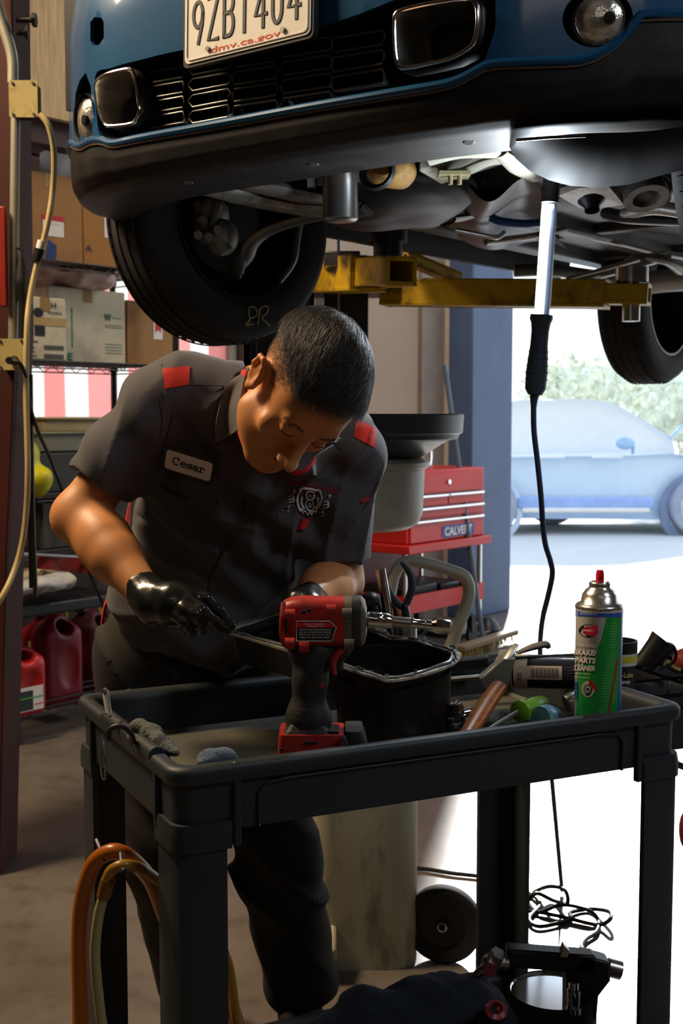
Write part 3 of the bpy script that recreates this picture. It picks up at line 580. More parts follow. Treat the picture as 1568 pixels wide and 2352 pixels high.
# broom and floor things near the wall
bt, bb = P(1021, 838, 7.2), Pz(1108, 1466, .05)
br = thing('push_broom', Pz(1120, 1480, 0), 'push broom with a long grey handle leaning by the red tool chest', 'broom')
mb = MB(); mb.tube([bt, bb], .015, 12); mb.build('handle', mat('slate_handle', S(86, 104, 122), .5), br)
a, b = Pz(1055, 1502, .035), Pz(1180, 1462, .035); d = b-a; mb = MB(); mb.box((a+b)/2+A(0, 0, .03), (np.linalg.norm(d), .07, .035), [nrm(d), np.cross(ZZ, nrm(d)), ZZ]); mb.build('block', mat('broom_wood', S(120, 100, 70), .6), br, bevel=.008)
mb = MB()
for i in range(120): q = a+d*random.random()+A(0, 0, .012)+np.cross(ZZ, nrm(d))*random.uniform(-.025, .025); mb.tube([q, q+A(random.uniform(-.01, .01), random.uniform(-.01, .01), -.043)], .003, 4)
tag(mb.build('bristles', mat('bristles', S(190, 165, 100), .8), br), kind='stuff')
c = Pz(1120, 1455, 0); mb = MB(); mb.lathe([(0, .0), (.075, 0), (.08, .03), (.06, .07), (.03, .1), (0, .105)], c, n=24); tag(mb.build('floor_weight', m_black), 'small black domed weight on the floor beside the broom head', 'weight')
c = Pz(1052, 1452, 0); mb = MB(); mb.lathe([(0, .02), (.2, .02), (.23, .05), (.215, .05), (.19, .035), (0, .035)], c+A(0, 0, -.018), n=36); tag(mb.build('drip_tray', mat('pale_tray', (.5, .5, .5), .3, .3)), 'pale round drip tray on the floor behind the broom', 'tray')
# ================================================================== OUTSIDE
m_suv = mat('glare_paled_paint', S(205, 225, 242), .25, coat=.6, var=.03); m_suvg = mat('glare_white_glass', (.8, .84, .86), .08, var=.02, coat=.5)  # outdoor glare and window reflections are painted into the parked car's colours
YS = 13.8; sp = lambda px, py, dy=0.: P(px, py, YS)+A(0, dy, 0)
suv = thing('parked_car', sp(1350, 1236), 'sport utility car parked outside, its colours painted pale as if in glare', 'car')
outl = [(1020, 1190), (1006, 1150), (1012, 1080), (1030, 1060), (1110, 1052), (1250, 1048), (1420, 1048), (1545, 1042), (1600, 1048), (1672, 1070), (1700, 1110), (1705, 1170), (1690, 1195)]
mb = MB(); rings = []
for dy, k in ((.12, .94), (0., 1.), (0.0, 1.), (1.7, 1.), (1.82, .94)):
    cxx, cyy = 1355, 1120; rings.append([sp(cxx+(x-cxx)*k, cyy+(y-cyy)*(k if y < 1150 else 1), dy) for x, y in outl])
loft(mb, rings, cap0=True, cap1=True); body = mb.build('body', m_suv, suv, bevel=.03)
gh = [(1022, 1056), (1060, 975), (1105, 935), (1200, 918), (1350, 916), (1412, 925), (1480, 962), (1550, 1006), (1560, 1046)]
mb = MB(); rings = [[sp(1300+(x-1300)*k, 1050+(y-1050)*(1 if k == 1 else .98), dy) for x, y in gh] for dy, k in ((.22, .97), (.1, 1), (1.7, 1), (1.6, .97))]; loft(mb, rings, cap0=True, cap1=True); mb.build('cabin', m_suvg, suv, bevel=.04)
mb = MB(); mb.box((sp(1340, 1120)[0], YS-.005, sp(0, 1121)[2]), (1.7, .02, .0)) if False else None
mb = MB(); q = sp(1343, 1155); mb.box(q+A(0, -.02, 0), (1.55, .05, .13)); mb.build('lower_cladding', mat('blue_cladding', S(150, 175, 225), .5), suv, bevel=.02)
mb = MB(); q = sp(1343, 1171); mb.box(q+A(0, -.05, 0), (1.45, .03, .055)); mb.build('sill_trim', m_white, suv, bevel=.015)
mb = MB(); mb.ball(sp(1430, 1018, -.12), (.11, .08, .07), 14); mb.cyl(sp(1448, 1026, -.1), sp(1455, 1040, .05), .02, n=8); mb.build('mirror', mat('mirror_blue', S(150, 185, 220), .3), suv)
for x0 in (1215, 1348): mb = MB(); mb.box(sp(x0+45, 1049, -.03), (.35, .02, .03)); mb.build('door_handle', m_suvg, suv, bevel=.006)
mb = MB(); mb.tube([sp(1543, 1008, .1), sp(1572, 978, .1)], .05, 6, flat=.3); mb.build('windshield_pillar', mat('mirror_blue', S(150, 185, 220), .3), suv)
for x, y, dy in ((1118, 1172, -.02), (1602, 1172, -.02), (1266, 1168, 1.4)):
    mb = MB(); c = sp(x, y, dy) if dy < 1 else P(x, 1160, YS+1.4); c[2] = .335
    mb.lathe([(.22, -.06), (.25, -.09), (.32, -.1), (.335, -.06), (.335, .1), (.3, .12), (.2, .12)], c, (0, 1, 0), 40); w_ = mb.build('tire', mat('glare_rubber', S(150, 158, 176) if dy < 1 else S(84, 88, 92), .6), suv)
    mb = MB(); mb.lathe([(0, -.05), (.05, -.06), (.06, -.03), (.2, -.03), (.23, -.07)], c, (0, 1, 0), 30); mb.build('rim', mat('pale_rim', S(205, 210, 215), .4), w_)
    for k in range(8): an = k*math.pi/4; mb = MB(); mb.tube([c+A(.07*math.cos(an), -.075, .07*math.sin(an)), c+A(.21*math.cos(an+.1), -.075, .21*math.sin(an+.1))], .022, 6, flat=.5); mb.build('spoke', MATS['pale_rim'], w_)
mb = MB(); mb.lathe([(.34, -.03), (.40, -.03), (.40, .02), (.34, .02)], sp(1118, 1172), (0, 1, 0), 40, close=True); mb.build('wheel_arch', m_suv, suv)
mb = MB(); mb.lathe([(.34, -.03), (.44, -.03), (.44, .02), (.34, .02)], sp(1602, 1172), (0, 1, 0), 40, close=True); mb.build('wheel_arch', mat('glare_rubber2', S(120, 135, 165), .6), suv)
m_leaf = mat('glare_paled_foliage', (.72, .78, .62), .8, var=.35, scale=5)  # overexposure outside is put into the pale leaf colour
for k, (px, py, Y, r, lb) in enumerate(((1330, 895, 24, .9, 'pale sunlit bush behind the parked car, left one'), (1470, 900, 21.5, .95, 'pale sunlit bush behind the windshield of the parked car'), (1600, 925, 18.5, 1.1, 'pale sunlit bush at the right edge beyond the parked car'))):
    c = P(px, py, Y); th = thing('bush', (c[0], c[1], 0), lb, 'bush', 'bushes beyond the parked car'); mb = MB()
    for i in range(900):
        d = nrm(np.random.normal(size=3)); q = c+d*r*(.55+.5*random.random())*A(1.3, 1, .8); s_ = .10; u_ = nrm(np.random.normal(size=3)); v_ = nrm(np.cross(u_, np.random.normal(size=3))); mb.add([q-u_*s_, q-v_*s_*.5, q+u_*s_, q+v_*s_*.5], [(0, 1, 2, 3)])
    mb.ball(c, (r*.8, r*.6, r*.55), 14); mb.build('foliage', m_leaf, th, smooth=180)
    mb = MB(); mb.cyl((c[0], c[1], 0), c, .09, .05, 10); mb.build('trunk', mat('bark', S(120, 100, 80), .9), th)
# ================================================================== RAISED CAR
CO = A(-.19, 2.42, 0); CL_ = A(.788, -.616, 0); CB = A(.616, .788, 0); CA = [CL_, CB, ZZ]
def C(a, b, z): return CO+CL_*a+CB*b+A(0, 0, z)
def plan(a):
    a = abs(a); return .478*a**3.07+.40*max(0, (a-.80)/.13)**3
ZDIV = None
def bfront(a, z): return plan(a)+max(0, z-2.22)**2*1.1+max(0, 1.99-z)**2*1.2
def bhit(px, py, off=0.):
    r = ray(px, py); prev = None
    for Y in np.arange(1.5, 4.2, .01):
        p = CAM+r*Y; q = p-CO; a = q@CL_; b = q@CB
        if abs(a) > .93: prev = None; continue
        g = b-bfront(a, p[2])-off
        if prev is not None and prev < 0 <= g: return a, p[2]
        prev = g
    best = None
    for k in range(60):
        a = math.copysign(.5+.43*k/59, px-784)
        for z in np.arange(1.85, 2.5, .01):
            q = B3(a, z)-CAM; d = q[1]*_c-q[2]*_s; e = (784+FPX*q[0]/d-px)**2+(1176-FPX*(q[1]*_s+q[2]*_c)/d-py)**2
            if best is None or e < best[0]: best = (e, a, z)
    return best[1], best[2]
def B3(a, z, off=0.): return C(a, bfront(a, z)+off, z)
m_cblue = mat('deep_blue_car_paint', S(16, 78, 124), .3, var=.06, coat=.5, metal=.1, dirt=S(150, 140, 110), dirt_amt=.0)
m_trim = mat('matte_black_trim', (.007, .007, .0078), .5, ior=1.36, var=.25, scale=7, dirt=(.05, .05, .055), dirt_amt=.25, dirt_scale=14)
m_gril = mat('grille_black', (.006, .006, .006), .45)
m_edge = mat('grille_edge', (.06, .052, .045), .35)
car = thing('lifted_car', C(0, 1.9, 1.64), 'deep blue car raised on the lift over the mechanic, seen from below its front bumper', 'car')
div_px = [(168, 335), (187, 343), (215, 332), (240, 330), (262, 337), (300, 331), (470, 300), (784, 246), (900, 226), (1000, 209), (1044, 201), (1085, 185), (1129, 162), (1230, 156), (1334, 149), (1395, 128), (1434, 100), (1455, 65), (1469, 50), (1568, 45)]
dv = sorted([h for h in (bhit(*p) for p in div_px) if h]); dv = sorted([tuple(q) for q in spline([A(*d) for d in dv], [0]*len(dv), 6)[0]]); dva = [d[0] for d in dv]; dvz = [d[1] for d in dv]
def zdiv(a): return float(np.interp(a, dva, dvz))
NA = 120
avals = [.93*math.copysign(abs(t)**.8, t) for t in np.linspace(-1, 1, NA+1)]
ZT = 2.52
ap_px = [(222, 178), (232, 300), (246, 316), (268, 324), (300, 321), (470, 292), (784, 233), (900, 214), (1000, 195), (1060, 183), (1105, 160), (1128, 120), (1137, 70), (1139, 30)]
ap = [h for h in (bhit(*p) for p in ap_px) if h]
tl = bhit(330, 138); ap_top = [(ap[-1][0]-.004, ap[-1][1]+.035), (ap[-1][0]-.03, ap[-1][1]+.06), (ap[-1][0]-.1, ap[-1][1]+.062)]+[bhit(900, 8) or (.2, 2.2), bhit(735, 62), bhit(420, 118), tl, bhit(262, 158)]
ap = ap+[p for p in ap_top if p]
tow = [bhit(*p) for p in ((212, 52), (222, 40), (240, 43), (243, 52), (243, 88), (232, 104), (218, 106), (212, 94))]
FOGR = bhit(1372, 44); FOGL = bhit(203, 276)
fogr = [(FOGR[0]+.049*math.cos(k*.2618), FOGR[1]+.049*math.sin(k*.2618)) for k in range(24)]
fl = [bhit(*p) for p in ((203, 168), (188, 185), (178, 215), (176, 260), (186, 300), (205, 322), (219, 318), (217, 260), (213, 200))]
def inap(a, z, pts=None):
    pts = ap if pts is None else pts; c = False; j = len(pts)-1
    for i in range(len(pts)):
        if (pts[i][1] > z) != (pts[j][1] > z) and a < (pts[j][0]-pts[i][0])*(z-pts[i][1])/(pts[j][1]-pts[i][1])+pts[i][0]: c = not c
        j = i
    return c
from mathutils.geometry import delaunay_2d_cdt
vv = []; ee = []
def loop(pts, dens=.02):
    o = len(vv); q = []
    for i in range(len(pts)):
        p0, p1 = A(*pts[i]), A(*pts[(i+1) % len(pts)]); k = max(1, int(np.linalg.norm(p1-p0)/dens)); q += [p0+(p1-p0)*j/k for j in range(k)]
    vv.extend([Vector(p) for p in q]); ee.extend([(o+i, o+(i+1) % len(q)) for i in range(len(q))])
outer = [(a, zdiv(a)) for a in avals]+[(a, ZT) for a in avals[::-1]]
ap = [tuple(q) for q in spline([A(*q) for q in ap], [0]*len(ap), 4, True)[0]]
holes = [ap, tow, fogr, fl]; loop(outer)
for h in holes: loop(h)
for a in avals[1:-1]:
    for z in np.arange(1.9, ZT-.01, .018):
        if z > zdiv(a)+.006: vv.append(Vector((a, z)))
R_ = delaunay_2d_cdt(vv, ee, [], 0, 1e-5); vo, fo = R_[0], R_[2]
ff = [tuple(f) for f in fo if (lambda m: m[1] > zdiv(m[0]) and m[1] < ZT and not any(inap(m[0], m[1], h) for h in holes))(np.mean([vo[i] for i in f], 0))]
mb = MB(); mb.add([B3(v[0], v[1]) for v in vo], ff)
for sg_ in (-1, 1): mb.grid(lambda i, j, sg_=sg_: C(sg_*.93, plan(.93)+.12*i, zdiv(sg_*.93)+(ZT-zdiv(sg_*.93))*j), 3, 20)
bump = mb.build('bumper', m_cblue, car, smooth=60)
md = bump.modifiers.new('thickness', 'SOLIDIFY'); md.thickness = .008; md.offset = 0; es = bump.modifiers.new('split', 'EDGE_SPLIT'); es.split_angle = math.radians(40)
for h in (tow, fl, fogr):
    mb = MB(); c_ = np.mean(h, 0); loft(mb, [[B3(a, z, .002) for a, z in h], [B3(c_[0]+(a-c_[0])*.92, c_[1]+(z-c_[1])*.92, .09) for a, z in h]], cap1=(h is not fogr)); mb.build('bumper_recess', m_gril, car)
# recess walls + grille backing
mb = MB(); n = len(ap)
ctr = np.mean(ap, 0)
rng = []
for k, off in ((1.0, .004), (.985, .03), (.97, .07)): rng.append([B3(ctr[0]+(a-ctr[0])*k, ctr[1]+(z-ctr[1])*k, off) for a, z in ap])
loft(mb, rng); mb.build('grille_surround', m_gril, car, smooth=60)
a0_, a1_ = min(p[0] for p in ap), max(p[0] for p in ap); z0_, z1_ = min(p[1] for p in ap), max(p[1] for p in ap)
mb = MB(); mb.grid(lambda i, j: B3(a0_+(a1_-a0_)*i, z0_-.01+(z1_+.02-z0_)*j, .11), 40, 6); mb.build('radiator_backing', m_gril, car)
# grille openings: rows of elongated hexagon frames
def cellpx(cx0, cy0, w, h, sl):  # outline in px for one opening, slope sl
    pts = [(-.5, 0.1), (-.44, .5), (.44, .5), (.5, .1), (.5, -.1), (.44, -.5), (-.44, -.5), (-.5, -.1)]
    return [(cx0+u*w, cy0-v*h+u*w*sl) for u, v in pts]
rowsL = []
cols = [(385, 82, 172, 34.5), (485, 94, 152, 37), (589, 104, 134, 39.5), (706, 118, 108, 42), (826, 124, 52, 44.5)]
for ci, (cx0, w, cy0, pitch) in enumerate(cols):
    for k in range(-1, 4):
        cy_ = cy0+k*pitch+(0 if ci < 4 else 0)
        if ci == 0 and k < 0: continue
        pts = [bhit(*p, .03) for p in cellpx(cx0, cy_, w, pitch*.72, -.17)]
        if any(p is None for p in pts): continue
        if not all(inap(*p) for p in pts): continue
        mb = MB(); mb.tube([B3(a, z, .03) for a, z in pts], .0022, 6, closed=True); mb.build('grille_frame', m_edge, car)
        c0 = np.mean(pts, 0); mb = MB(); loft(mb, [[B3(a, z, .031) for a, z in pts], [B3(c0[0]+(a-c0[0])*.9, c0[1]+(z-c0[1])*.8, .075) for a, z in pts]]); mb.build('grille_cell', m_gril, car)
mb = MB()  # web between the openings
for cyv in range(60, 300, 8): pass
# ducts with chrome rings
m_ductin = mat('duct_inside', (.012, .012, .012), .5)
def duct(px_pts, nm='air_duct'):
    pts = [bhit(*p, .0) for p in px_pts]; pts = [p for p in pts if p]; c0 = np.mean(pts, 0); n = len(pts)
    mb = MB(); loft(mb, [[B3(c0[0]+(a-c0[0])*k, c0[1]+(z-c0[1])*k, off) for a, z in pts] for k, off in ((1.12, .03), (1.08, .004), (1.04, .0), (1.0, .004))]); fr = mb.build('duct_frame', m_gril, car, smooth=60)
    mb = MB(); loft(mb, [[B3(c0[0]+(a-c0[0])*k, c0[1]+(z-c0[1])*k, off) for a, z in pts] for k, off in ((1.02, .004), (1.01, -.010), (.975, -.014), (.945, -.006), (.925, .02), (.87, .09))]); mb.build('chrome_ring', mat('satin_chrome', (.8, .79, .76), .24, 1., var=.05), fr, smooth=60)
    mb = MB(); mb.tube([B3(c0[0]+(a-c0[0])*1.0, c0[1]+(z-c0[1])*1.0, -.010) for a, z in pts], .0042, 10, closed=True, sub=4); mb.build('ring_bead', m_chrome, fr)
    mb = MB(); loft(mb, [[B3(c0[0]+(a-c0[0])*k, c0[1]+(z-c0[1])*k, off) for a, z in pts] for k, off in ((.87, .09), (.8, .16))], cap1=True); mb.build('duct_inside', m_ductin, fr, smooth=60)
duct([(914, 60), (918, 38), (935, 25), (1000, 12), (1080, 3), (1098, 8), (1106, 25), (1107, 55), (1103, 80), (1094, 104), (1075, 124), (1045, 140), (1000, 149), (945, 160), (928, 156), (919, 135), (915, 100)])
duct([(230, 200), (238, 182), (262, 172), (305, 162), (318, 170), (324, 195), (330, 255), (328, 275), (315, 286), (262, 292), (246, 280), (236, 250)])
# fog lamps
m_lens = mat('headlamp_glass', (.75, .7, .6), .12, var=.5, scale=30, metal=.7, coat=.6, bump=.3, bscale=60)
def fog(f, r, parts=True, nm='fog_lamp'):
    a, z = f; nrm_ = nrm(B3(a, z, 0)-B3(a, z, .1)); slope = (plan(a+.02*np.sign(a))-plan(a-.02*np.sign(a)))/.04*np.sign(a)
    N_ = nrm(-CB+CL_*slope*.75-ZZ*.1); c = B3(a, z, .012)
    mb = MB(); mb.lathe([(r*1.12, .02), (r*1.12, -.03), (r*1.0, -.06), (0, -.08)], c, N_, 40); h = mb.build('lamp_housing', m_gril, car)
    mb = MB(); mb.lathe([(r*.98, 0), (r*.94, .01), (r*.7, .018), (r*.4, .024), (0, .026)], c, N_, 40); mb.build('lamp_lens', m_lens, h)
    mb = MB(); mb.lathe([(r*.98, -.004), (r*1.04, .01), (r*.98, .013), (r*.95, .004)], c, N_, 40, close=True); mb.build('chrome_bezel', m_chrome, h)
    mb = MB(); q = nrm(np.cross(N_, ZZ)); mb.lathe([(0, .03), (r*.22, .029), (r*.24, .02)], c-q*r*.35*-1*-1+ZZ*-r*.05, N_, 20); mb.build('bulb_cap', m_gril, h)
fog(FOGR, .0445)
fog((FOGL[0] if FOGL else -.80, FOGL[1] if FOGL else 2.0), .052)
# blue rolled lip along the lower edge of the opening, and the tan edge of the valance
mb = MB(); aa = np.linspace(-.92, .9, 90); mb.tube([B3(a, zdiv(a)+.007, -.004) for a in aa], .0085, 10); mb.build('lip', m_cblue, car)
mb = MB(); mb.tube([B3(a, zdiv(a)-.003, -.006) for a in aa], .0022, 6); mb.build('seam', mat('worn_edge', S(96, 78, 62), .6), car)
# black valance wrapping under
def zbot(a): return 1.872+.02*abs(a)**2
def valp(a, t):
    zt, zb = zdiv(a), zbot(a); H_ = zt-zb
    pr = [(0, 0, 0), (.25, .0, .30), (.42, .006, .62), (.55, .022, .84), (.66, .05, .95), (.8, .11, 1.0), (1, .20, 1.03)]
    tt = [p[0] for p in pr]; bo = np.interp(t, tt, [p[1] for p in pr]); zz_ = np.interp(t, tt, [p[2] for p in pr])
    z = zt-H_*zz_; return C(a*(1-.10*max(0, t-.4)), bfront(a, zt)+bo*(1-.4*abs(a)**3), z)
mb = MB(); mb.grid(lambda i, j: valp(avals[round(i*NA)], j), NA, 36); mb.build('lower_valance', m_trim, car, smooth=70, solid=.006)
vb = BVHTree.FromPolygons([tuple(v) for v in mb.v], mb.f)
for px, py in ((720, 374), (432, 415), (1076, 322), (1218, 330)):
    c = hit(vb, px, py, .001)
    if c is not None: mb = MB(); mb.lathe([(0, .004), (.009, .004), (.013, 0)], c, (0, -.3, -1), 14); mb.build('push_clip', m_edge, car)
# licence plate
ptl, pbl, pbr, ptr = [A(*p) for p in ((408, -58), (424, 149), (711, 81), (716, -128))]
pa = bhit(424, 149); 
PO = C(0, -.022, 0); pc = Pz(565, 112, 2.105)
def onplane(px, py, b0):
    r = ray(px, py); t_ = (b0-(CAM-CO)@CB)/(r@CB); return CAM+r*t_
bl = onplane(424, 149, -.028); br = onplane(712, 84, -.028); br[2] = bl[2]; pu = nrm(br-bl)
pw = np.linalg.norm((br-bl)[:2]); ph = pw*.5; pv = nrm(A(.0, 0, 1)+np.cross(ZZ, pu)*.03)
pn = np.cross(pu, pv); p0 = bl+A(0, 0, 0); slope = (br[2]-bl[2])/pw
pu3 = nrm(br-bl); pfn = lambda u, v, off=0.: p0+pu3*u*pw+pv*v*ph+pn*off
mb = MB(); mb.prism([(x+.5*pw, y+.5*ph) for x, y in rrect(pw, ph, .012)], p0, pu3, pv, -pn*.0015); pl = mb.build('license_plate', m_white, car)
mb = MB(); mb.tube([p0+pu3*(x+.5*pw)+pv*(y+.5*ph)+pn*.0005 for x, y in rrect(pw-.012, ph-.012, .01)], .0016, 6, closed=True); mb.build('plate_rim', m_white, pl)
mb = MB(); mb.prism([(x+.5*pw, y+.5*ph) for x, y in rrect(pw+.012, ph+.014, .012)], p0+pn*-.002, pu3, pv, -pn*.014); mb.build('plate_bracket', m_black, pl)
GL = {'9': [arc(.5, .68, .42, .30, 0, 360, 18), [(.92, .68), (.88, .45), (.55, 0)]], 'Z': [[(.08, 1), (.92, 1), (.08, 0), (.92, 0)]],
      'B': [[(.1, 0), (.1, 1), (.55, 1)]+arc(.55, .77, .33, .23, 90, -90, 8)+[(.1, .54)], [(.55, .54)]+arc(.55, .27, .37, .27, 90, -90, 8)+[(.1, 0)]],
      'T': [[(.02, 1), (.98, 1)], [(.5, 1), (.5, 0)]], '4': [[(.72, 0), (.72, 1)], [(.72, 1), (.05, .28), (.98, .28)]], '0': [arc(.5, .7, .38, .3, 0, 180, 8)+arc(.5, .3, .38, .3, 180, 360, 8)+[(.88, .7)]]}
m_pink = mat('plate_red_print', S(205, 60, 40), .6)
for k, ch in enumerate('9ZBT404'):
    mb = MB()
    for st in GL[ch]: stroke(mb, pfn, [(.065+k*.127+x*.095, .22+y*.50) for x, y in st], .0, .002)
    mb = MB()
    sc = lambda x, y: ((.065+k*.1275+x*.092)*pw, (.22+y*.50)*ph)
    f2 = lambda u, v, off=0.: p0+pu3*u+pv*v+pn*off
    for st in GL[ch]: stroke(mb, f2, [sc(x, y) for x, y in st], .0085, .0014)
    mb.build('plate_character', m_ink, pl, smooth=30)
mb = MB(); text_map(mb, 'dmv.ca.gov', lambda u, v: f2(pw*.5+u, ph*.085+v, .0006), pw*.56, ph*.10, bold=.01); mb.build('plate_text', m_pink, pl)
mb = MB(); text_map(mb, 'California', lambda u, v: f2(pw*.5+u, ph*.86+v, .0006), pw*.48, ph*.15); mb.build('plate_text', m_pink, pl)
for u in (.2, .8):
    for v in (.12, .9): mb = MB(); mb.cyl(f2(pw*u, ph*v, 0), f2(pw*u, ph*v, .004), .005, n=8); mb.build('plate_screw', m_steel, pl)
# paint chips above the grille
m_chip = mat('paint_chip', S(150, 130, 90), .8)
mb = MB()
for (x, y, r) in ((304, 30, .006), (300, 38, .003), (312, 27, .003), (300, 70, .004), (401, 20, .003), (408, 12, .003), (270, 22, .0015), (400, 48, .0025)):
    h = bhit(x, y)
    if h: mb.add([B3(h[0]+r*(.6+.5*random.random())*math.cos(k*1.05), h[1]+r*(.6+.5*random.random())*math.sin(k*1.05), -.0008) for k in range(6)], [tuple(range(6))])
mb.build('chipped_paint', m_chip, car)
m_ub0 = mat('underbody_dark', (.03, .03, .03), .6)
# upper body (out of the frame, above) : bonnet, flanks, cabin
mb = MB(); prof = [(.25, 2.52), (.35, 2.66), (1.15, 2.76), (1.6, 2.80), (2.1, 3.12), (3.6, 3.14), (4.0, 2.75), (4.02, 2.15)]
rg = []
for sg_, k in ((-.74, 1), (-.88, 0), (.88, 0), (.74, 1)): pass
for b, z in prof: mb.add([C(-.88, b+.02, min(z, 2.5)), C(-.80, b, min(z, 2.8)), C(-.66, b, z), C(.66, b, z), C(.80, b, min(z, 2.8)), C(.88, b+.02, min(z, 2.5))], [])
for i in range(len(prof)-1):
    for j in range(5): mb.f.append((i*6+j, i*6+j+1, (i+1)*6+j+1, (i+1)*6+j)); mb.m.append(0)
mb.build('upper_body', m_cblue, car, smooth=50)
for sg_ in (-1, 1):
    mb = MB(); op = [(.52, 2.5), (4.0, 2.5), (4.02, 2.0), (3.75, 1.98)]+[(3.38+.40*math.cos(math.radians(x)), 1.98+.38*math.sin(math.radians(x))) for x in range(0, 181, 20)]+[(2.9, 1.95), (1.25, 1.95)]+[(.80+.40*math.cos(math.radians(x)), 1.98+.38*math.sin(math.radians(x))) for x in range(0, 181, 20)]+[(.40, 2.0)]
    mb.prism([(b, z) for b, z in op], C(sg_*.88, 0, 0), CB, ZZ, CL_*-.012*sg_); mb.build('side_panel', m_cblue, car); mb = MB(); mb.prism([(b, z) for b, z in op], C(sg_*.86, 0, 0), CB, ZZ, CL_*-.01*sg_); mb.build('side_liner', m_ub0, car)
# ---- wheels
m_tire = mat('tire_rubber', (.016, .0155, .015), .82, var=.3, scale=14, bump=.12, bscale=60)
def wheel(c, ax, name='wheel', mark=False):
    """ax points to the inner side, where the barrel is open"""
    ax = nrm(ax); R_ = .34; rim = .215
    mb = MB(); mb.lathe([(rim, .085), (rim+.012, .098), (.25, .105), (.30, .103), (.322, .092), (.335, .066), (R_, .03), (R_, -.03), (.335, -.066), (.322, -.092), (.30, -.103), (.25, -.105), (rim+.012, -.098), (rim, -.085)], c, ax, 72)
    for h in (-.055, -.018, .018, .055): mb.lathe([(R_+.0005, h-.004), (R_+.004, h-.003), (R_+.004, h+.003), (R_+.0005, h+.004)], c, ax, 72)
    for i in range(72):
        an = 2*math.pi*i/72; u = nrm(np.cross(ax, ZZ)); w_ = np.cross(ax, u); rd = math.cos(an)*u+math.sin(an)*w_
        for sg_ in (-1, 1): mb.tube([c+rd*.331+ax*.076*sg_, c+rd*.3395+ax*.052*sg_], .0022, 4)
    w = mb.build('wheel', m_tire, car, smooth=50)
    mb = MB(); mb.lathe([(rim+.006, .092), (rim+.008, .1), (rim-.002, .1), (rim-.006, .08), (rim-.012, .06), (rim-.016, -.03), (rim-.022, -.055), (.05, -.06), (.05, -.07), (rim-.01, -.075), (rim+.006, -.092)], c, ax, 60); mb.build('rim', mat('dark_rim', (.02, .021, .024), .35, .6, var=.2), w)
    for k in range(5):
        an = k*2*math.pi/5+.3; u = nrm(np.cross(ax, ZZ)); w_ = np.cross(ax, u); rd = math.cos(an)*u+math.sin(an)*w_
        mb = MB(); mb.tube([c-ax*.05+rd*.03, c-ax*.05+rd*.195], [.02, .028], 8, flat=.6); mb.build('spoke', MATS['dark_rim'], w)
    return w, c, ax
wc = A(-.275, 3.47, 0); wc[2] = P(0, 545, 3.45)[2]
lat = nrm(A(.69, -.72, 0.0)); wc = P(508, 512, 3.5)
W1, wc, wax = wheel(wc, lat, mark=True)
# chalk mark on the inner side wall
u_ = nrm(np.cross(ZZ, wax))*1.0; ctr_ = wc+wax*.1065
wb = BVHTree.FromPolygons([tuple(v) for v in [np.array(W1.data.vertices[i].co)+WL[car.name] for i in range(len(W1.data.vertices))]], [tuple(p.vertices) for p in W1.data.polygons])
m_chalk = mat('yellow_chalk', S(200, 190, 140), .9)
mb = MB()
for st in ([(566, 745), (564, 748), (572, 738), (570, 710), (577, 705), (585, 708), (590, 718), (586, 727), (576, 730), (572, 735)], [(572, 735), (563, 743), (566, 747), (582, 744)], [(590, 745), (592, 738), (596, 712)], [(592, 712), (604, 704), (615, 706), (612, 718), (600, 730), (612, 742), (618, 748)]):
    q = [hit(wb, x, y, .0015) for x, y in st]; q = [p for p in q if p is not None]
    if len(q) > 2: mb.tube(q, .0019, 5, sub=4)
mb.build('chalk_mark', m_chalk, W1)
wheel(C(.76, .80, wc[2]), -CL_); wheel(P(1492, 700, 5.35), CL_); wheel(C(.76, 3.4, wc[2]), -CL_)
# ---- underbody
m_ub = mat('underbody_grey', (.10, .10, .098), .42, .25, var=.25, scale=6, dirt=(.02, .02, .02), dirt_amt=.6, dirt_scale=7)
m_ub2 = mat('dirty_aluminium', (.34, .34, .32), .42, .5, var=.2, scale=9, dirt=(.04, .038, .034), dirt_amt=.9, dirt_scale=9)
m_ub3 = mat('beige_primer_frame', (.36, .35, .28), .5, .15, var=.2, scale=7, dirt=(.07, .065, .05), dirt_amt=.6, dirt_scale=7)
m_cast = mat('cast_iron', (.05, .05, .05), .5, .6, var=.3)
def ub(name, mb, m, bevel=0, smooth=45): return mb.build(name, m, car, bevel=bevel, smooth=smooth)
mb = MB(); mb.box(C(0, 2.45, 2.07), (1.5, 2.9, .06), CA)
for a in (-.7, -.38, .38, .7): mb.box(C(a, 2.2, 2.03), (.09, 2.5, .07), CA)
for b in (1.5, 2.2, 2.9): mb.box(C(0, b, 2.035), (1.45, .06, .05), CA)
ub('floor_pan', mb, m_ub, .008)
mb = MB(); mb.box(C(0, .75, 2.30), (1.3, 1.2, .3), CA); mb.box(C(.1, .62, 2.14), (.45, .35, .2), CA); ub('engine_block', mb, m_cast, .03)
mb = MB(); mb.box(C(-.66, .45, 2.35), (.1, .6, .5), CA); mb.box(C(0, .33, 2.2), (1.5, .04, .3), CA); ub('inner_fender', mb, m_black)
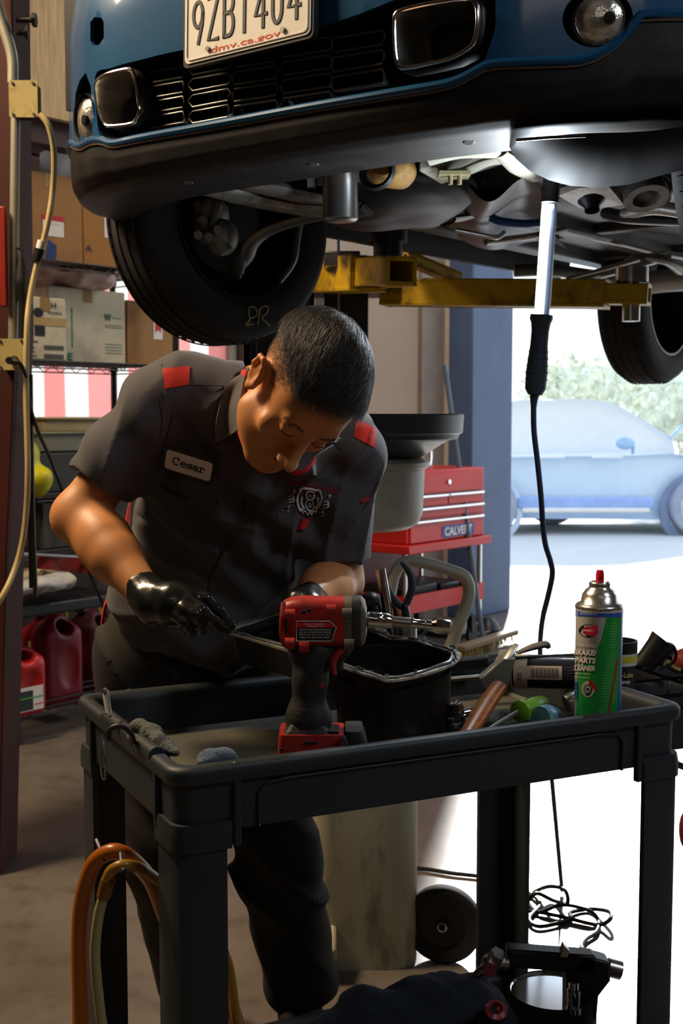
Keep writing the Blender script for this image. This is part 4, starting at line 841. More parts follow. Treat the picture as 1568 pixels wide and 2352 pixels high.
# wheel liners
for sg_ in (-1, 1):
    mb = MB(); mb.grid(lambda i, j, sg_=sg_: C(sg_*(.86-.32*j), .80+.39*math.cos(math.pi*i), 2.0+.37*math.sin(math.pi*i)), 16, 3); ub('wheel_liner', mb, m_black)
def pt(lst, m, name, r, flat=.5, n=12, sub=6, up=None):
    mb = MB(); mb.tube([P(*q) for q in lst], r, n, sub=sub, flat=flat, up=up); return ub(name, mb, m)
pt([(395, 428, 2.95), (470, 430, 3.0), (540, 445, 3.05), (600, 462, 3.1), (690, 478, 3.1), (780, 484, 3.1), (840, 478, 3.05)], m_ub2, 'front_subframe', [.02, .035, .04, .032, .03, .034, .03], .55)
pt([(560, 425, 3.0), (620, 432, 3.0), (700, 448, 3.05), (770, 462, 3.1)], m_ub2, 'subframe_rail', [.03, .045, .05, .03], .4)
pt([(845, 482, 3.05), (780, 487, 3.1), (720, 497, 3.15), (660, 512, 3.2), (610, 532, 3.25), (578, 560, 3.28), (566, 590, 3.3), (545, 612, 3.3)], mat('forged_arm', (.13, .13, .125), .38, .5, var=.3, dirt=(.03, .03, .03), dirt_amt=.5), 'control_arm', [.03, .03, .026, .027, .026, .026, .024, .024], .5)
mb = MB(); mb.cyl(P(545, 600, 3.3), P(545, 630, 3.3), .024, .017, 16); mb.cyl(P(545, 628, 3.3), P(545, 640, 3.3), .011, n=8); ub('ball_joint', mb, m_cast)
mb = MB(); mb.ball(P(485, 495, 3.4), (.05, .06, .055)); mb.ball(P(470, 520, 3.38), (.035, .05, .05)); mb.tube([P(455, 470, 3.38), P(470, 540, 3.35)], .02, 10); mb.tube([P(500, 470, 3.35), P(482, 545, 3.32)], .013, 10); mb.tube([P(462, 500, 3.32), P(478, 552, 3.32)], .014, 10); mb.ball(P(510, 545, 3.35), (.045, .05, .05)); mb.tube([P(495, 540, 3.32), P(520, 580, 3.32)], .02, 10)
for x, y in ((480, 545), (500, 528), (455, 540)): mb.cyl(P(x, y, 3.3), P(x, y, 3.27), .012, n=10)
ub('brake_caliper', mb, mat('old_caliper', (.36, .36, .33), .5, .3, var=.3, dirt=(.04, .04, .04), dirt_amt=.6))
mb = MB(); mb.cyl(wc-wax*.02, wc+wax*.02, .14, n=40); mb.cyl(wc+wax*.02, wc+wax*.09, .06, n=24); ub('brake_disc', mb, m_cast)
mb = MB(); mb.tube([P(640, 645, 3.45), P(672, 600, 3.45), P(682, 540, 3.42), P(690, 500, 3.4)], [.011, .011, .011, .011], 8, sub=4); ub('brace_strut', mb, m_cast)
mb = MB(); mb.lathe([(0, -.09), (.036, -.09), (.042, -.085), (.042, .05), (.046, .055), (.046, .1)], P(781, 420, 2.95), (0, 0, 1), 36); ub('oil_filter_housing', mb, mat('brushed_alu', (.5, .5, .5), .3, .9, var=.1))
mb = MB(); mb.tube([P(835, 392, 2.95), P(800, 385, 2.95)], .03, 14); ub('coolant_pipe', mb, m_ub2); mb = MB(); mb.tube([P(700, 402, 2.95), P(745, 398, 2.95)], .012, 10); mb.box(P(715, 405, 2.95), (.02, .02, .05)); mb.box(P(738, 400, 2.95), (.02, .02, .05)); ub('pipe_bracket', mb, m_ub2)
f = SDF().ell(P(890, 392, 2.85), (.045, .05, .038), k=.01).ell(P(925, 385, 2.85), (.03, .045, .048), k=.02).fn(lambda p: .004*vnoise(p, 70), 0, 'd'); cc = P(900, 390, 2.85)
o, _ = iso_obj('heat_shield', f, cc-.12, cc+.12, .005, mat('tan_heat_shield', S(205, 160, 96), .55, var=.2, scale=25, dirt=S(70, 58, 40), dirt_amt=.8, dirt_scale=22), car)
mb = MB(); mb.lathe([(.028, 0), (.04, .01), (.044, .0), (.03, -.012)], P(866, 396, 2.8), (-.4, -1, .2), 20, close=True); ub('flange_ring', mb, m_cast)
# beige front frame on the right of the sump
mb = MB(); mb.prism([(0, 0), (1, 0), (1, 1), (0, 1)], P(960, 395, 2.75), P(1165, 330, 2.75)-P(960, 395, 2.75), P(1010, 425, 2.9)-P(960, 395, 2.75), A(0, 0, .05)); ub('frame_plate', mb, m_ub3, .006)
pt([(985, 368, 2.7), (1050, 352, 2.68), (1120, 350, 2.66), (1175, 350, 2.66)], m_ub3, 'frame_tube', .02, .6)
pt([(1010, 402, 2.8), (1060, 396, 2.78), (1120, 372, 2.72), (1170, 365, 2.7)], m_ub3, 'frame_tube', [.022, .02, .018, .02], .5)
pt([(1150, 352, 2.65), (1190, 385, 2.68), (1230, 408, 2.72)], m_ub3, 'frame_tube', [.02, .028, .02], .5)
mb = MB(); mb.box(P(1042, 402, 2.75), (.07, .06, .008)); [mb.cyl(P(x, 404, 2.74), P(x, 424, 2.74), .0055, n=10) for x in (1034, 1055)]; ub('bolt_plate', mb, mat('rusty_bolts', S(150, 140, 105), .5, .3))
# sump, transmission, heat shields
f = SDF().ell(P(900, 445, 3.2), (.22, .25, .075), k=.05).ell(P(820, 440, 3.3), (.15, .2, .09), k=.05).ell(P(960, 470, 3.4), (.12, .2, .06), k=.05).fn(lambda p: .006*vnoise(p, 22, 2), 0, 'd'); cc = P(880, 450, 3.3)
iso_obj('transmission', f, cc-.55, cc+.55, .014, mat('dark_casting', (.035, .038, .04), .5, .4, var=.3, dirt=(.10, .10, .10), dirt_amt=.5), car)
mb = MB(); pa_, pb_ = [P(*q) for q in ((1000, 410, 3.1), (960, 460, 3.4), (935, 500, 3.8), (900, 520, 4.2))], [P(*q) for q in ((1240, 420, 2.9), (1250, 470, 3.2), (1240, 530, 3.7), (1300, 575, 4.6))]
def shp(i, j):
    k = i*3; i0 = min(2, int(k)); t = k-i0; a_ = pa_[i0]*(1-t)+pa_[i0+1]*t; b_ = pb_[i0]*(1-t)+pb_[i0+1]*t; q = a_*(1-j)+b_*j; q = q.copy(); q[2] += .05*math.sin(math.pi*j)*0+.03*math.sin(j*9)-.02*math.cos(i*5); return q
mb.grid(shp, 24, 24); ub('tunnel_shield', mb, mat('grey_shield', (.22, .22, .22), .42, .5, var=.2, scale=6, dirt=(.06, .06, .06), dirt_amt=.5), smooth=80)
pt([(945, 490, 3.3), (1010, 480, 3.3), (1080, 455, 3.2), (1110, 420, 3.1)], m_ub, 'shield_edge', .006, 1)
pt([(850, 508, 3.4), (920, 500, 3.4), (1000, 505, 3.4), (1060, 500, 3.5), (1110, 488, 3.6)], m_ub2, 'rear_crossmember', [.02, .03, .028, .03, .02], .35)
mb = MB(); mb.lathe([(.012, 0), (.03, .002), (.03, .006)], P(1022, 500, 3.38), (0, -.4, -1), 20); ub('drain_hole', mb, m_black)
m_rod = mat('shiny_rod', (.6, .6, .6), .2, 1., var=.1)
pt([(1045, 528, 3.7), (1095, 538, 3.7), (1140, 545, 3.7), (1160, 532, 3.7)], m_rod, 'brake_line', .008, 1); pt([(1115, 555, 3.75), (1180, 548, 3.8), (1235, 540, 3.8), (1300, 525, 3.8)], m_rod, 'brake_line', [.012, .011, .01, .01], 1)
mb = MB(); mb.tube([P(1125, 498, 3.5), P(1150, 508, 3.5), P(1200, 514, 3.5), P(1250, 512, 3.5)], .012, 8, sub=5); ub('blue_hose', mb, mat('blue_hose_plastic', S(20, 70, 140), .4))
pt([(1280, 520, 4.2), (1360, 545, 4.4), (1430, 560, 4.5), (1500, 578, 4.6), (1570, 590, 4.7)], m_rod, 'parking_brake_cable', .011, 1)
pt([(1270, 660, 4.3), (1350, 640, 4.3), (1430, 620, 4.35), (1500, 600, 4.4), (1540, 590, 4.4)], m_rod, 'stabiliser_rod', .012, 1); pt([(1300, 642, 4.4), (1400, 615, 4.4), (1480, 590, 4.4), (1530, 580, 4.4)], m_rod, 'stabiliser_rod', .009, 1)
pt([(1450, 600, 4.5), (1480, 592, 4.4), (1530, 600, 4.4), (1560, 620, 4.5)], m_ub2, 'trailing_arm', [.03, .025, .025, .03], .6)
pt([(1475, 652, 4.9), (1520, 646, 4.9), (1600, 640, 4.9)], mat('pale_muffler', (.5, .5, .48), .4, .5), 'exhaust_pipe', .045, 1)
pt([(1180, 622, 4.6), (1260, 620, 4.6), (1350, 632, 4.7), (1450, 645, 4.8)], m_ub, 'sill_rail', .03, .8)
# right lower arm bracket and liner bulge
mb = MB(); q = [P(1282, 450, 2.75), P(1330, 432, 2.7), P(1395, 425, 2.7), P(1432, 470, 2.75), P(1360, 482, 2.8), P(1330, 478, 2.8)]; mb.add(q+[p+A(0, 0, .015) for p in q], [(0, 1, 2, 3, 4, 5), (11, 10, 9, 8, 7, 6)]+[(i, (i+1) % 6, 6+(i+1) % 6, 6+i) for i in range(6)]); ub('arm_bracket', mb, mat('bright_bracket', (.6, .6, .6), .35, .6, dirt=(.1, .1, .1), dirt_amt=.6, dirt_scale=20))
mb = MB(); mb.lathe([(0, 0), (.022, .0), (.03, .006), (.016, .02), (.016, .03)], P(1358, 455, 2.66), (0, -.3, -1), 20); ub('bush_mount', mb, m_black)
pt([(1430, 495, 2.9), (1500, 478, 2.85), (1580, 488, 2.8)], mat('bright_bracket', (.6, .6, .6), .35), 'lower_arm', .016, 1); pt([(1395, 490, 2.95), (1450, 500, 2.9), (1580, 505, 2.9)], m_cast, 'lower_arm', .025, .6)
mb = MB(); mb.ball(P(1480, 440, 2.8), (.07, .06, .04)); mb.lathe([(.03, 0), (.05, 0), (.05, .02), (.03, .02)], P(1480, 440, 2.74), (.1, -.5, -1), 24, close=True); ub('strut_mount', mb, m_ub2)
mb = MB()
lo_px = [(1165, 338), (1185, 365), (1215, 392), (1260, 414), (1310, 427), (1370, 431), (1440, 425), (1510, 405), (1575, 388), (1640, 370)]; up_px = [(1185, 326), (1230, 318), (1270, 312), (1310, 308), (1350, 306), (1390, 305), (1440, 304), (1500, 300), (1575, 290), (1640, 280)]
mb.grid(lambda i, j: (lambda k, t: P(*(A(*lo_px[k])*(1-t)+A(*lo_px[min(9, k+1)])*t), 2.35+.1*0)*(1-j)+P(*(A(*up_px[k])*(1-t)+A(*up_px[min(9, k+1)])*t), 2.12)*j+A(0, -.03*math.sin(math.pi*j), -.01*math.sin(math.pi*j)))(min(8, int(i*9)), i*9-min(8, int(i*9))), 36, 12)
ub('splash_guard', mb, mat('guard_black', (.010, .012, .016), .75, var=.2, ior=1.2), smooth=80)
mb = MB(); mb.tube([P(1185, 322, 2.1), P(1260, 316, 2.1), P(1345, 312, 2.1)], .003, 6); ub('guard_seam', mb, m_black)
# ================================================================== SERVICE CART
KZ = .88; KF = Pz(385, 1772, KZ)[:2]; KX = nrm(Pz(1545, 1622, KZ)-Pz(385, 1772, KZ)); KY = A(-KX[1], KX[0], 0); KL, KW = .925, .535
KY = nrm(KY+A(-.03, 0, 0)); K0 = A(KF[0], KF[1], 0)+KX*.004-KY*.004; KA = [KX, KY, ZZ]
def K(x, y, z): return K0+KX*x+KY*y+A(0, 0, z)
m_cart = mat('cart_plastic', S(35, 43, 50), .52, var=.18, scale=6, dirt=S(30, 32, 34), dirt_amt=.5, dirt_scale=12, bump=.04, bscale=90)
m_cartf = mat('cart_tray_floor', S(86, 86, 76), .6, var=.2, scale=5, dirt=S(120, 116, 100), dirt_amt=.4, dirt_scale=11)
cart = thing('service_cart', K(KL/2, KW/2, 0), 'grey-black plastic two-tray service cart in front of the mechanic, loaded with tools', 'cart')
def tray(z, name):
    prof = [(.020, z-.100), (.012, z-.100), (.010, z-.028), (.003, z-.026), (.0, z-.018), (.0, z-.007), (.004, z-.001), (.012, z), (.022, z-.001), (.028, z-.008), (.030, z-.016), (.036, z-.074), (.042, z-.080)]
    mb = MB(); rings = [[K(KL/2+x, KW/2+y, zz_) for x, y in rrect(KL-2*i, KW-2*i, max(.008, .034-i*.5), 8)] for i, zz_ in prof]
    loft(mb, rings[:-1]); o = mb.build(name, m_cart, cart, smooth=50)
    mb = MB(); loft(mb, [rings[-2], rings[-1], [p-A(0, 0, .006) for p in rings[-1]]], cap0=False, cap1=True); mb.add(rings[-1], [tuple(range(len(rings[-1])))]); mb.build('tray_floor', m_cartf, o, smooth=50)
    return o
tr = tray(KZ, 'top_tray'); tray(.19, 'lower_tray')
# raised bands and recessed panel edges on the skirt
for xx in (.10, KL-.10):
    for yy, sg in ((.009, -1), (KW-.009, 1)): mb = MB(); mb.box(K(xx, yy, KZ-.062), (.012, .012, .125), KA); mb.build('skirt_band', m_cart, tr, bevel=.003)
mb = MB(); mb.tube([K(.135, .0095, KZ-.10), K(.135, .0095, KZ-.05), K(.145, .0095, KZ-.038), K(.18, .0095, KZ-.034), K(KL-.18, .0095, KZ-.034), K(KL-.145, .0095, KZ-.038), K(KL-.135, .0095, KZ-.05), K(KL-.135, .0095, KZ-.10)], .004, 8, flat=.6); mb.build('skirt_rib', m_cart, tr)
for yy in (.09, KW-.09): mb = MB(); mb.box(K(.009, yy, KZ-.055), (.012, .012, .11), KA); mb.build('skirt_band', m_cart, tr, bevel=.003)
# notch in the left end rim
mb = MB(); mb.tube([K(.012, .10, KZ-.004), K(.012, .36, KZ-.004)], .0135, 12); mb.build('end_grip', m_cart, tr)
def leg(cx, cy, sx_, sy_):
    w1, w2, th = .077, .080, .010; i0 = .008
    def q(x, y, z): return K(cx+sx_*(x+i0), cy+sy_*(y+i0), z)
    out = [(.02, 0), (w1, 0), (w1, th), (.024, th), (th, .024), (th, w2), (0, w2), (0, .02), (.006, .006)]
    mb = MB(); rings = [[q(x-.0, y-.0, zz_) for x, y in out] for zz_ in (.10, KZ-.10)]
    if sx_*sy_ < 0: pass
    loft(mb, rings, cap0=True, cap1=True); o = mb.build('leg', m_cart, cart, smooth=40)
    mb = MB(); out2 = [(.016, -.004), (w1+.006, -.004), (w1+.006, th+.002), (.024, th+.002), (th+.002, .024), (th+.002, w2+.006), (-.004, w2+.006), (-.004, .016), (.003, .003)]
    loft(mb, [[q(x, y, KZ-.125) for x, y in out2], [q(x, y, KZ-.10) for x, y in out2], [q(x+.002, y+.002, KZ-.085) for x, y in out2]], cap0=True, cap1=True); mb.build('corner_sleeve', m_cart, o, smooth=40)
    c = q(.045, .045, .05); mb = MB(); mb.cyl(c-KX*.016-A(0, 0, .0), c+KX*.016, .05, n=28); mb.build('caster_wheel', m_blackr, o); mb = MB(); mb.box(c+A(0, 0, .045), (.05, .05, .02), KA); mb.box(c+KX*.022+A(0, 0, .025), (.004, .03, .06), KA); mb.box(c-KX*.022+A(0, 0, .025), (.004, .03, .06), KA); mb.build('caster_fork', m_steel, o)
leg(0, 0, 1, 1); leg(KL, 0, -1, 1); leg(0, KW, 1, -1); leg(KL, KW, -1, -1)
# wire hooks and hose on the left end
mb = MB(); mb.tube([P(237, 1592, 1.93), P(241, 1584, 1.93), P(246, 1588, 1.93), P(247, 1600, 1.925), P(253, 1645, 1.90)], .0035, 8, sub=4); mb.tube([P(237, 1592, 1.93), P(245, 1640, 1.905)], .0028, 8)
tag(mb.build('cotter_pin', m_steel), 'bent steel wire pin standing on the back left corner of the cart', 'pin')
mb = MB(); mb.tube([P(234, 1686, 1.83), P(232, 1740, 1.82), P(233, 1775, 1.82), P(238, 1790, 1.82), P(242, 1780, 1.82), P(240, 1740, 1.82), P(237, 1700, 1.83)], .0018, 8, sub=5); tag(mb.build('hanging_wire_pin', m_steel), 'long thin wire pin hanging down the left end of the cart', 'pin')
m_bk = MATS['black_plastic']
mb = MB(); mb.tube([P(250, 1700, 1.80), P(252, 1678, 1.80), P(268, 1668, 1.80), P(286, 1672, 1.80), P(300, 1684, 1.81), P(308, 1705, 1.82)], .004, 8, sub=5); tag(mb.build('rim_hook', m_bk), 'black hook wrapped over the left rim of the cart', 'hook')
mb = MB()
mb.tube([P(222, 1930, 1.80), P(230, 1950, 1.78), P(238, 1966, 1.76), P(242, 1972, 1.75)], .004, 8, sub=4); tag(mb.build('hose_hook', m_bk), 'black hook holding the orange hose on the cart leg', 'hook', 'hose hooks on the cart end')
mb = MB(); mb.tube([P(278, 1960, 1.74), P(281, 1990, 1.72), P(286, 2003, 1.70)], .0045, 8, sub=4); tag(mb.build('hose_hook', m_bk), 'black hook holding the yellow hose on the cart leg', 'hook', 'hose hooks on the cart end')
m_or = mat('orange_hose', S(160, 86, 14), .35, var=.15, coat=.2); m_ye = mat('yellow_hose', S(140, 102, 26), .35, var=.15, coat=.2); m_pale = mat('clear_tube', S(150, 140, 96), .3, var=.1)
mb = MB(); mb.tube([P(400, 2690, 1.84), P(290, 2700, 1.80), P(215, 2600, 1.77), P(188, 2420, 1.76), P(184, 2300, 1.77), P(182, 2150, 1.78), P(190, 2060, 1.78), P(215, 1985, 1.77), P(250, 1958, 1.76), P(280, 1960, 1.76), P(315, 1985, 1.78), P(350, 2030, 1.80), P(385, 2120, 1.83), P(440, 2260, 1.87), P(520, 2290, 1.90), P(545, 2400, 1.90), P(500, 2580, 1.88), P(400, 2690, 1.84)], .0125, 12, sub=8); tag(mb.build('orange_hose', m_or), 'orange hose hanging in a loop from the left end of the cart', 'hose')
th = thing('yellow_hose', P(243, 2040, 1.72), 'thinner yellow hose looped inside the orange hose on the cart end', 'hose')
mb = MB(); mb.tube([P(243, 2030, 1.72), P(256, 2000, 1.72), P(285, 1987, 1.72), P(320, 1993, 1.74), P(350, 2012, 1.77), P(400, 2050, 1.82), P(470, 2110, 1.88), P(520, 2200, 1.88), P(540, 2330, 1.86), P(548, 2400, 1.86), P(500, 2560, 1.84), P(400, 2650, 1.80)], .0085, 12, sub=8); mb.build('yellow_length', m_ye, th)
mb = MB(); mb.tube([P(248, 2020, 1.72), P(242, 2042, 1.72), P(238, 2060, 1.72)], .0105, 12); mb.build('coupling', mat('brass_dark', S(110, 70, 24), .4), th)
mb = MB(); mb.tube([P(238, 2056, 1.72), P(225, 2110, 1.72), P(218, 2190, 1.72), P(225, 2280, 1.72), P(240, 2380, 1.72), P(290, 2560, 1.74), P(398, 2650, 1.80)], .0078, 12, sub=8); mb.build('clear_length', m_pale, th)
# ---- rags in the tray
m_ragb = mat('grey_rag', S(92, 96, 92), .95, var=.2, scale=60, bump=.6, bscale=260); m_ragc = mat('blue_grey_rag', S(84, 98, 112), .95, var=.2, scale=60, bump=.6, bscale=260)
def rag(name, pts, r, m, label, seed=0, h=.004, amp=.005, fr=70, cat='rag', flat=1.):
    f = SDF()
    for i in range(len(pts)-1): f.cap(pts[i], pts[i+1], r[i], r[i+1], k=.012)
    f.fn(lambda p: amp*vnoise(p, fr, seed)+amp*.5*vnoise(p, fr*2.3, seed+5), 0, 'd'); q = np.array(pts); R = max(r)+.03
    o, _ = iso_obj(name, f, q.min(0)-R, q.max(0)+R, h, m); return tag(o, label, cat)
rag('grey_rag', [P(318, 1672, 1.86), P(345, 1690, 1.84), P(372, 1712, 1.81), P(400, 1728, 1.79)], [.011, .014, .013, .006], m_ragb, 'grey towelling rag bundled over the left rim of the cart', 1)
rag('grey_rag_fold', [P(300, 1690, 1.84), P(335, 1715, 1.82), P(380, 1735, 1.80)], [.008, .012, .007], m_ragb, 'second fold of grey towelling lying inside the left rim', 3)
rag('blue_rag', [P(455, 1755, 1.80), P(480, 1745, 1.82), P(515, 1742, 1.84), P(548, 1748, 1.85)], [.006, .012, .013, .006], m_ragc, 'blue-grey rag lying on the tray floor near the front rim', 4)
# ================================================================== OIL PAN
m_pan = mat('black_oily_metal', (.005, .005, .0055), .38, .0, var=.3, scale=8, coat=.08)
m_gask = mat('bare_flange_metal', (.60, .57, .50), .42, .45, var=.25, scale=40, dirt=(.03, .03, .03), dirt_amt=.95, dirt_scale=38)
pan = thing('oil_pan', P(900, 1700, 2.05), 'black deep oil pan with a bare metal flange, held over the cart', 'oil pan')
rim_px = [(508, 1446, 2.13), (520, 1440, 2.15), (560, 1428, 2.19), (650, 1402, 2.28), (760, 1408, 2.30), (850, 1440, 2.22), (905, 1462, 2.17), (960, 1466, 2.15), (1010, 1482, 2.12), (1048, 1494, 2.09), (1058, 1504, 2.06), (1040, 1524, 2.02), (985, 1545, 1.99), (930, 1558, 1.965), (890, 1562, 1.955), (868, 1556, 1.955), (800, 1536, 1.965), (690, 1502, 1.995), (600, 1474, 2.05), (530, 1454, 2.11)]
rim = [P(*q) for q in rim_px]; pc_ = np.mean(rim, 0)
def inset(r, d, dz): return [p+nrm((pc_-p)*A(1, 1, 0))*d+A(0, 0, dz) for p in r]
rim, _ = spline(rim, [0]*len(rim), 3, True); fl_in = inset(rim, .016, 0)
mb = MB(); loft(mb, [inset(rim, .0, -.004), rim, fl_in, inset(rim, .016, -.004), inset(rim, 0, -.004)]); mb.build('flange', m_gask, pan, smooth=40)
mb = MB(); w0 = inset(rim, .014, -.003); w1 = inset(rim, .022, -.02)
shal = [p+A(0, 0, -.055) if True else p for p in inset(rim, .03, 0)]; loft(mb, [w0, w1, shal]); mb.add(shal, [tuple(range(len(shal)))]); mb.build('shallow_body', m_pan, pan, smooth=50, solid=.003)
# deep sump (right side)
dpx = [(782, 1545, 1.985), (830, 1556, 1.985), (880, 1570, 1.975), (930, 1566, 1.985), (985, 1552, 2.01), (1030, 1530, 2.045), (1028, 1508, 2.07), (1000, 1496, 2.10), (950, 1480, 2.13), (880, 1466, 2.15), (810, 1470, 2.12), (775, 1500, 2.05)]
top = [P(*q)+A(0, 0, -.012) for q in dpx]; top, _ = spline(top, [0]*len(top), 3, True); dc_ = np.mean(top, 0)
def dn(z, k): return [A(dc_[0]+(p[0]-dc_[0])*k, dc_[1]+(p[1]-dc_[1])*k, z+(p[2]-dc_[2])*.3) for p in top]
mb = MB(); loft(mb, [top, dn(.92, .995), dn(.84, .97), dn(.823, .95), dn(.813, .90)]); b_ = dn(.813, .90); mb.add(b_, [tuple(range(len(b_)))]); mb.build('deep_sump', m_pan, pan, smooth=40, solid=.003)
mb = MB(); mb.tube([P(560, 1468, 2.12), P(600, 1448, 2.17), P(645, 1438, 2.2)], .004, 8); mb.build('baffle', m_pan, pan)
# sealant beads and bolt holes along the flange
m_seal = mat('grey_sealant', (.16, .17, .18), .25, .3, coat=.5, var=.3)
mid = [(a+b)/2+A(0, 0, .001) for a, b in zip(rim, fl_in)]; nn_ = len(mid)
mb = MB(); mb.tube([m_+A(0, 0, .0012)+nrm((pc_-m_)*A(1, 1, 0))*random.uniform(-.003, .006) for m_ in mid], [random.uniform(.0018, .0045) for _ in mid], 8, closed=True, flat=.6); mb.build('sealant_bead', m_seal, pan)
for i in range(0, nn_, 4):
    if i % 8 == 0: mb = MB(); mb.lathe([(0, .0016), (.0045, .0016), (.005, .0004)], mid[i], n=12); mb.build('bolt_hole', m_ink, pan)
for i in range(2, nn_, 5):
    mb = MB(); c = mid[i]; mb.tube([c+A(random.uniform(-.008, .008), random.uniform(-.006, .006), .001), c+A(random.uniform(-.004, .004), 0, .006), c+A(random.uniform(-.01, .01), random.uniform(-.006, .006), .002+random.random()*.006)], [.003, .002, .001], 6, sub=3, flat=.5); mb.build('sealant_flake', m_seal, pan)
# ================================================================== IMPACT WRENCH
YW = 1.86
def w(px, py, dy=0.): return P(px, py, YW)+A(0, dy, 0)
m_wred = mat('tool_red', S(158, 38, 32), .42, var=.15, scale=10, dirt=S(60, 26, 24), dirt_amt=.6, dirt_scale=16); m_wblk = mat('tool_black', (.018, .018, .018), .55, var=.3, scale=14, bump=.15, bscale=200); m_wgry = mat('tool_grey_metal', S(108, 104, 94), .42, .4, var=.2, dirt=S(56, 52, 46), dirt_amt=.5, dirt_scale=18)
wr = thing('impact_wrench', w(735, 1742), 'red and black cordless impact wrench with a chrome extension standing in the cart', 'impact wrench')
ax = nrm(w(840, 1430)-w(650, 1420)); up = nrm(np.cross(ax, A(0, 1, 0))); up = up if up[2] > 0 else -up; dp = A(0, 1, 0)
c0 = w(745, 1426); sc_ = np.linalg.norm(w(840, 1426)-w(650, 1426))/190.
def sec(px, hw, hh, r, cy=1426, n=6): c = w(px, cy)+ax*0; return [c+dp*x+ZZ*y for x, y in rrect(hw*2*sc_, hh*2*sc_, r*sc_, n)]
def seclist(l, m, name, parent=wr, b=0): mb = MB(); loft(mb, [sec(*q) for q in l], cap0=True, cap1=True); return mb.build(name, m, parent, smooth=42, bevel=b)
seclist([(652, 30, 40, 18), (655, 36, 48, 20), (672, 42, 54, 22), (700, 43, 56, 22), (790, 42, 54, 22)], m_wred, 'motor_housing')
seclist([(650, 34, 44, 30, 1426), (650.5, 37, 47, 30, 1426), (668, 39, 50, 30, 1426), (669, 36, 46, 30, 1426)], m_wblk, 'rear_cap')
mb = MB(); mb.tube([w(653, 1378, -.03), w(650, 1410, -.04), w(650, 1450, -.04), w(655, 1474, -.03)], .004, 8, sub=4); mb.build('rear_trim', m_wred, wr)
seclist([(785, 41, 53, 22), (800, 44, 56, 26), (830, 44, 56, 30), (838, 38, 48, 30), (842, 24, 30, 24)], m_wgry, 'hammer_case')
seclist([(808, 45, 57, 28), (826, 45.5, 57, 30), (828, 44, 55, 30)], m_wblk, 'nose_boot')
for (x, y) in ((700, 1392), (712, 1388)): mb = MB(); mb.box(w(x, y, -.0585), (.006, .004, .006)); mb.build('vent_slot', m_ink, wr)
for (x, y) in ((795, 1396), (800, 1465), (668, 1398), (668, 1462), (700, 1470), (760, 1388)):
    mb = MB(); mb.cyl(w(x-10, y, -.056), w(x+12, y, -.056), .0085, n=14); mb.build('screw_boss', m_wgry if x > 780 else m_wred, wr); 
lf = lambda u, v, off=0.: w(684+u*90, 1411+v*44, -.0625-off)
lb = MB(); lb.add([lf(0, 0), lf(.82, 0), lf(.98, .32), lf(.86, 1), lf(0, 1)], [(0, 1, 2, 3, 4)]); lo_ = lb.build('rating_label', mat('label_black', (.02, .02, .022), .4), wr)
lb = MB(); lb.add([lf(.02, .06, .0006), lf(.81, .06, .0006), lf(.94, .32, .0006), lf(.02, .32, .0006)], [(0, 1, 2, 3)]); lb.build('label_red_band', mat('label_red', S(200, 30, 50), .4), lo_)
lb = MB(); lb.tube([lf(0, 0, .0004), lf(.82, 0, .0004), lf(.98, .32, .0004), lf(.86, 1, .0004), lf(0, 1, .0004)], .0006, 5, closed=True); lb.build('label_border', m_white, lo_)
for k, (s_, y, wd) in enumerate((('IMPACT WRENCH', .14, .5), ('CORDLESS  18 V', .25, .4), ('WEAR EYE PROTECTION READ MANUAL', .42, .8), ('USE ONLY IMPACT RATED SOCKETS', .55, .78), ('KEEP HANDS CLEAR AVOID INJURY', .68, .8), ('SERIAL No. 404 US PAT. PEND.', .81, .74))):
    lb = MB(); text_map(lb, s_, lambda u, v: w(684+(.46+u)*90, 1411+(y)*44-v*44, -.0638), wd, .07, m=0); lb.build('label_text', m_white, lo_)
# handle: dark grip with trigger
f = SDF().cap(w(715, 1500), w(712, 1560), .026, .024, k=.02).cap(w(712, 1560), w(706, 1650), .024, .027, k=.02).cap(w(690, 1490), w(780, 1490), .020, .018, k=.02).cap(w(700, 1650), w(720, 1655), .028, .028, k=.02).fn(lambda p: .0012*np.sin(p[:, 2]*900)*(np.abs(p[:, 1]-YW) > .012), 0, 'd')
iso_obj('grip', f, w(650, 1700)-A(.05, .06, .03), w(820, 1460)+A(.05, .06, .05), .0035, m_wblk, wr)
mb = MB(); mb.tube([w(788, 1488, -.018), w(772, 1500, -.018), w(764, 1520, -.018), w(768, 1544, -.018)], [.005, .006, .006, .004], 10, sub=5); mb.build('trigger_guard', m_wred, wr)
mb = MB(); mb.tube([w(782, 1498), w(774, 1518), w(780, 1540)], [.010, .011, .007], 12, sub=4); mb.build('trigger', m_bk, wr)
mb = MB(); mb.cyl(w(738, 1566, -.026), w(738, 1566, -.02), .004, n=12); mb.build('mode_dot', m_wred, wr)
mb = MB(); rr = lambda cx, cy, hw, hd, zpy: [P(cx, zpy, YW)+A(x, y, 0) for x, y in rrect(hw*2*sc_, hd*2*sc_, 12*sc_, 6)]
loft(mb, [rr(707, 0, 40, 40, 1655), rr(707, 0, 46, 46, 1666), rr(705, 0, 60, 56, 1682), rr(705, 0, 60, 56, 1686)], cap0=True, cap1=True); mb.build('foot', m_wblk, wr, smooth=50)
mb = MB(); loft(mb, [rr(716, 0, 74, 58, 1674), rr(718, 0, 77, 60, 1684), rr(718, 0, 78, 61, 1715), rr(720, 0, 76, 60, 1742)], cap0=True, cap1=True); bt = mb.build('battery', m_wred, wr, smooth=42)
mb = MB(); loft(mb, [rr(812, 0, 20, 50, 1668), rr(816, 0, 24, 54, 1690), rr(822, 0, 24, 54, 1720), rr(822, 0, 22, 52, 1742)], cap0=True, cap1=True); mb.build('battery_nose', m_wblk, bt, smooth=42)
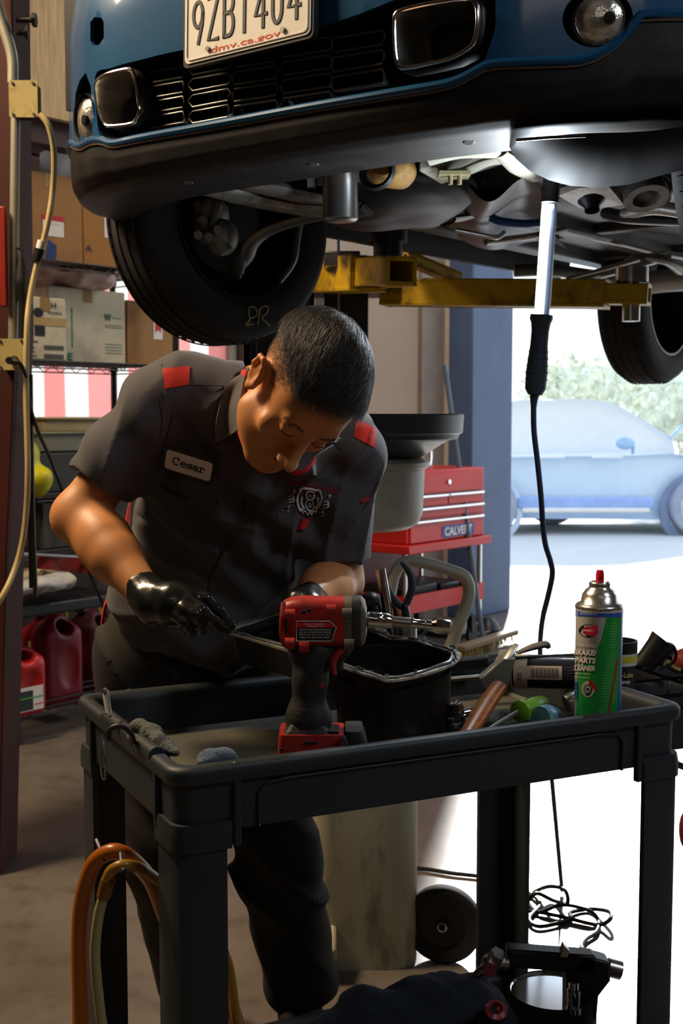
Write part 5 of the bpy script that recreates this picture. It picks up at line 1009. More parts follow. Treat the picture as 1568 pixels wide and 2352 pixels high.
mb = MB(); mb.tube([w(788, 1674, -.045), w(794, 1690, -.05), w(794, 1735, -.05)], .004, 8); mb.build('battery_gap', m_ink, bt)
mb = MB(); mb.prism([(0, 0), (1, 0), (1, 1), (0, 1)], w(740, 1671, -.03), A(.026, 0, -.002), A(0, .045, 0), A(0, 0, .003)); mb.build('gauge_panel', m_bk, bt)
for (x, y, a, b_) in ((650, 1704, .006, .004), (716, 1688, .02, .003), (745, 1703, .004, .004), (690, 1718, .006, .005), (712, 1718, .005, .005), (672, 1718, .005, .005)): mb = MB(); mb.box(w(x, y, -.0415), (a, .004, b_)); mb.build('battery_slot', m_ink, bt)
# chrome square drive, socket and extension
xa, xb = w(842, 1422), w(1032, 1440); xd = nrm(xb-xa); L_ = np.linalg.norm(xb-xa)
mb = MB(); mb.lathe([(0, 0), (.010, 0), (.0125, .003), (.0125, .010), (.0115, .011), (.0125, .012), (.0125, .022), (.0118, .023), (.0125, .024), (.0122, .032), (.008, .040)], xa, xd, 32); mb.build('drive_socket', m_chrome, wr)
mb = MB(); mb.lathe([(.008, .038), (.0085, .04), (.0088, L_*.53)], xa, xd, 24); mb.build('knurled_collar', m_steel, wr)
mb = MB(); mb.lathe([(.0085, L_*.53), (.0088, L_*.54), (.0072, L_*.56), (.0072, L_*.70), (.0082, L_*.71), (.0078, L_*.78), (.0095, L_*.80)], xa, xd, 24); mb.build('extension_bar', m_chrome, wr)
mb = MB(); mb.lathe([(.0095, L_*.79), (.0125, L_*.83), (.013, L_*.90), (.0115, L_*.93), (.0105, L_), (.006, L_), (.006, L_*.95), (0, L_*.95)], xa, xd, 12); mb.build('end_socket', m_chrome, wr, smooth=20)
# ================================================================== SPRAY CAN
CY = 2.075; ch = P(1376, 1400, CY); R = .5*(P(1432, 1500, CY)[0]-P(1326, 1500, CY)[0]); zb_ = .807; zt_ = P(0, 1402, CY)[2]
can = thing('spray_can', (ch[0], CY, zb_), 'tall green and white aerosol can with a red nozzle at the right of the cart', 'spray can')
cc = A(ch[0], CY, 0); m_canw = mat('can_white', S(205, 208, 206), .3, var=.03, coat=.4); m_cang = mat('can_green', S(30, 158, 62), .3, var=.05, coat=.4); m_canb = mat('can_blue', S(46, 92, 190), .3, var=.04, coat=.4)
mb = MB(); mb.lathe([(0, zb_), (R*.92, zb_), (R, zb_+.006), (R, zt_), (R*1.02, zt_+.002), (R*1.02, zt_+.006)], cc, n=64); mb.build('can_body', m_canw, can, smooth=50)
mb = MB(); mb.lathe([(R*1.02, zt_+.004), (R*1.04, zt_+.008), (R*.97, zt_+.012), (R*.80, zt_+.015), (R*.74, zt_+.028), (R*.6, zt_+.036), (R*.47, zt_+.040), (R*.45, zt_+.044), (R*.47, zt_+.047), (R*.4, zt_+.050), (R*.2, zt_+.046), (0, zt_+.046)], cc, n=48); mb.build('shoulder_dome', mat('can_metal', (.62, .6, .56), .25, .9, var=.06), can, smooth=60)
mb = MB(); mb.lathe([(0, zt_+.045), (R*.19, zt_+.045), (R*.18, zt_+.052), (R*.17, zt_+.066), (R*.13, zt_+.070), (0, zt_+.070)], cc, n=24); mb.box(cc+A(.002, -R*.17, zt_+.060), (.006, .003, .004)); mb.build('nozzle', mat('nozzle_red', S(205, 30, 48), .35), can)
# label regions wrap the can: angle measured from the camera direction, u in px across the can
def cf(px, py, off=.0004):
    u = max(-.999, min(.999, (px-1376.)/54.5)); an = math.asin(u); z = P(0, py, CY-R*math.cos(an))[2]; base = math.atan2(-cc[1], -cc[0]) ; rr_ = R+off
    an2 = -math.pi/2+an+math.atan2(cc[0], cc[1])*-1; return cc+A(rr_*math.cos(an2), rr_*math.sin(an2), z)
def cpatch(fl, fr, y0, y1, m, name, off=.0004, nx=16, ny=16): mb = MB(); mb.grid(lambda i, j: cf(fl(y0+(y1-y0)*j)*(1-i)+fr(y0+(y1-y0)*j)*i, y0+(y1-y0)*j, off), nx, ny); return mb.build(name, m, can, smooth=180)
cpatch(lambda y: 1322, lambda y: 1430, 1403, 1417, m_canb, 'blue_band', .0006)
cpatch(lambda y: max(1322., 1393-(y-1417)*.215-max(0, y-1480)*.55), lambda y: 1430, 1417, 1700, m_cang, 'green_field', .0004)
cpatch(lambda y: 1424-(y-1500)*.02, lambda y: 1429, 1405, 1640, m_canb, 'blue_edge', .0008, 4)
cpatch(lambda y: 1417-(y-1510)*.14, lambda y: 1421-(y-1510)*.14, 1510, 1640, m_rprint, 'red_stripe', .0008, 3)
def ctext(s, px, py, wd, ht, m, name='can_text', off=.001, bold=.0, lean=0): mb = MB(); text_map(mb, s, lambda u, v: cf(px+u, py-v, off), wd, ht, bold=bold, lean=lean); return mb.build(name, m, can)
mb = MB(); n = 20; mb.add([cf(1352+22*math.cos(k*.314), 1450+15*math.sin(k*.314), .0007) for k in range(n)], [tuple(range(n))]); mb.build('logo_oval', m_ink, can)
mb = MB(); mb.add([cf(1354+15*math.cos(k*.314), 1450+10*math.sin(k*.314), .0010) for k in range(n)], [tuple(range(n))]); mb.add([cf(1360, 1438, .001), cf(1374, 1436, .001), cf(1370, 1462, .001), cf(1358, 1462, .001)], [(0, 1, 2, 3)]); mb.build('logo_red', mat('logo_red', S(200, 40, 60), .4), can)
ctext("JOHNSEN'S", 1350, 1450, 26, 7, m_white, off=.0014); ctext('PROFESSIONAL USE', 1352, 1410, 38, 6, m_canw, off=.0012, lean=.2)
ctext('NON-CHLORINATED', 1345, 1484, 46, 8, m_canw, bold=.02, off=.0012, lean=.15)
for s_, y, wd, px in (('BRAKE/', 1500, 52, 1346), ('PARTS', 1518, 46, 1347), ('CLEANER', 1536, 56, 1342)):
    ctext(s_, px+1, y+1, wd, 14, m_grey, bold=.05, off=.0010, lean=.12); ctext(s_, px, y, wd, 13, m_white, bold=.045, off=.0014, lean=.12)
ctext('QUICKLY REMOVES', 1342, 1549, 34, 5, m_white); ctext('BRAKE FLUID, GREASE & OIL', 1340, 1558, 36, 4.5, m_white)
for y in range(1430, 1635, 6): cpatch(lambda q: 1394-(q-1500)*.12, lambda q: 1410-(q-1500)*.10, y, y+2.2, mat('can_fine_print', S(90, 190, 120), .4), 'fine_print', .0008, 3, 1) if y > 1500 or y < 1490 else None
mb = MB(); mb.add([cf(1353+15*math.cos(k*.314), 1584+19*math.sin(k*.314), .0008) for k in range(20)], [tuple(range(20))]); mb.build('disc_picture', m_canw, can)
for rx, ry, m_, of in ((9, 11, m_grey, .0011), (6, 7.5, m_canw, .0013), (3, 4, m_ink, .0015)): mb = MB(); mb.add([cf(1353+rx*math.cos(k*.314), 1584+ry*math.sin(k*.314), of) for k in range(20)], [tuple(range(20))]); mb.build('disc_picture', m_, can)
mb = MB(); mb.add([cf(*q, .0017) for q in ((1355, 1562), (1364, 1566), (1374, 1580), (1371, 1588), (1362, 1578), (1356, 1572))], [tuple(range(6))]); mb.build('caliper_picture', m_rprint, can)
cpatch(lambda y: 1323, lambda y: 1330, 1568, 1608, m_canb, 'blue_badge', .0012, 4); ctext('16 oz', 1327, 1588, 5, 4, m_white, off=.0018)
# ================================================================== OTHER TOOLS ON THE CART
# caulking gun with cartridge
GY = 2.27; g = lambda px, py, dy=0.: P(px, py, GY)+A(0, dy, 0)
cg = thing('caulking_gun', g(1200, 1580), 'caulking gun holding a dark cartridge with a white barcode label, lying across the cart', 'caulking gun')
ca, cb = g(1178, 1547, .02), g(1352, 1540, -.02); gd = nrm(cb-ca); LL = np.linalg.norm(cb-ca); CR = .0325
mb = MB(); mb.lathe([(0, 0), (CR, 0), (CR, LL+.04), (0, LL+.04)], ca, gd, 40); cart_ = mb.build('cartridge', mat('cartridge_navy', S(28, 30, 44), .35, coat=.3), cg)
def gf(u, an, off=.0005): # u along, an angle, 0 = facing camera, + up
    sd = nrm(np.cross(gd, ZZ)); sd = sd if sd[1] < 0 else -sd; u3 = nrm(np.cross(sd, gd)); u3 = u3 if u3[2] > 0 else -u3; return ca+gd*u*LL+(CR+off)*(sd*math.cos(an)+u3*math.sin(an))
def gp(u0, u1, a0, a1, m, name, off=.0005): mb = MB(); mb.grid(lambda i, j: gf(u0+(u1-u0)*i, a0+(a1-a0)*j, off), 6, 12); mb.build(name, m, cart_, smooth=180)
gp(.05, .22, -2, 2, mat('cream_label', S(206, 186, 160), .5), 'cream_band'); gp(.22, .66, -.25, .55, MATS['cream_label'], 'barcode_panel')
for k in range(22): u0 = .27+.36*k/22; gp(u0, u0+(.008 if k % 3 else .004), -.15, .42, m_ink, 'barcode_bar', .0008)
for k in range(5): gp(.68+.0*k, .86, -.2+.16*k, -.14+.16*k, mat('label_dim_text', S(80, 74, 84), .5), 'fine_print')
mb = MB(); text_map(mb, '90EDISK', lambda u, v: gf(.13+v, -.1+u, .0009), .5, .06); mb.build('band_text', m_ink, cart_)
mb = MB(); text_map(mb, 'K', lambda u, v: gf(.98+u, .25+v, .001), .09, .5, bold=.03); mb.build('brand_letter', m_white, cart_)
mb = MB(); mb.lathe([(CR, -.022), (CR+.008, -.022), (CR+.009, -.01), (CR+.008, .004), (CR, .004)], ca, gd, 40, close=True); mb.build('end_ring', mat('grey_ring', S(130, 128, 116), .45), cg)
mb = MB(); mb.lathe([(0, -.03), (CR*.8, -.03), (CR*.95, -.02), (CR*.95, -.01)], ca, gd, 30); mb.prism([(0, 0), (1, 0), (1, 1), (0, 1)], g(1100, 1552, -.02), g(1150, 1510, -.02)-g(1100, 1552, -.02), g(1108, 1572, -.02)-g(1100, 1552, -.02), A(0, .03, 0)); mb.build('gun_frame', mat('dull_gun_metal', (.40, .40, .38), .38, .7, var=.15), cg, bevel=.003)
mb = MB(); mb.add([g(*q) for q in ((1098, 1552, -.03), (1108, 1548, -.03), (1152, 1508, -.03), (1178, 1506, -.03), (1160, 1570, -.03), (1150, 1580, -.03), (1108, 1572, -.03))]+[g(*q) for q in ((1098, 1552, .01), (1108, 1548, .01), (1152, 1508, .01), (1178, 1506, .01), (1160, 1570, .01), (1150, 1580, .01), (1108, 1572, .01))], [(0, 1, 2, 3, 4, 5, 6), (13, 12, 11, 10, 9, 8, 7)]+[(i, (i+1) % 7, 7+(i+1) % 7, 7+i) for i in range(7)]); mb.build('gun_bracket', MATS['dull_gun_metal'], cg)
mb = MB(); mb.tube([g(1150, 1520, -.02), g(1170, 1495, -.01), g(1186, 1480, 0)], [.009, .012, .006], 10, flat=.5); mb.build('gun_trigger', MATS['dull_gun_metal'], cg)
mb = MB(); mb.tube([g(1195, 1515, .06), g(1235, 1500, .06), g(1265, 1494, .06), g(1272, 1502, .06)], [.006, .011, .012, .008], 12, sub=4, flat=.6); mb.build('gun_handle', m_grey, cg)
mb = MB(); mb.tube([g(1025, 1560, 0), g(1100, 1554, 0)], .0045, 8); mb.build('push_rod', m_steel, cg)
mb = MB(); mb.tube([g(1180, 1511, .0), g(1325, 1502, -.01)], .0035, 8); mb.build('cradle_rail', m_bk, cg)
# long black bars behind
mb = MB(); a, b = P(1025, 1530, 2.40), P(1120, 1519, 2.42); mb.box((a+b)/2, (np.linalg.norm(b-a), .02, .022), [nrm(b-a), A(0, 1, 0), ZZ]); tag(mb.build('black_bar', m_bk, bevel=.003), 'black bar lying behind the push rod on the back rim', 'bar')
# hammer handle
hm = thing('hammer', P(1110, 1670, 2.1), 'hammer with a worn orange-brown wooden handle leaning up out of the cart', 'hammer')
mb = MB(); mb.tube([P(1065, 1700, 1.98), P(1090, 1660, 2.04), P(1118, 1615, 2.11), P(1145, 1578, 2.17)], [.0135, .016, .0165, .0155], 16, sub=5, flat=.8); mb.build('handle', mat('worn_wood', S(186, 104, 36), .4, var=.2, scale=7, stretch=(4, 4, 20), dirt=S(70, 36, 16), dirt_amt=.7, dirt_scale=20, coat=.2), hm)
mb = MB(); c = P(1052, 1728, 1.965); mb.cyl(c-KX*.035, c+KX*.04, .011, .011, 16); mb.cyl(c-KX*.05, c-KX*.035, .013, .013, 16); mb.build('head', m_steel, hm)
# green screwdriver
sd_ = thing('screwdriver', P(1215, 1640, 2.05), 'screwdriver with a bright green ribbed handle lying against the hammer', 'screwdriver')
sa, sb = P(1190, 1635, 2.06), P(1265, 1610, 2.16); dd = nrm(sb-sa)
mb = MB(); mb.lathe([(0, .0), (.012, 0), (.019, .004), (.0195, .014), (.014, .02), (.016, .03), (.0175, .05), (.0165, .08), (.014, .092), (0, .096)], sa, dd, 10); mb.build('handle', mat('bright_green_handle', S(120, 178, 36), .35, var=.12, coat=.3), sd_, smooth=40)
mb = MB(); mb.tube([sa, P(1140, 1665, 2.0), P(1095, 1694, 1.955)], [.0045, .0045, .004], 10); mb.build('shaft', m_steel, sd_)
mb = MB(); c = P(1240, 1648, 2.06); mb.lathe([(0, 0), (.019, 0), (.0205, .006), (.0205, .03), (.017, .036), (.014, .055), (0, .056)], c, nrm(P(1300, 1636, 2.14)-c), 24); tag(mb.build('blue_bottle', mat('pale_blue_bottle', S(90, 150, 176), .3, coat=.4, dirt=S(190, 200, 200), dirt_amt=.6, dirt_scale=60)), 'small pale blue and white bottle lying beside the green screwdriver', 'bottle')
mb = MB(); mb.lathe([(0, 0), (.016, 0), (.018, .003), (.018, .02), (.015, .022), (.015, .002)], P(1300, 1618, 2.15), (.9, .2, .3), 28); tag(mb.build('chrome_ring', m_steel), 'dull ring socket lying behind the blue bottle', 'socket')
# sockets, ratchet and small steel pieces on the tray
def socket(px, py, Y, r, h, axd, label, m=m_chrome): mb = MB(); mb.lathe([(0, h*.2), (r*.6, h*.2), (r*.6, 0), (r, 0), (r, h*.55), (r*.8, h*.62), (r*.8, h), (r*.4, h), (r*.4, h*.7), (0, h*.7)], P(px, py, Y), axd, 20); o = mb.build('socket', m); tag(o, label, 'socket', 'sockets lying on the cart beside the oil pan'); return o
socket(1035, 1680, 2.01, .007, .022, (0, 0, 1), 'small dark upright socket beside the oil pan at the front rim', m_bk)
socket(1030, 1640, 2.08, .012, .028, (.6, .2, .5), 'chrome socket lying against the right side of the oil pan')
socket(1042, 1658, 2.05, .013, .03, (0, .1, 1), 'black upright socket behind the small dark one', m_bk)
socket(1060, 1648, 2.13, .012, .03, (1, .4, .1), 'steel socket lying beside the ratchet head')
rt = thing('ratchet', P(1100, 1640, 2.15), 'ratchet wrench lying on the tray floor under the caulking gun', 'ratchet')
mb = MB(); mb.tube([P(1050, 1640, 2.12), P(1090, 1628, 2.16), P(1130, 1610, 2.22)], [.006, .006, .009], 10); mb.build('handle', m_steel, rt); mb = MB(); mb.lathe([(0, 0), (.015, 0), (.016, .01), (.013, .014), (0, .014)], P(1045, 1642, 2.115), (0, -.3, 1), 20); mb.build('head', m_chrome, rt)
mb = MB(); mb.box(K(.58, .09, .81), (.09, .03, .012), KA); tag(mb.build('steel_plate', m_steel, bevel=.003), 'flat steel piece on the tray just behind the front rim', 'plate')
mb = MB(); mb.box(K(.80, .14, .812), (.05, .02, .02), KA); tag(mb.build('small_red_tool', m_red, bevel=.006), 'small red tool half hidden under the screwdriver', 'tool')
mb = MB(); mb.box(K(.70, .24, .815), (.3, .1, .03), KA); tag(mb.build('dark_tool_case', m_bk, bevel=.006), 'dark flat case on the tray floor under the caulking gun', 'case')
# tub of hand cleaner with dark lid
TY = 2.42; tb = P(1440, 1600, TY); tR = .5*(P(1492, 0, TY)[0]-P(1400, 0, TY)[0]); tc3 = A(P(1446, 0, TY)[0], TY, 0); z1_ = P(0, 1470, TY-.0)[2]; z0b = .808
tub = thing('product_tub', (tc3[0], TY, z0b), 'round black tub with a white and yellow band behind the spray can', 'tub')
mb = MB(); mb.lathe([(0, z0b), (tR*.86, z0b), (tR*.95, z1_-.03), (tR*1.0, z1_-.022), (tR*1.0, z1_), (tR*.9, z1_), (tR*.88, z1_-.02), (0, z1_-.02)], tc3, n=48); mb.build('tub_body', m_bk, tub, smooth=50)
mb = MB(); zz1, zz2 = P(0, 1497, TY-tR)[2], P(0, 1482, TY-tR)[2]; mb.lathe([(tR*.99, P(0, 1532, TY-tR)[2]), (tR*1.0, zz2)], tc3, n=48); mb.build('white_band', m_canw, tub, smooth=180)
mb = MB(); mb.lathe([(tR*1.002, P(0, 1524, TY-tR)[2]), (tR*1.006, P(0, 1510, TY-tR)[2])], tc3, n=48); mb.build('yellow_band', mat('tub_yellow', S(205, 200, 60), .4), tub, smooth=180)
tf = lambda u, v: tc3+A(tR*1.01*math.sin(u), -tR*1.01*math.cos(u), P(0, v, TY-tR)[2])
mb = MB(); text_map(mb, 'Sta-Lube', lambda u, v: tf(.15+u, 1551-v), 1.0, 12, bold=.02); mb.build('tub_text', mat('tub_text_yellow', S(196, 190, 120), .5), tub)
mb = MB(); text_map(mb, 'CALIPER', lambda u, v: tf(0+u, 1568-v), 1.0, 7, bold=.02); mb.build('tub_text', m_white, tub)
# black measuring jug on its side
mb = MB(); mb.lathe([(0, 0), (.022, 0), (.026, .05), (.030, .07), (.027, .07), (.02, .01), (0, .01)], P(1475, 1530, 2.5), nrm(P(1512, 1485, 2.5)-P(1475, 1530, 2.5)), 28); mb.tube([P(1505, 1478, 2.5), P(1540, 1480, 2.5), P(1552, 1500, 2.5), P(1545, 1522, 2.5), P(1515, 1535, 2.5)], .005, 8, sub=5, flat=.7); tag(mb.build('black_jug', m_bk), 'black plastic jug with a loop handle lying behind the tub', 'jug')
# standing pliers, chrome bar etc behind the wrench
pl_ = thing('pliers', P(905, 1430, 2.26), 'pliers with dark curved handles standing up behind the oil pan', 'pliers')
mb = MB(); mb.tube([P(922, 1290, 2.26), P(940, 1315, 2.26), P(946, 1345, 2.26), P(938, 1375, 2.26), P(928, 1395, 2.26)], [.0045, .007, .0075, .007, .006], 10, sub=5); mb.build('handle', mat('slate_grip', S(52, 60, 70), .4), pl_)
mb = MB(); mb.tube([P(882, 1330, 2.26), P(893, 1360, 2.26), P(912, 1385, 2.26), P(928, 1398, 2.26)], [.0045, .007, .0075, .006], 10, sub=5); mb.build('handle', MATS['slate_grip'], pl_)
mb = MB(); mb.tube([P(928, 1385, 2.26), P(932, 1410, 2.26), P(930, 1440, 2.26), P(925, 1480, 2.26)], [.010, .014, .012, .008], 12, sub=4, flat=.6); mb.build('jaws', m_bk, pl_)
mb = MB(); mb.tube([P(878, 1372, 2.30), P(905, 1395, 2.30), P(918, 1425, 2.30), P(925, 1470, 2.30)], [.012, .016, .016, .012], 12, sub=4, flat=.7); tag(mb.build('orange_grip', mat('orange_grip', S(176, 96, 26), .5, dirt=S(60, 36, 14), dirt_amt=.6, dirt_scale=30)), 'orange tool grip standing behind the pliers', 'tool')
mb = MB(); mb.tube([P(873, 1307, 2.24), P(886, 1380, 2.24), P(902, 1490, 2.24)], .0095, 20); tag(mb.build('chrome_tube', m_chrome), 'chrome tube standing upright to the right of the impact wrench', 'tube')
mb = MB(); mb.ball(P(850, 1390, 2.27), (.024, .024, .026), 20); mb.ball(P(862, 1405, 2.25), (.014, .014, .02), 14); tag(mb.build('rubber_mallet_head', m_bk), 'black rounded mallet head just behind the nose of the impact wrench', 'knob')
mb = MB(); mb.lathe([(0, 0), (.02, 0), (.02, .045), (.017, .045), (.017, .02), (0, .02)], P(932, 1478, 2.24), n=24); tag(mb.build('steel_cup', m_steel), 'short steel tube socket behind the oil pan flange', 'socket')
mb = MB(); mb.cyl(P(790, 1372, 2.3), P(812, 1352, 2.3), .012, n=12); mb.cyl(P(812, 1372, 2.3), P(812, 1356, 2.3), .006, n=10); tag(mb.build('steel_fitting', m_steel), 'small steel fitting just above the top of the impact wrench', 'fitting')
# holder carrying these standing tools: a black tray resting on the back rim
# ---- second organiser tray at the right, behind the cart
oz = P(1480, 1590, 2.55)[2]; ot = P(1545, 1562, 2.62)
org = thing('tool_organizer', (ot[0]+.1, 2.7, 0), 'black compartment organiser cart cut off at the right edge behind the service cart', 'organizer')
q0 = P(1484, 1604, 2.42); ex = nrm(A(.93, .36, 0)); ey = A(-ex[1], ex[0], 0); OZ = q0[2]
def O(x, y, z): return q0*A(1, 1, 0)+ex*x+ey*y+A(0, 0, z)
hgt = OZ-P(1500, 1728, 2.42)[2]
mb = MB(); 
for k in range(4):
    for j in range(3):
        x0_, y0_ = .02+k*.14, .01+j*.13; loft(mb, [[O(x0_+.065+x, y0_+.06+y, zz_) for x, y in rrect(w_, h_, .01, 3)] for w_, h_, zz_ in ((.12, .11, OZ), (.11, .10, OZ-.008), (.105, .095, OZ-.06))], cap1=True)
mb.build('compartments', m_cart, org, smooth=40)
mb = MB(); loft(mb, [[O(.29+x, .19+y, zz_) for x, y in rrect(.60-i, .42-i, .02, 4)] for i, zz_ in ((.05, OZ-hgt), (.03, OZ-hgt), (.03, OZ-.02), (0, OZ-.016), (0, OZ-.002), (.006, OZ))]); mb.build('tray_side', m_cart, org, smooth=40)
mb = MB(); 
for x_ in (.03, .52):
    for y_ in (.03, .33): m2 = MB(); m2.box(O(x_+.2*0, y_, (OZ-hgt)/2), (.03, .03, OZ-hgt), [ex, ey, ZZ]); m2.build('leg', m_cart, org) if x_ > .1 else None
mb = MB(); mb.box(O(.3, .2, OZ-hgt-.004), (.54, .36, .008), [ex, ey, ZZ]); mb.build('bottom_plate', m_cart, org)
mb = MB(); mb.tube([P(1528, 1742, 2.45), P(1560, 1758, 2.4), P(1600, 1772, 2.35)], .007, 8); mb.build('side_rail', m_bk, org)
c = P(1575, 1518, 2.6); mb = MB(); mb.ball(c, (.030, .03, .028), 20); tag(mb.build('coral_knob', mat('coral_plastic', S(228, 96, 76), .4)), 'coral red round object at the right edge on the organiser', 'knob')
mb = MB(); mb.tube([P(1528, 1522, 2.55), P(1545, 1534, 2.55), P(1560, 1540, 2.55)], .008, 8); tag(mb.build('brass_fitting', mat('brass_fitting', S(140, 120, 70), .4, .8)), 'small brass fitting between the jug and the coral red object', 'fitting')
mb = MB(); mb.ball(P(1574, 1905, 2.5), (.014, .014, .04), 14); tag(mb.build('dark_pink_handle', mat('dark_pink', S(130, 40, 60), .5)), 'dark pink handle tip at the right edge below the organiser', 'handle')
# ---- things on the lower tray
LY = 2.26; dr_ = thing('air_tool', P(1265, 2340, LY), 'black air-powered disc tool with a polished round plate standing on the lower tray', 'air tool')
dcx = P(1268, 2270, LY); dR = .5*(P(1375, 0, LY)[0]-P(1160, 0, LY)[0]); dz = P(0, 2272, LY)[2]
mb = MB(); mb.lathe([(dR*.93, dz-.012), (dR*.97, dz), (dR, dz-.003), (dR, .135), (0, .135)], A(dcx[0], LY, 0), n=64); mb.build('drum', m_blackr, dr_, smooth=50)
mb = MB(); mb.lathe([(0, dz-.006), (dR*.93, dz-.006), (dR*.95, dz-.002)], A(dcx[0], LY, 0), n=64); mb.build('polished_plate', mat('mirror_plate', (.82, .84, .86), .12, 1., var=.04), dr_, smooth=60)
d_ = lambda x, y, dy=0.: P(x, y, LY-.05)+A(0, dy, 0)
mb = MB(); mb.prism([(0, 0), (1, 0), (1, 1), (0, 1)], d_(1165, 2225, 0), d_(1370, 2240, 0)-d_(1165, 2225, 0), d_(1165, 2182, 0)-d_(1165, 2225, 0), A(0, .04, 0)); mb.build('body_bar', m_bk, dr_, bevel=.006)
mb = MB(); mb.add([p for q in (0, .045) for p in (d_(1340, 2195, q), d_(1402, 2212, q), d_(1402, 2255, q), d_(1375, 2290, q), d_(1370, 2345, q), d_(1300, 2345, q), d_(1300, 2240, q))], [(0, 1, 2, 3, 4, 5, 6), (13, 12, 11, 10, 9, 8, 7)]+[(i, (i+1) % 7, 7+(i+1) % 7, 7+i) for i in range(7)]); mb.build('motor_block', m_bk, dr_, bevel=.005)
mb = MB(); mb.cyl(d_(1400, 2232, .02), d_(1430, 2240, .02), .0175, n=24); mb.build('chrome_collar', m_steel, dr_)
mb = MB(); mb.add([p for q in (0, .02) for p in (d_(1285, 2202, q), d_(1295, 2172, q), d_(1308, 2185, q), d_(1300, 2205, q))], [(0, 1, 2, 3), (7, 6, 5, 4)]+[(i, (i+1) % 4, 4+(i+1) % 4, 4+i) for i in range(4)]); mb.build('trigger_lever', m_steel, dr_)
ac = d_(1312, 2300, -.02); mb = MB(); mb.lathe([(.010, -.014), (.014, -.012), (.014, 0), (.011, .002), (.013, .006), (.013, .032), (.010, .035), (.010, .048), (0, .05)], ac, n=24); mb.build('air_coupler', m_chrome, dr_)
mb = MB(); c = d_(1125, 2212); mb.ball(c, (.017, .017, .018), 16); mb.lathe([(0, -.02), (.016, -.02), (.018, -.005), (.016, .01), (0, .01)], c+A(.012, 0, .012), (.4, -.3, .8), 6); mb.cyl(c, c+A(.035, 0, .0), .012, n=12); mb.build('swivel_joint', m_steel, dr_)
mb = MB(); mb.cyl(c+A(-.002, -.015, -.006), c+A(-.002, -.019, -.006), .013, n=16); mb.build('red_cap', mat('dull_red_cap', S(120, 50, 56), .5), dr_)
mb = MB(); mb.cyl(c+A(-.012, 0, -.012), d_(1072, 2255), .010, .005, 12); mb.build('air_nipple', m_steel, dr_)
m_jean = mat('dark_navy_cloth', S(26, 34, 48), .9, var=.2, scale=30, bump=.4, bscale=220)
rag('navy_cloth', [P(760, 2356, 2.1), P(840, 2330, 2.12), P(930, 2332, 2.14), P(1020, 2308, 2.18), P(1095, 2312, 2.2), P(1145, 2345, 2.2), P(1080, 2430, 2.18), P(960, 2450, 2.15), P(840, 2450, 2.12), P(850, 2540, 2.12), P(960, 2545, 2.15), P(1070, 2545, 2.18)], [.03, .05, .055, .058, .05, .03, .065, .08, .065, .06, .065, .06], m_jean, 'crumpled dark navy cloth with frayed edges on the lower tray', 2, .006, .012, 38, 'cloth')
o = bpy.data.objects['navy_cloth']
mb = MB(); c = P(1138, 2326, 2.12); mb.lathe([(.012, 0), (.02, .004), (.02, .01), (.012, .014)], c, (0, -.6, 1), 24, close=True); mb.ball(c+A(.004, 0, .006), .006, 10); tag(mb.build('red_ring', mat('dull_red_ring', S(150, 60, 66), .3, coat=.4)), 'small red ring between the navy cloth and the air tool', 'ring')
# ================================================================== OIL DRAIN TANK (behind the mechanic)
m_tank = mat('dirty_white_tank', S(178, 172, 146), .5, var=.08, scale=4, dirt=S(96, 84, 58), dirt_amt=.65, dirt_scale=6, stretch=(3, 3, 1)); m_tank2 = mat('grey_white_plastic', S(178, 176, 160), .4, var=.08, scale=5, dirt=S(120, 116, 100), dirt_amt=.5, dirt_scale=10)
DY = 3.08; tk = thing('oil_drain_tank', (P(830, 0, DY)[0], DY, 0), 'dirty white wheeled oil drain tank with a wide black funnel bowl behind the mechanic', 'oil drain')
tcx = P(828, 0, DY)[0]; xr = P(970, 0, DY-.12)[0]; hw = xr-tcx
zb2 = P(0, 2262, DY-.13)[2]
mb = MB(); loft(mb, [[A(tcx+x, DY+y, zz_) for x, y in rrect(2*hw*k, .30*k, .07, 6)] for k, zz_ in ((.90, zb2), (.97, zb2+.012), (1.0, zb2+.05), (1.0, .5), (.985, .66), (.95, .70), (.85, .73))], cap0=True, cap1=True); mb.build('tank', m_tank, tk, smooth=50)
bkx = P(752, 0, DY-.16)[0]; mb = MB(); mb.add([A(x_, y_, z_) for x_ in (bkx-.08, bkx+.022) for y_, z_ in ((DY-.15, P(0, 2140, DY-.2)[2]), (DY-.24, P(0, 2150, DY-.2)[2]-.02), (DY-.22, P(0, 2205, DY-.2)[2]), (DY-.15, P(0, 2205, DY-.2)[2]))], [(0, 1, 2, 3), (7, 6, 5, 4), (0, 4, 5, 1), (1, 5, 6, 2), (2, 6, 7, 3), (3, 7, 4, 0)]); mb.build('foot_step', m_tank, tk, bevel=.01)
for px, py, Y in ((1018, 2194, 2.98), (655, 2194, 3.2)):
    c = P(px, py, Y); rw = .097; c[2] = rw+.001; a3 = nrm(A(-.25, -1, 0)); mb = MB(); mb.lathe([(.06, -.018), (.088, -.024), (rw, -.014), (rw, .014), (.088, .024), (.06, .018)], c, a3, 48, close=True); wl = mb.build('wheel', m_blackr, tk, smooth=50)
    mb = MB(); mb.lathe([(0, .0), (.06, .004), (.062, -.014)], c+a3*.008, a3, 30); mb.build('hub', m_black, wl); mb = MB(); mb.lathe([(.008, .016), (.013, .018), (.013, .024), (.008, .026)], c, a3, 20, close=True); mb.build('axle_ring', m_steel, wl)
mb = MB(); mb.cyl(A(tcx-.12, DY+.02, .097), A(tcx+.2, DY-.05, .097), .01, n=10); mb.build('axle', m_steel, tk)
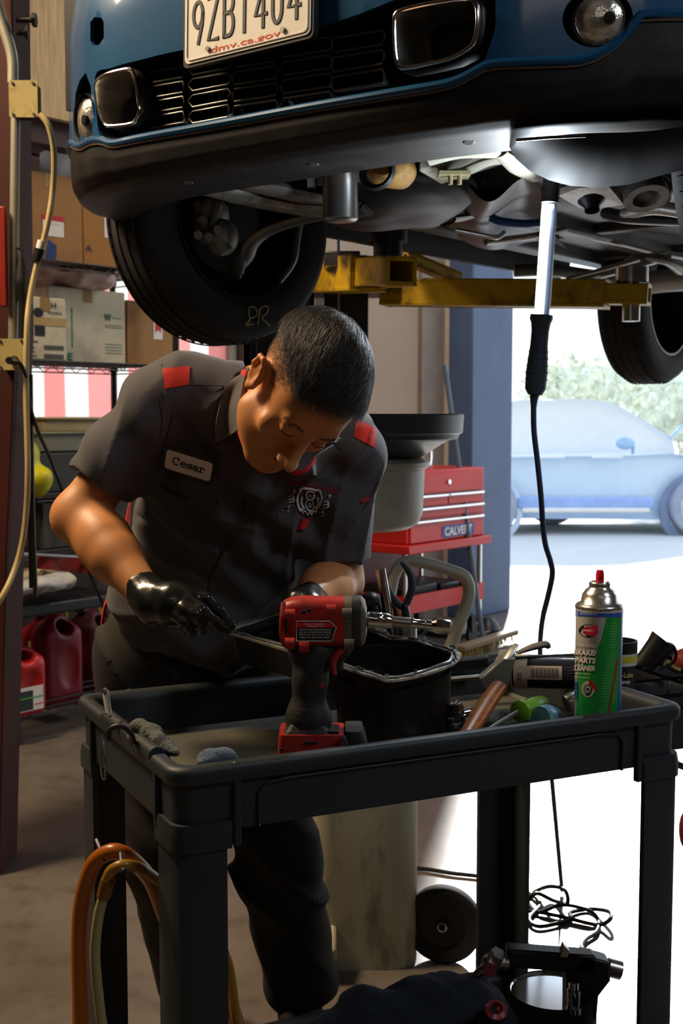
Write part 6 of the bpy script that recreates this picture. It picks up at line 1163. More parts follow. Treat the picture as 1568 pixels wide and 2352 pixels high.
# post, bowl, funnel
bx_, BY = P(800, 0, 3.15)[0], 3.15
mb = MB(); mb.cyl(A(bx_, BY, .7), A(bx_, BY, 1.16), .03, n=20); mb.build('drain_post', m_steel, tk)
zr = P(0, 1060, BY)[2]; zbm = P(0, 1224, BY-.1)[2]; rb = P(981, 0, BY)[0]-bx_
mb = MB(); mb.lathe([(0, zbm), (rb*.80, zbm+.004), (rb*.92, zbm+.018), (rb*.975, zbm+.045), (rb, zr-.02), (rb*1.06, zr-.012), (rb*1.06, zr), (rb*.97, zr+.01), (rb*.9, zr+.012)], A(bx_, BY, 0), n=64); mb.build('white_bowl', m_tank2, tk, smooth=40)
rf = P(1072, 0, BY)[0]-bx_; zf = P(0, 953, BY)[2]; tilt = .0
mb = MB(); mb.lathe([(.05, zr+.03), (rb*.9, zr+.005), (rf*.86, zr+.055), (rf*.87, zf-.065), (rf*.95, zf-.06), (rf*.96, zf-.05), (rf*.99, zf-.045), (rf*1.0, zf), (rf*.985, zf+.003), (rf*.97, zf-.002), (rf*.93, zf-.045), (rf*.5, zr+.04), (.05, zr+.03)], A(bx_, BY, 0), n=80); fo_ = mb.build('funnel', mat('dark_slate_plastic', S(38, 46, 56), .42, var=.12), tk, smooth=40)
# cream handle loop
mb = MB(); hY = 3.0; mb.tube([P(880, 1440, hY), P(893, 1380, hY), P(905, 1320, hY), P(925, 1295, hY), P(960, 1290, hY), P(1040, 1312, hY), P(1070, 1330, hY), P(1076, 1370, hY), P(1055, 1430, hY), P(1030, 1500, hY), P(1020, 1560, hY)], [.020, .020, .020, .021, .020, .020, .021, .021, .021, .021, .021], 16, sub=7, flat=.75); mb.build('cream_handle', m_tank2, tk)
# ================================================================== WORK LIGHT
YT = 2.66; wl_ = thing('work_light', P(1240, 900, YT), 'tubular LED work light hanging upside down from the car by its black hook end', 'work light')
T = lambda x, y: P(x, y, YT)
mb = MB(); mb.lathe([(0, 0), (.019, 0), (.019, .05), (.022, .055), (.022, .075), (0, .077)], T(1262, 466), nrm(T(1268, 400)-T(1262, 466)), 28); mb.build('hook_cap', m_bk, wl_)
mb = MB(); mb.tube([T(1266, 420), T(1268, 395), T(1264, 380), T(1256, 372)], .005, 8, sub=4); mb.build('hook', m_steel, wl_)
m_led = mat('led_strip', (1, 1, 1), .3, emit=(.88, .95, 1), estr=30)
td = nrm(T(1244, 728)-T(1262, 466)); tl = np.linalg.norm(T(1244, 728)-T(1262, 466)); vw = nrm(CAM-T(1253, 600)); sd3 = nrm(np.cross(td, vw)); sd3 = sd3 if sd3[0] > 0 else -sd3
mb = MB(); mb.lathe([(0, 0), (.017, 0), (.017, tl), (0, tl)], T(1262, 466), td, 28); mb.build('clear_tube', mat('frosted_tube', (.55, .62, .72), .12, trans=.0, coat=.4, alpha=.4), wl_)
mb = MB(); a, b = T(1262, 466)-sd3*.009+td*.004, T(1244, 728)-sd3*.009-td*.004; mb.tube([a, b], .0068, 12); mb.build('led_strip', m_led, wl_)
mb = MB(); a, b = T(1262, 466)+sd3*.007+td*.003, T(1244, 728)+sd3*.007-td*.003; mb.tube([a, b], .0075, 12); mb.build('reflector', mat('pale_reflector', (.6, .66, .74), .3), wl_)
ld = bpy.data.lights.new('led_light', 'AREA'); ld.shape = 'RECTANGLE'; ld.size = .012; ld.size_y = .24; ld.energy = 9; ld.color = (.82, .92, 1); lo2 = bpy.data.objects.new('led_light', ld); COL.objects.link(lo2); lo2.location = tuple((a+b)/2-sd3*.016+vw*.030); fdir = Vector(nrm(-sd3*.45+vw*.85+A(0, 0, .35))); zq = -fdir; yq = (Vector(td)-Vector(td).dot(zq)*zq).normalized(); xq = yq.cross(zq); lo2.rotation_euler = Matrix((xq, yq, zq)).transposed().to_euler()
hd = nrm(T(1228, 905)-T(1243, 728)); mb = MB(); mb.lathe([(0, -.004), (.024, -.004), (.025, .004), (.021, .014), (.019, .03), (.019, .06), (.0215, .09), (.0235, .12), (.0225, .155), (.015, .168), (0, .168)], T(1243, 728), hd, 28); mb.build('grip', mat('slate_grip_plastic', S(60, 76, 98), .5, var=.1), wl_, smooth=50)
for q in (.075, .09, .105, .12, .135): mb = MB(); rr_ = float(np.interp(q, [.06, .09, .12, .155], [.019, .0215, .0235, .0225])); mb.lathe([(rr_-.001, q-.003), (rr_+.0015, q), (rr_-.001, q+.003)], T(1243, 728), hd, 24, close=True); mb.build('grip_rib', MATS['slate_grip_plastic'], wl_)
mb = MB(); e_ = T(1228, 903); mb.tube([e_, T(1226, 915), T(1225, 935)], [.011, .009, .006], 10); [mb.lathe([(.007, -.001), (.011-.001*k, 0), (.007, .001)], T(1227-.3*k, 908+5*k), hd, 16, close=True) for k in range(6)]; mb.build('strain_relief', MATS['slate_grip_plastic'], wl_)
mb = MB(); cp = [(1225, 930, YT), (1226, 990, YT), (1234, 1060, YT), (1242, 1140, YT), (1246, 1200, YT+.02), (1252, 1250, YT+.04), (1264, 1290, YT+.06), (1268, 1320, YT+.08), (1258, 1370, YT+.12), (1248, 1410, YT+.16), (1242, 1450, YT+.2), (1240, 1500, YT+.26), (1244, 1600, YT+.36), (1262, 1740, YT+.5)]
mb.tube([P(*q) for q in cp]+[Pz(1290, 2045, .01)], .0062, 10, sub=7); tag(mb.build('light_cord', mat('blue_grey_cord', S(44, 66, 100), .5)), 'dark blue cord hanging down from the work light to the floor', 'cord')
# floor cords
mb = MB(); fp = lambda x, y, z=.008: Pz(x, y, z)
mb.tube([fp(1160, 2052), fp(1200, 2068), fp(1228, 2048), fp(1262, 2036, .05), fp(1296, 2044, .06), fp(1302, 2074, .03), fp(1270, 2068), fp(1232, 2052, .03), fp(1212, 2070), fp(1236, 2095), fp(1290, 2078, .03), fp(1350, 2090, .03), fp(1374, 2115), fp(1370, 2140), fp(1345, 2158), fp(1336, 2175), fp(1352, 2196)], .0058, 8, sub=7)
mb.tube([fp(1160, 2090), fp(1230, 2094), fp(1300, 2108), fp(1370, 2124), fp(1400, 2112, .03), fp(1398, 2094, .03), fp(1355, 2088), fp(1310, 2096), fp(1306, 2112), fp(1240, 2128), fp(1215, 2110), fp(1240, 2076), fp(1212, 2048)], .0058, 8, sub=7)
mb.tube([fp(1205, 2165), fp(1240, 2185), fp(1290, 2190), fp(1340, 2200), fp(1380, 2202), fp(1412, 2210)], .0055, 8, sub=6)
tag(mb.build('coiled_cord', MATS['blue_grey_cord'] if False else m_bk), 'tangled black cord coiled on the bright floor behind the cart', 'cord')
mb = MB(); mb.tube([fp(700, 1990), fp(900, 1992), fp(975, 1996), fp(1040, 2006), fp(1110, 2014), fp(1180, 2030)], .0065, 8, sub=6); tag(mb.build('extension_cord', m_bk), 'black cord lying straight across the floor behind the white tank', 'cord')
# ================================================================== THE MECHANIC
m_skin = mat('skin', S(206, 140, 88), .48, var=.08, scale=22, sss=.12, bump=.03, bscale=160)
m_shirt = mat('charcoal_shirt', S(76, 74, 79), .88, var=.05, scale=30, sheen=.15, bump=.06, bscale=320)
m_pants = mat('dark_trousers', S(40, 39, 37), .9, var=.1, scale=12, bump=.06, bscale=260)
m_redc = mat('red_shirt_cloth', S(206, 48, 40), .85, var=.06, scale=60, bump=.1, bscale=400)
m_glove = mat('black_nitrile', (.012, .013, .012), .27, var=.2, scale=20, coat=.25, bump=.12, bscale=70)
m_hair = mat('black_hair', (.008, .007, .006), .7, var=.3, scale=40)
HR = np.array([[.76462243, -.0944898, .63751409], [.56199043, .58195812, -.58778525], [-.31546679, .8077106, .4980806]])
HC = P(690, 900, 2.0)
def hl(x, y, z): return HC+HR@A(x, y, z)
def tol(p): return (p-HC.astype(np.float32))@HR.astype(np.float32)
HM = HR.T  # world->local rows for ellipsoids
def face_sdf(f, skin=True):
    e = lambda c, r, k, sub=False: f.ell(hl(*c), r, R=HM, k=k, sub=sub)
    e((0, .014, .036), (.0765, .097, .088), .02); e((0, -.05, .028), (.060, .045, .055), .03); e((0, -.042, -.045), (.054, .046, .072), .03)
    for s in (-1, 1):
        f.cap(hl(s*.050, -.005, -.070), hl(s*.022, -.068, -.104), .018, .016, k=.03); e((s*.044, -.062, -.030), (.022, .020, .017), .015)
    e((0, -.078, -.106), (.020, .016, .015), .02)
    f.cap(hl(-.038, -.082, .018), hl(.038, -.082, .018), .013, .013, k=.012)
    for s in (-1, 1): e((s*.031, -.103, -.001), (.018, .015, .012), .010, True)
    for s in (-1, 1): e((s*.031, -.0815, -.003), (.0145, .0135, .0115), .003)
    f.cap(hl(0, -.088, .010), hl(0, -.114, -.036), .0085, .0105, k=.012); e((0, -.120, -.043), (.0118, .0125, .0105), .006)
    for s in (-1, 1): e((s*.0135, -.108, -.047), (.0075, .0115, .0080), .005); e((s*.0075, -.113, -.0580), (.0038, .006, .004), .003, True)
    e((0, -.088, -.0715), (.024, .011, .0065), .008); e((0, -.086, -.083), (.020, .011, .0075), .008); f.cap(hl(-.018, -.096, -.0778), hl(0, -.098, -.0765), .0012, .0012, k=.004, sub=True); f.cap(hl(.018, -.096, -.0778), hl(0, -.098, -.0765), .0012, .0012, k=.004, sub=True)
def ear_sdf(f):
    for s in (-1, 1):
        pts = [(s*.077, -.004, -.028), (s*.082, -.006, -.010), (s*.087, -.002, .012), (s*.090, .012, .022), (s*.090, .026, .014), (s*.087, .028, -.004), (s*.082, .019, -.022), (s*.078, .008, -.036)]
        for a, b in zip(pts[:-1], pts[1:]): f.cap(hl(*a), hl(*b), .0042, .0042, k=.006)
        f.ell(hl(s*.077, .010, -.006), (.0055, .018, .028), R=HM, k=.008); f.ell(hl(s*.079, .004, -.034), (.0055, .008, .010), R=HM, k=.006)
        f.cap(hl(s*.083, .016, .008), hl(s*.081, .014, -.014), .003, .003, k=.004); f.ell(hl(s*.088, .006, -.006), (.006, .0065, .010), R=HM, k=.004, sub=True)
skull = SDF(); face_sdf(skull)
# joints
NB = P(600, 925, 2.19); RS, LS = P(366, 934, 2.20), P(790, 1032, 2.24); RE, LE = P(180, 1185, 2.17), P(776, 1335, 2.28); RW, LW = P(338, 1368, 2.02), P(706, 1380, 2.10)
CH, BE, PE = P(560, 1120, 2.27), P(480, 1330, 2.36), P(430, 1520, 2.45)
RH, LH = P(350, 1580, 2.45), P(545, 1590, 2.47); RK, LK = P(378, 1950, 2.42), P(640, 1990, 2.46); RA, LA_ = P(440, 2420, 2.62), P(690, 2420, 2.62)
RA[2] = LA_[2] = .10
LX = nrm(LS-RS); UP = nrm(NB-PE); FR = nrm(np.cross(LX, UP)); LX = nrm(np.cross(UP, FR)); TM = np.array([LX, FR, UP]); print('FR', FR, 'UP', UP)
body = SDF(); face_sdf(body); ear_sdf(body)
body.cap(hl(0, .02, -.035), NB+LX*.012+A(0, .01, -.0), .052, .054, k=.03)
body.cap(hl(-.03, -.02, -.07), NB+FR*.03-UP*.02, .03, .04, k=.03)
body.ell(CH, (.165, .095, .17), R=TM, k=.06).ell(BE, (.14, .09, .15), R=TM, k=.06).ell(PE, (.15, .095, .12), R=TM, k=.06)
body.cap(NB, RS, .05, .055, k=.05).cap(NB, LS, .05, .055, k=.05)
body.cap(RS, RE, .050, .043, k=.03)
# right forearm (image left): bulky near the elbow, tapering to the wrist
fd = nrm(RW-RE); sdv = nrm(np.cross(fd, A(0, 1, 0))); sdv = sdv if sdv[2] > 0 else -sdv
body.ell(RE, (.038, .036, .036), k=.03)
body.cap(RE+fd*.01, RE+fd*.13, .044, .045, k=.025).cap(RE+fd*.10+sdv*.004, RW, .046, .0275, k=.02).ell(RE+fd*.07+sdv*.014, (.036, .036, .036), k=.03)
body.cap(RW, P(425, 1398, 1.98), .026, .022, k=.01)
body.cap(LS, LE, .046, .042, k=.03).cap(LE, LE+(LW-LE)*.5, .048, .044, k=.02).cap(LE+(LW-LE)*.4, LW, .046, .028, k=.02)
body.cap(RH, RK, .07, .05, k=.03).cap(RK, RA, .05, .036, k=.02).cap(LH, LK, .07, .05, k=.03).cap(LK, LA_, .05, .036, k=.02)
allp = np.array([RS, LS, RE, LE, RW, LW, RH, LH, RA, LA_, HC]); lo, hi = allp.min(0)-.16, allp.max(0)+.16; lo[2] = .04
body.cap(P(185, 1140, 2.095), P(275, 1172, 2.085), .008, .006, k=.02, sub=True)
pb = A((RA[0]+LA_[0])/2, 2.62, 0)
person, pbvh = iso_obj('person', body, lo, hi, .0036, m_skin, None, base=pb, relax=1)
tag(person, 'person in charcoal work shirt and black gloves bending over the oil pan', 'person'); WL[person.name] = pb
# ---- shirt
def rdg(t, n=2.5): return (1-np.abs(np.sin(t)))**n
def wrinkle(p):
    q = (p-CH.astype(np.float32))@TM.T.astype(np.float32); x, z = q[:, 0], q[:, 2]
    w = .0065*np.sin(60*(x*.55+z)+2.2*np.sin(9*x+4*z))*np.clip(.5+vnoise(p, 9, 1), 0, 1)
    w = w+.008*np.sin(42*(x-.4*z)+3*np.sin(7*z+1))*np.clip(vnoise(p, 7, 4), 0, 1)
    m1 = np.clip(.35+vnoise(p, 11, 12), 0, 1); m2 = np.clip(.3+vnoise(p, 9, 31), 0, 1); m3 = np.clip(.2+vnoise(p, 12, 47), 0, 1)
    w = w-.012*rdg(40*(x*.5+z)+1.8*np.sin(7*x+3)+vnoise(p, 9, 5))*m1*np.clip(1.3-np.abs(x)/.17, .15, 1)-.011*rdg(37*(x*.9-z*.6)+1.5*np.sin(9*z)+vnoise(p, 8, 7))*m2-.010*rdg(46*(x+.2*z)+2*np.sin(6*z+2))*m3
    return w+.004*vnoise(p, 22, 2)+.005*np.sin(38*(.8*x+.6*z)+2.6*np.sin(6*z))*np.clip(vnoise(p, 6, 9), 0, 1)
sh = SDF()
sh.ell(CH, (.198, .116, .20), R=TM, k=.05).ell(BE, (.178, .120, .165), R=TM, k=.08).ell(PE+UP*.13, (.180, .124, .095), R=TM, k=.06)
sh.cap(RS, LS, .062, .060, k=.05).cap(NB-UP*.02, RS+A(.01, 0, .010), .060, .060, k=.04).cap(NB-UP*.02, LS, .060, .060, k=.04)
ua = nrm(RE-RS); la = nrm(LE-LS); Rend = RS+ua*.215; Lend = LS+la*.235
sh.cap(RS, Rend+ua*.03, .065, .066, k=.03).cap(LS, Lend+la*.03, .060, .059, k=.035)
sh.ell(P(300, 1040, 2.2), (.06, .05, .06), k=.05)
def plane(pt, n): n = nrm(n).astype(np.float32); return lambda p, pt=pt, n=n: (p-pt.astype(np.float32))@n
near = lambda a, b, r: (lambda p: d_cap(p, a, b, r, r))
sh.cap(P(528, 892, 2.185), P(440, 872, 2.205), .048, .052, k=.04)
# cut the sleeves at the cuffs (only near the arms)
cutR = nrm(P(165, 1068, 2.2)-P(300, 1168, 2.2)); nR = nrm(np.cross(cutR, A(0, 1, 0))); nR = nR if nR@ua > 0 else -nR; nR = nrm(nR+A(0, -.1, 0))
cR = P(232, 1117, 2.18); sh.fn(lambda p: np.maximum(-((p-cR.astype(np.float32))@nR.astype(np.float32)), d_cap(p, cR, cR+ua*.25, .115, .115)), .003, True)
cL = P(785, 1286, 2.26); nL = nrm(la+A(-.0, -.15, 0)); sh.fn(lambda p: np.maximum(-((p-cL.astype(np.float32))@nL.astype(np.float32)), d_cap(p, cL, cL+la*.2, .09, .09)), .003, True)
sh.cap(Rend-ua*.035, RE+ua*.05, .0535, .0535, k=.004, sub=True); sh.cap(Lend-la*.03, LE+la*.05, .048, .048, k=.004, sub=True)
# neck opening
sh.cap(NB+FR*.02-UP*.03+LX*.014, NB+UP*.14+FR*.02+LX*.014, .055, .064, k=.012, sub=True)
sh.fn(lambda p: np.maximum(plane(P(575, 880, 2.1), UP*1.0-FR*.5)(p)*-1, d_cap(p, NB+LX*.02, NB+LX*.02+UP*.2, .062, .08)), .01, True)
sh.fn(wrinkle, 0, 'd')
shp_ = np.array([RS, LS, Rend, Lend, PE, NB]); shirt, sbvh = iso_obj('work_shirt', sh, shp_.min(0)-.2, shp_.max(0)+.2, .0046, m_shirt, person)
# ---- surface patches laid on the shirt
def qpatch(cor, m, name, bvh=None, off=.0016, nx=14, ny=10, rad=0., thick=.0012, parent=None, r2=None):
    bvh = bvh or sbvh; cor = [A(*c) for c in cor]; last = [None]
    def pxy(u, v): return cor[0]*(1-u)*(1-v)+cor[1]*u*(1-v)+cor[2]*u*v+cor[3]*(1-u)*v
    g = [[hit(bvh, *pxy(i/nx, j/ny), off) for j in range(ny+1)] for i in range(nx+1)]
    mb = MB(); vs = []; idx = {}
    for i in range(nx+1):
        for j in range(ny+1):
            if g[i][j] is not None and g[i][j][1] < 2.6: idx[(i, j)] = len(vs); vs.append(g[i][j])
    w_ = np.linalg.norm(cor[1]-cor[0]); h_ = np.linalg.norm(cor[3]-cor[0]); rr_ = rad
    fs = []
    for i in range(nx):
        for j in range(ny):
            q = [(i, j), (i+1, j), (i+1, j+1), (i, j+1)]
            if all(k in idx for k in q):
                P4 = [vs[idx[k]] for k in q]
                if max(np.linalg.norm(P4[a]-P4[a-1]) for a in range(4)) < .06: fs.append(tuple(idx[k] for k in q))
    if rad:   # round the corners
        fs = [f for f in fs]
    mb.add(vs, fs); return mb.build(name, m, parent or person, smooth=180, solid=thick), pxy
qpatch([(374, 848), (436, 842), (434, 884), (378, 894)], m_redc, 'shoulder_patch', parent=shirt)
qpatch([(818, 964), (862, 986), (860, 1030), (812, 1004)], m_redc, 'shoulder_patch', parent=shirt)
def seam(pts, m=None, r=.0012, name='seam', off=.0005):
    q = [hit(sbvh, x, y, off) for x, y in pts]; q = [p for p in q if p is not None]
    if len(q) > 1: mb = MB(); mb.tube(q, r, 6, sub=4); return mb.build(name, m or m_seam, shirt)
m_seam = mat('seam_thread', S(58, 56, 58), .9)
seam([(377, 890), (450, 884), (520, 888), (545, 892)]); seam([(402, 895), (395, 960), (378, 1020), (362, 1070)]); seam([(176, 1080), (200, 1110), (250, 1150), (300, 1180)]); seam([(372, 838), (368, 900), (372, 960), (366, 1010)])
seam([(365, 1110), (420, 1140), (500, 1152)], mat('pocket_edge', S(40, 42, 48), .9), .0018, 'pocket_edge'); seam([(575, 1085), (560, 1160), (530, 1230), (500, 1290), (480, 1330), (482, 1380)], MATS['pocket_edge'], .0022, 'button_placket'); seam([(868, 1108), (840, 1160), (810, 1200)]); seam([(735, 1030), (730, 1070), (715, 1085)])
# name patch
NPc = [(386, 1028), (496, 1062), (484, 1110), (368, 1072)]
def npf(off):
    cor = [A(*c) for c in NPc]
    def f(u, v, o=0.):
        q = cor[0]*(1-u)*(1-v)+cor[1]*u*(1-v)+cor[2]*u*v+cor[3]*(1-u)*v; h = hit(nb, q[0], q[1], off+o); return h if h is not None else P(q[0], q[1], 2.1)
    return f
# a smooth local carrier so that the patch lies flat and stiff
cc4 = [hit(sbvh, *c, .004) for c in NPc]; zc = hit(sbvh, 432, 1068, .016); o_ = np.mean([c for c in cc4], 0); o_ = zc
ux = nrm(cc4[1]-cc4[0]); uy = nrm(cc4[3]-cc4[0]); nz = nrm(np.cross(ux, uy)); nz = nz if nz[1] < 0 else -nz; uy = np.cross(ux, nz); uy = uy if uy[2] < 0 else -uy
def pl_hit(px, py): r = ray(px, py); t_ = ((o_-CAM)@nz)/(r@nz); return CAM+r*t_
e = [pl_hit(*c) for c in NPc]; pcn = np.mean(e, 0); ux = nrm(e[1]-e[0]); uy = nrm((e[3]-e[0])-ux*((e[3]-e[0])@ux)); pww = np.linalg.norm(e[1]-e[0]); phh = abs((e[3]-e[0])@uy); cu_ = (.5*(e[0]+e[2])+.5*(e[1]+e[3]))/2
def pf(u, v, off=0.): return cu_+ux*u+uy*v+nz*(off-.0*u*u)
mb = MB(); rr0 = rrect(pww*1.03, phh*1.06, .008); mb.prism([(a, b) for a, b in rr0], pf(0, 0, -.004), ux, uy, nz*.005); np_ = mb.build('name_patch', m_black, person)
mb = MB(); mb.add([pf(a, b, .0016) for a, b in rrect(pww*.96, phh*.90, .006)], [tuple(range(28))]); mb.build('patch_face', mat('patch_white', S(238, 238, 240), .8, var=.03, scale=60), np_)
cw = .0125
def srf(st, ox, sc=1.): return [(ox+x*cw*sc, -(y-.42)*cw*1.25) for x, y in st]
CES = {'C': ([arc(.5, .5, .46, .5, 50, 310, 12), [(.84, 1.0), (.86, .64)]], 1.15),
       'e': ([[(.1, .36), (.78, .36)]+arc(.45, .32, .36, .34, 5, 320, 12)], .95), 's': ([[(.72, .50), (.70, .60)]+arc(.42, .50, .26, .15, 60, 260, 6)+arc(.45, .18, .28, .17, 90, -130, 7)+[(.14, .12)], [(.72, .44), (.72, .64)], [(.12, .22), (.12, .02)]], .88),
       'a': ([arc(.42, .46, .27, .2, 150, 0, 6)+[(.70, .1), (.78, .02), (.9, .04)], [(.69, .38)]+arc(.38, .20, .27, .19, 70, 330, 8)+[(.69, .22)]], .98), 'r': ([[(.25, .64), (.25, .02)], [(.05, .62), (.28, .62)], [(.05, .02), (.5, .02)], [(.27, .40)]+arc(.52, .44, .22, .2, 150, 50, 5)+[(.76, .52)]], .9)}
x_ = -.5*cw*4.6
fmap = lambda u, v, off=0.: pf(u, v, .0018+off)
for chh in 'Cesar':
    sts, adv = CES[chh]; mb = MB()
    for st in sts: stroke(mb, fmap, srf(st, x_), .0026 if chh != 'C' else .0026, .0006)
    mb.build('patch_letter', m_ink, np_); x_ += adv*cw*.97
# emblem: bear head with two fists holding wrenches
m_emb = mat('emblem_white', S(220, 222, 224), .8, var=.05)
emb = MB()
def sm(x, y, off=.0018): return hit(sbvh, x, y, off)
def spoly(pts, m=m_emb, off=.0028, parent=None, name='emblem_part'):
    q = [sm(*p, off) for p in pts]
    if any(a is None for a in q): return None
    mb = MB(); mb.add(q, [tuple(range(len(q)))]); return mb.build(name, m, parent or person)
def sline(pts, r=.0011, m=m_emb, par=None, off=.0022, name='emblem_line', sub=3):
    r = r*1.0
    q = [sm(*p, off) for p in pts]; q = [a for a in q if a is not None]
    mb = MB(); mb.tube(q, r, 6, sub=sub, flat=.5); return mb.build(name, m, par or person)
eo = sline([(690, 1127), (684, 1140), (683, 1158), (688, 1172), (692, 1168), (694, 1178), (700, 1172), (704, 1182), (709, 1174), (714, 1180), (718, 1172), (724, 1174), (727, 1164), (733, 1162), (735, 1150), (738, 1142), (735, 1130)], .0022, name='emblem')
sline([(690, 1129), (692, 1122), (699, 1121), (706, 1122), (716, 1123), (724, 1126), (732, 1126), (737, 1132)], .003, par=eo); sline([(692, 1140), (690, 1155), (697, 1168)], .0018, par=eo); sline([(730, 1142), (730, 1156), (722, 1166)], .0018, par=eo)
sline([(702, 1132), (704, 1142), (708, 1146), (714, 1147), (720, 1144), (722, 1136)], .0018, par=eo); sline([(705, 1148), (701, 1160), (706, 1170), (714, 1172), (719, 1164), (718, 1150), (711, 1146), (705, 1148)], .0013, par=eo); sline([(709, 1155), (713, 1156), (714, 1162), (709, 1163), (708, 1158)], .0016, par=eo); sline([(702, 1130), (712, 1128), (722, 1132)], .002, par=eo); spoly([(709, 1134), (715, 1135), (714, 1140), (710, 1139)], parent=eo)
for ox, oy, k in ((668, 1146, 1), (748, 1158, 1)):
    for dx, dy in ((-6, -6), (-6, 1), (-6, 8)): sline([(ox+dx, oy+dy+1), (ox+dx+5, oy+dy-2), (ox+dx+10, oy+dy)], .0020, par=eo)
    sline([(ox+5, oy-7), (ox+6, oy+6)], .0022, par=eo); sline([(ox+2, oy-10), (ox+8, oy-17), (ox+6, oy-22)], .0012, par=eo); sline([(ox+8, oy-24), (ox+9, oy-19), (ox+13, oy-20)], .0011, par=eo); sline([(ox-4, oy+12), (ox-7, oy+18)], .0014, par=eo); sline([(ox-11, oy+17), (ox-6, oy+18), (ox-5, oy+25), (ox-10, oy+27)], .0011, par=eo)
mb = MB(); q = lambda u, v: sm(720+u, 1117+u*.21-v, .0016)
try: text_map(mb, 'BEAR VALLEY AUTO HOUSE', lambda u, v: q(u, v), 112, 11, bold=.01); mb.build('emblem_text', mat('emblem_red', S(170, 30, 38), .8), eo)
except Exception as ex_: print('emblem text', ex_)
spoly([(826, 1148), (846, 1140), (848, 1148), (829, 1156)], mat('emblem_red', S(170, 30, 38), .8), parent=shirt, name='sleeve_tag')
qpatch([(690, 1192), (705, 1190), (698, 1212), (682, 1214)], MATS['red_paint'], 'pocket_pen', off=.004, nx=4, ny=6, thick=.006, parent=shirt); sline([(640, 1180), (640, 1172), (648, 1170)], .001, m_steel, par=shirt, name='pocket_clip')
# ---- collar
m_col = mat('collar_grey', S(92, 89, 90), .9, var=.05, scale=30, bump=.06, bscale=320)
def collar(ctrl, m, name, nx=20, ny=8, thick=.003):
    # ctrl: list of rows [(px,py,Y)...]; bicubic-ish sheet through rows
    rows = [spline([P(*q) for q in r], [0]*len(r), 6)[0] for r in ctrl]; n = len(rows[0]); vs = []
    cols_ = [spline([r[i] for r in rows], [0]*len(rows), 4)[0] for i in range(n)]; k = len(cols_[0])
    mb = MB(); mb.add([c[j] for c in cols_ for j in range(k)], [(i*k+j, (i+1)*k+j, (i+1)*k+j+1, i*k+j+1) for i in range(n-1) for j in range(k-1)]); return mb.build(name, m, shirt, smooth=180, solid=thick)
def sY(x, y, d=.012, dflt=2.12):
    h = hit(sbvh, x, y, 0); return (x, y, (h[1] if h is not None and h[1] < 2.4 else dflt)-d)
collar([[(571, 843, 2.15), (566, 855, 2.12), (558, 890, 2.09), (552, 930, 2.065), (550, 985, 2.05)], [sY(560, 850), sY(545, 868), sY(532, 905), sY(522, 950), sY(528, 1000, .018)], [sY(548, 854), sY(520, 880), sY(506, 925), sY(496, 970), sY(494, 1017)]], m_col, 'collar_flap')
collar([[(566, 848, 2.12), (560, 880, 2.10), (556, 920, 2.08), (556, 970, 2.06), (568, 1030, 2.04)], [(556, 850, 2.13), (549, 885, 2.11), (545, 925, 2.09), (545, 985, 2.065), (556, 1022, 2.05)]], m_redc, 'collar_lining')
collar([[(720, 1092, 2.03), (716, 1060, 2.04), (735, 1040, 2.06), (765, 1022, 2.10)], [sY(728, 1092), sY(745, 1075), sY(762, 1058), sY(785, 1045)]], m_col, 'collar_flap')
collar([[(672, 1078, 2.01), (690, 1082, 2.01), (708, 1070, 2.02), (725, 1050, 2.04)], [(672, 1090, 2.02), (690, 1090, 2.02), (706, 1080, 2.03), (722, 1062, 2.05)]], m_redc, 'collar_lining')
# ---- trousers
tr_ = SDF()
tr_.ell(PE-UP*.02, (.186, .128, .13), R=TM, k=.05).ell(PE+UP*.05, (.178, .124, .10), R=TM, k=.05)
tr_.cap(RH, RK, .105, .082, k=.04).cap(RK, RA+A(0, 0, .03), .080, .078, k=.03).cap(LH, LK, .105, .086, k=.04).cap(LK, LA_+A(0, 0, .03), .084, .082, k=.03)
tr_.fn(lambda p: -.016*rdg(17*(p[:, 2]*.9+p[:, 0]*.8)+2*np.sin(7*p[:, 0]+3*p[:, 2])+vnoise(p, 8, 9))*np.clip(.35+vnoise(p, 8, 21), 0, 1)+.006*np.sin(34*(p[:, 2]*1.0+p[:, 0]*.5)+2.5*np.sin(8*p[:, 0]+5*p[:, 2]))*np.clip(.5+vnoise(p, 8, 3), 0, 1)+.004*vnoise(p, 18, 7), 0, 'd')
tp = np.array([RH, LH, RA, LA_, PE]); trousers, tb_ = iso_obj('trousers', tr_, tp.min(0)-.2, tp.max(0)+.24, .007, m_pants, person)
# shirt side stripe and hanging red rag at the hip
mb = MB(); mb.tube([P(262, 1330, 2.44), P(250, 1370, 2.44), P(240, 1400, 2.44), P(232, 1450, 2.44)], [.008, .012, .010, .006], 8, sub=4, flat=.4); mb.build('red_side_panel', m_redc, shirt); mb = MB(); mb.tube([P(298, 1150, 2.40), P(292, 1200, 2.40), P(290, 1225, 2.40)], [.004, .012, .012], 8, sub=3, flat=.4); mb.build('red_side_panel', m_redc, shirt)
for c_ in (RA, LA_):
    f = SDF().ell(A(c_[0], c_[1]-.08, .05), (.048, .14, .045), k=.02).cap(A(c_[0], c_[1], .05), A(c_[0], c_[1], .14), .045, .05, k=.03).fn(lambda p: .004-p[:, 2], .002, 'i'); iso_obj('boot', f, A(c_[0]-.1, c_[1]-.26, -.02), A(c_[0]+.1, c_[1]+.12, .22), .008, m_blackr, person)
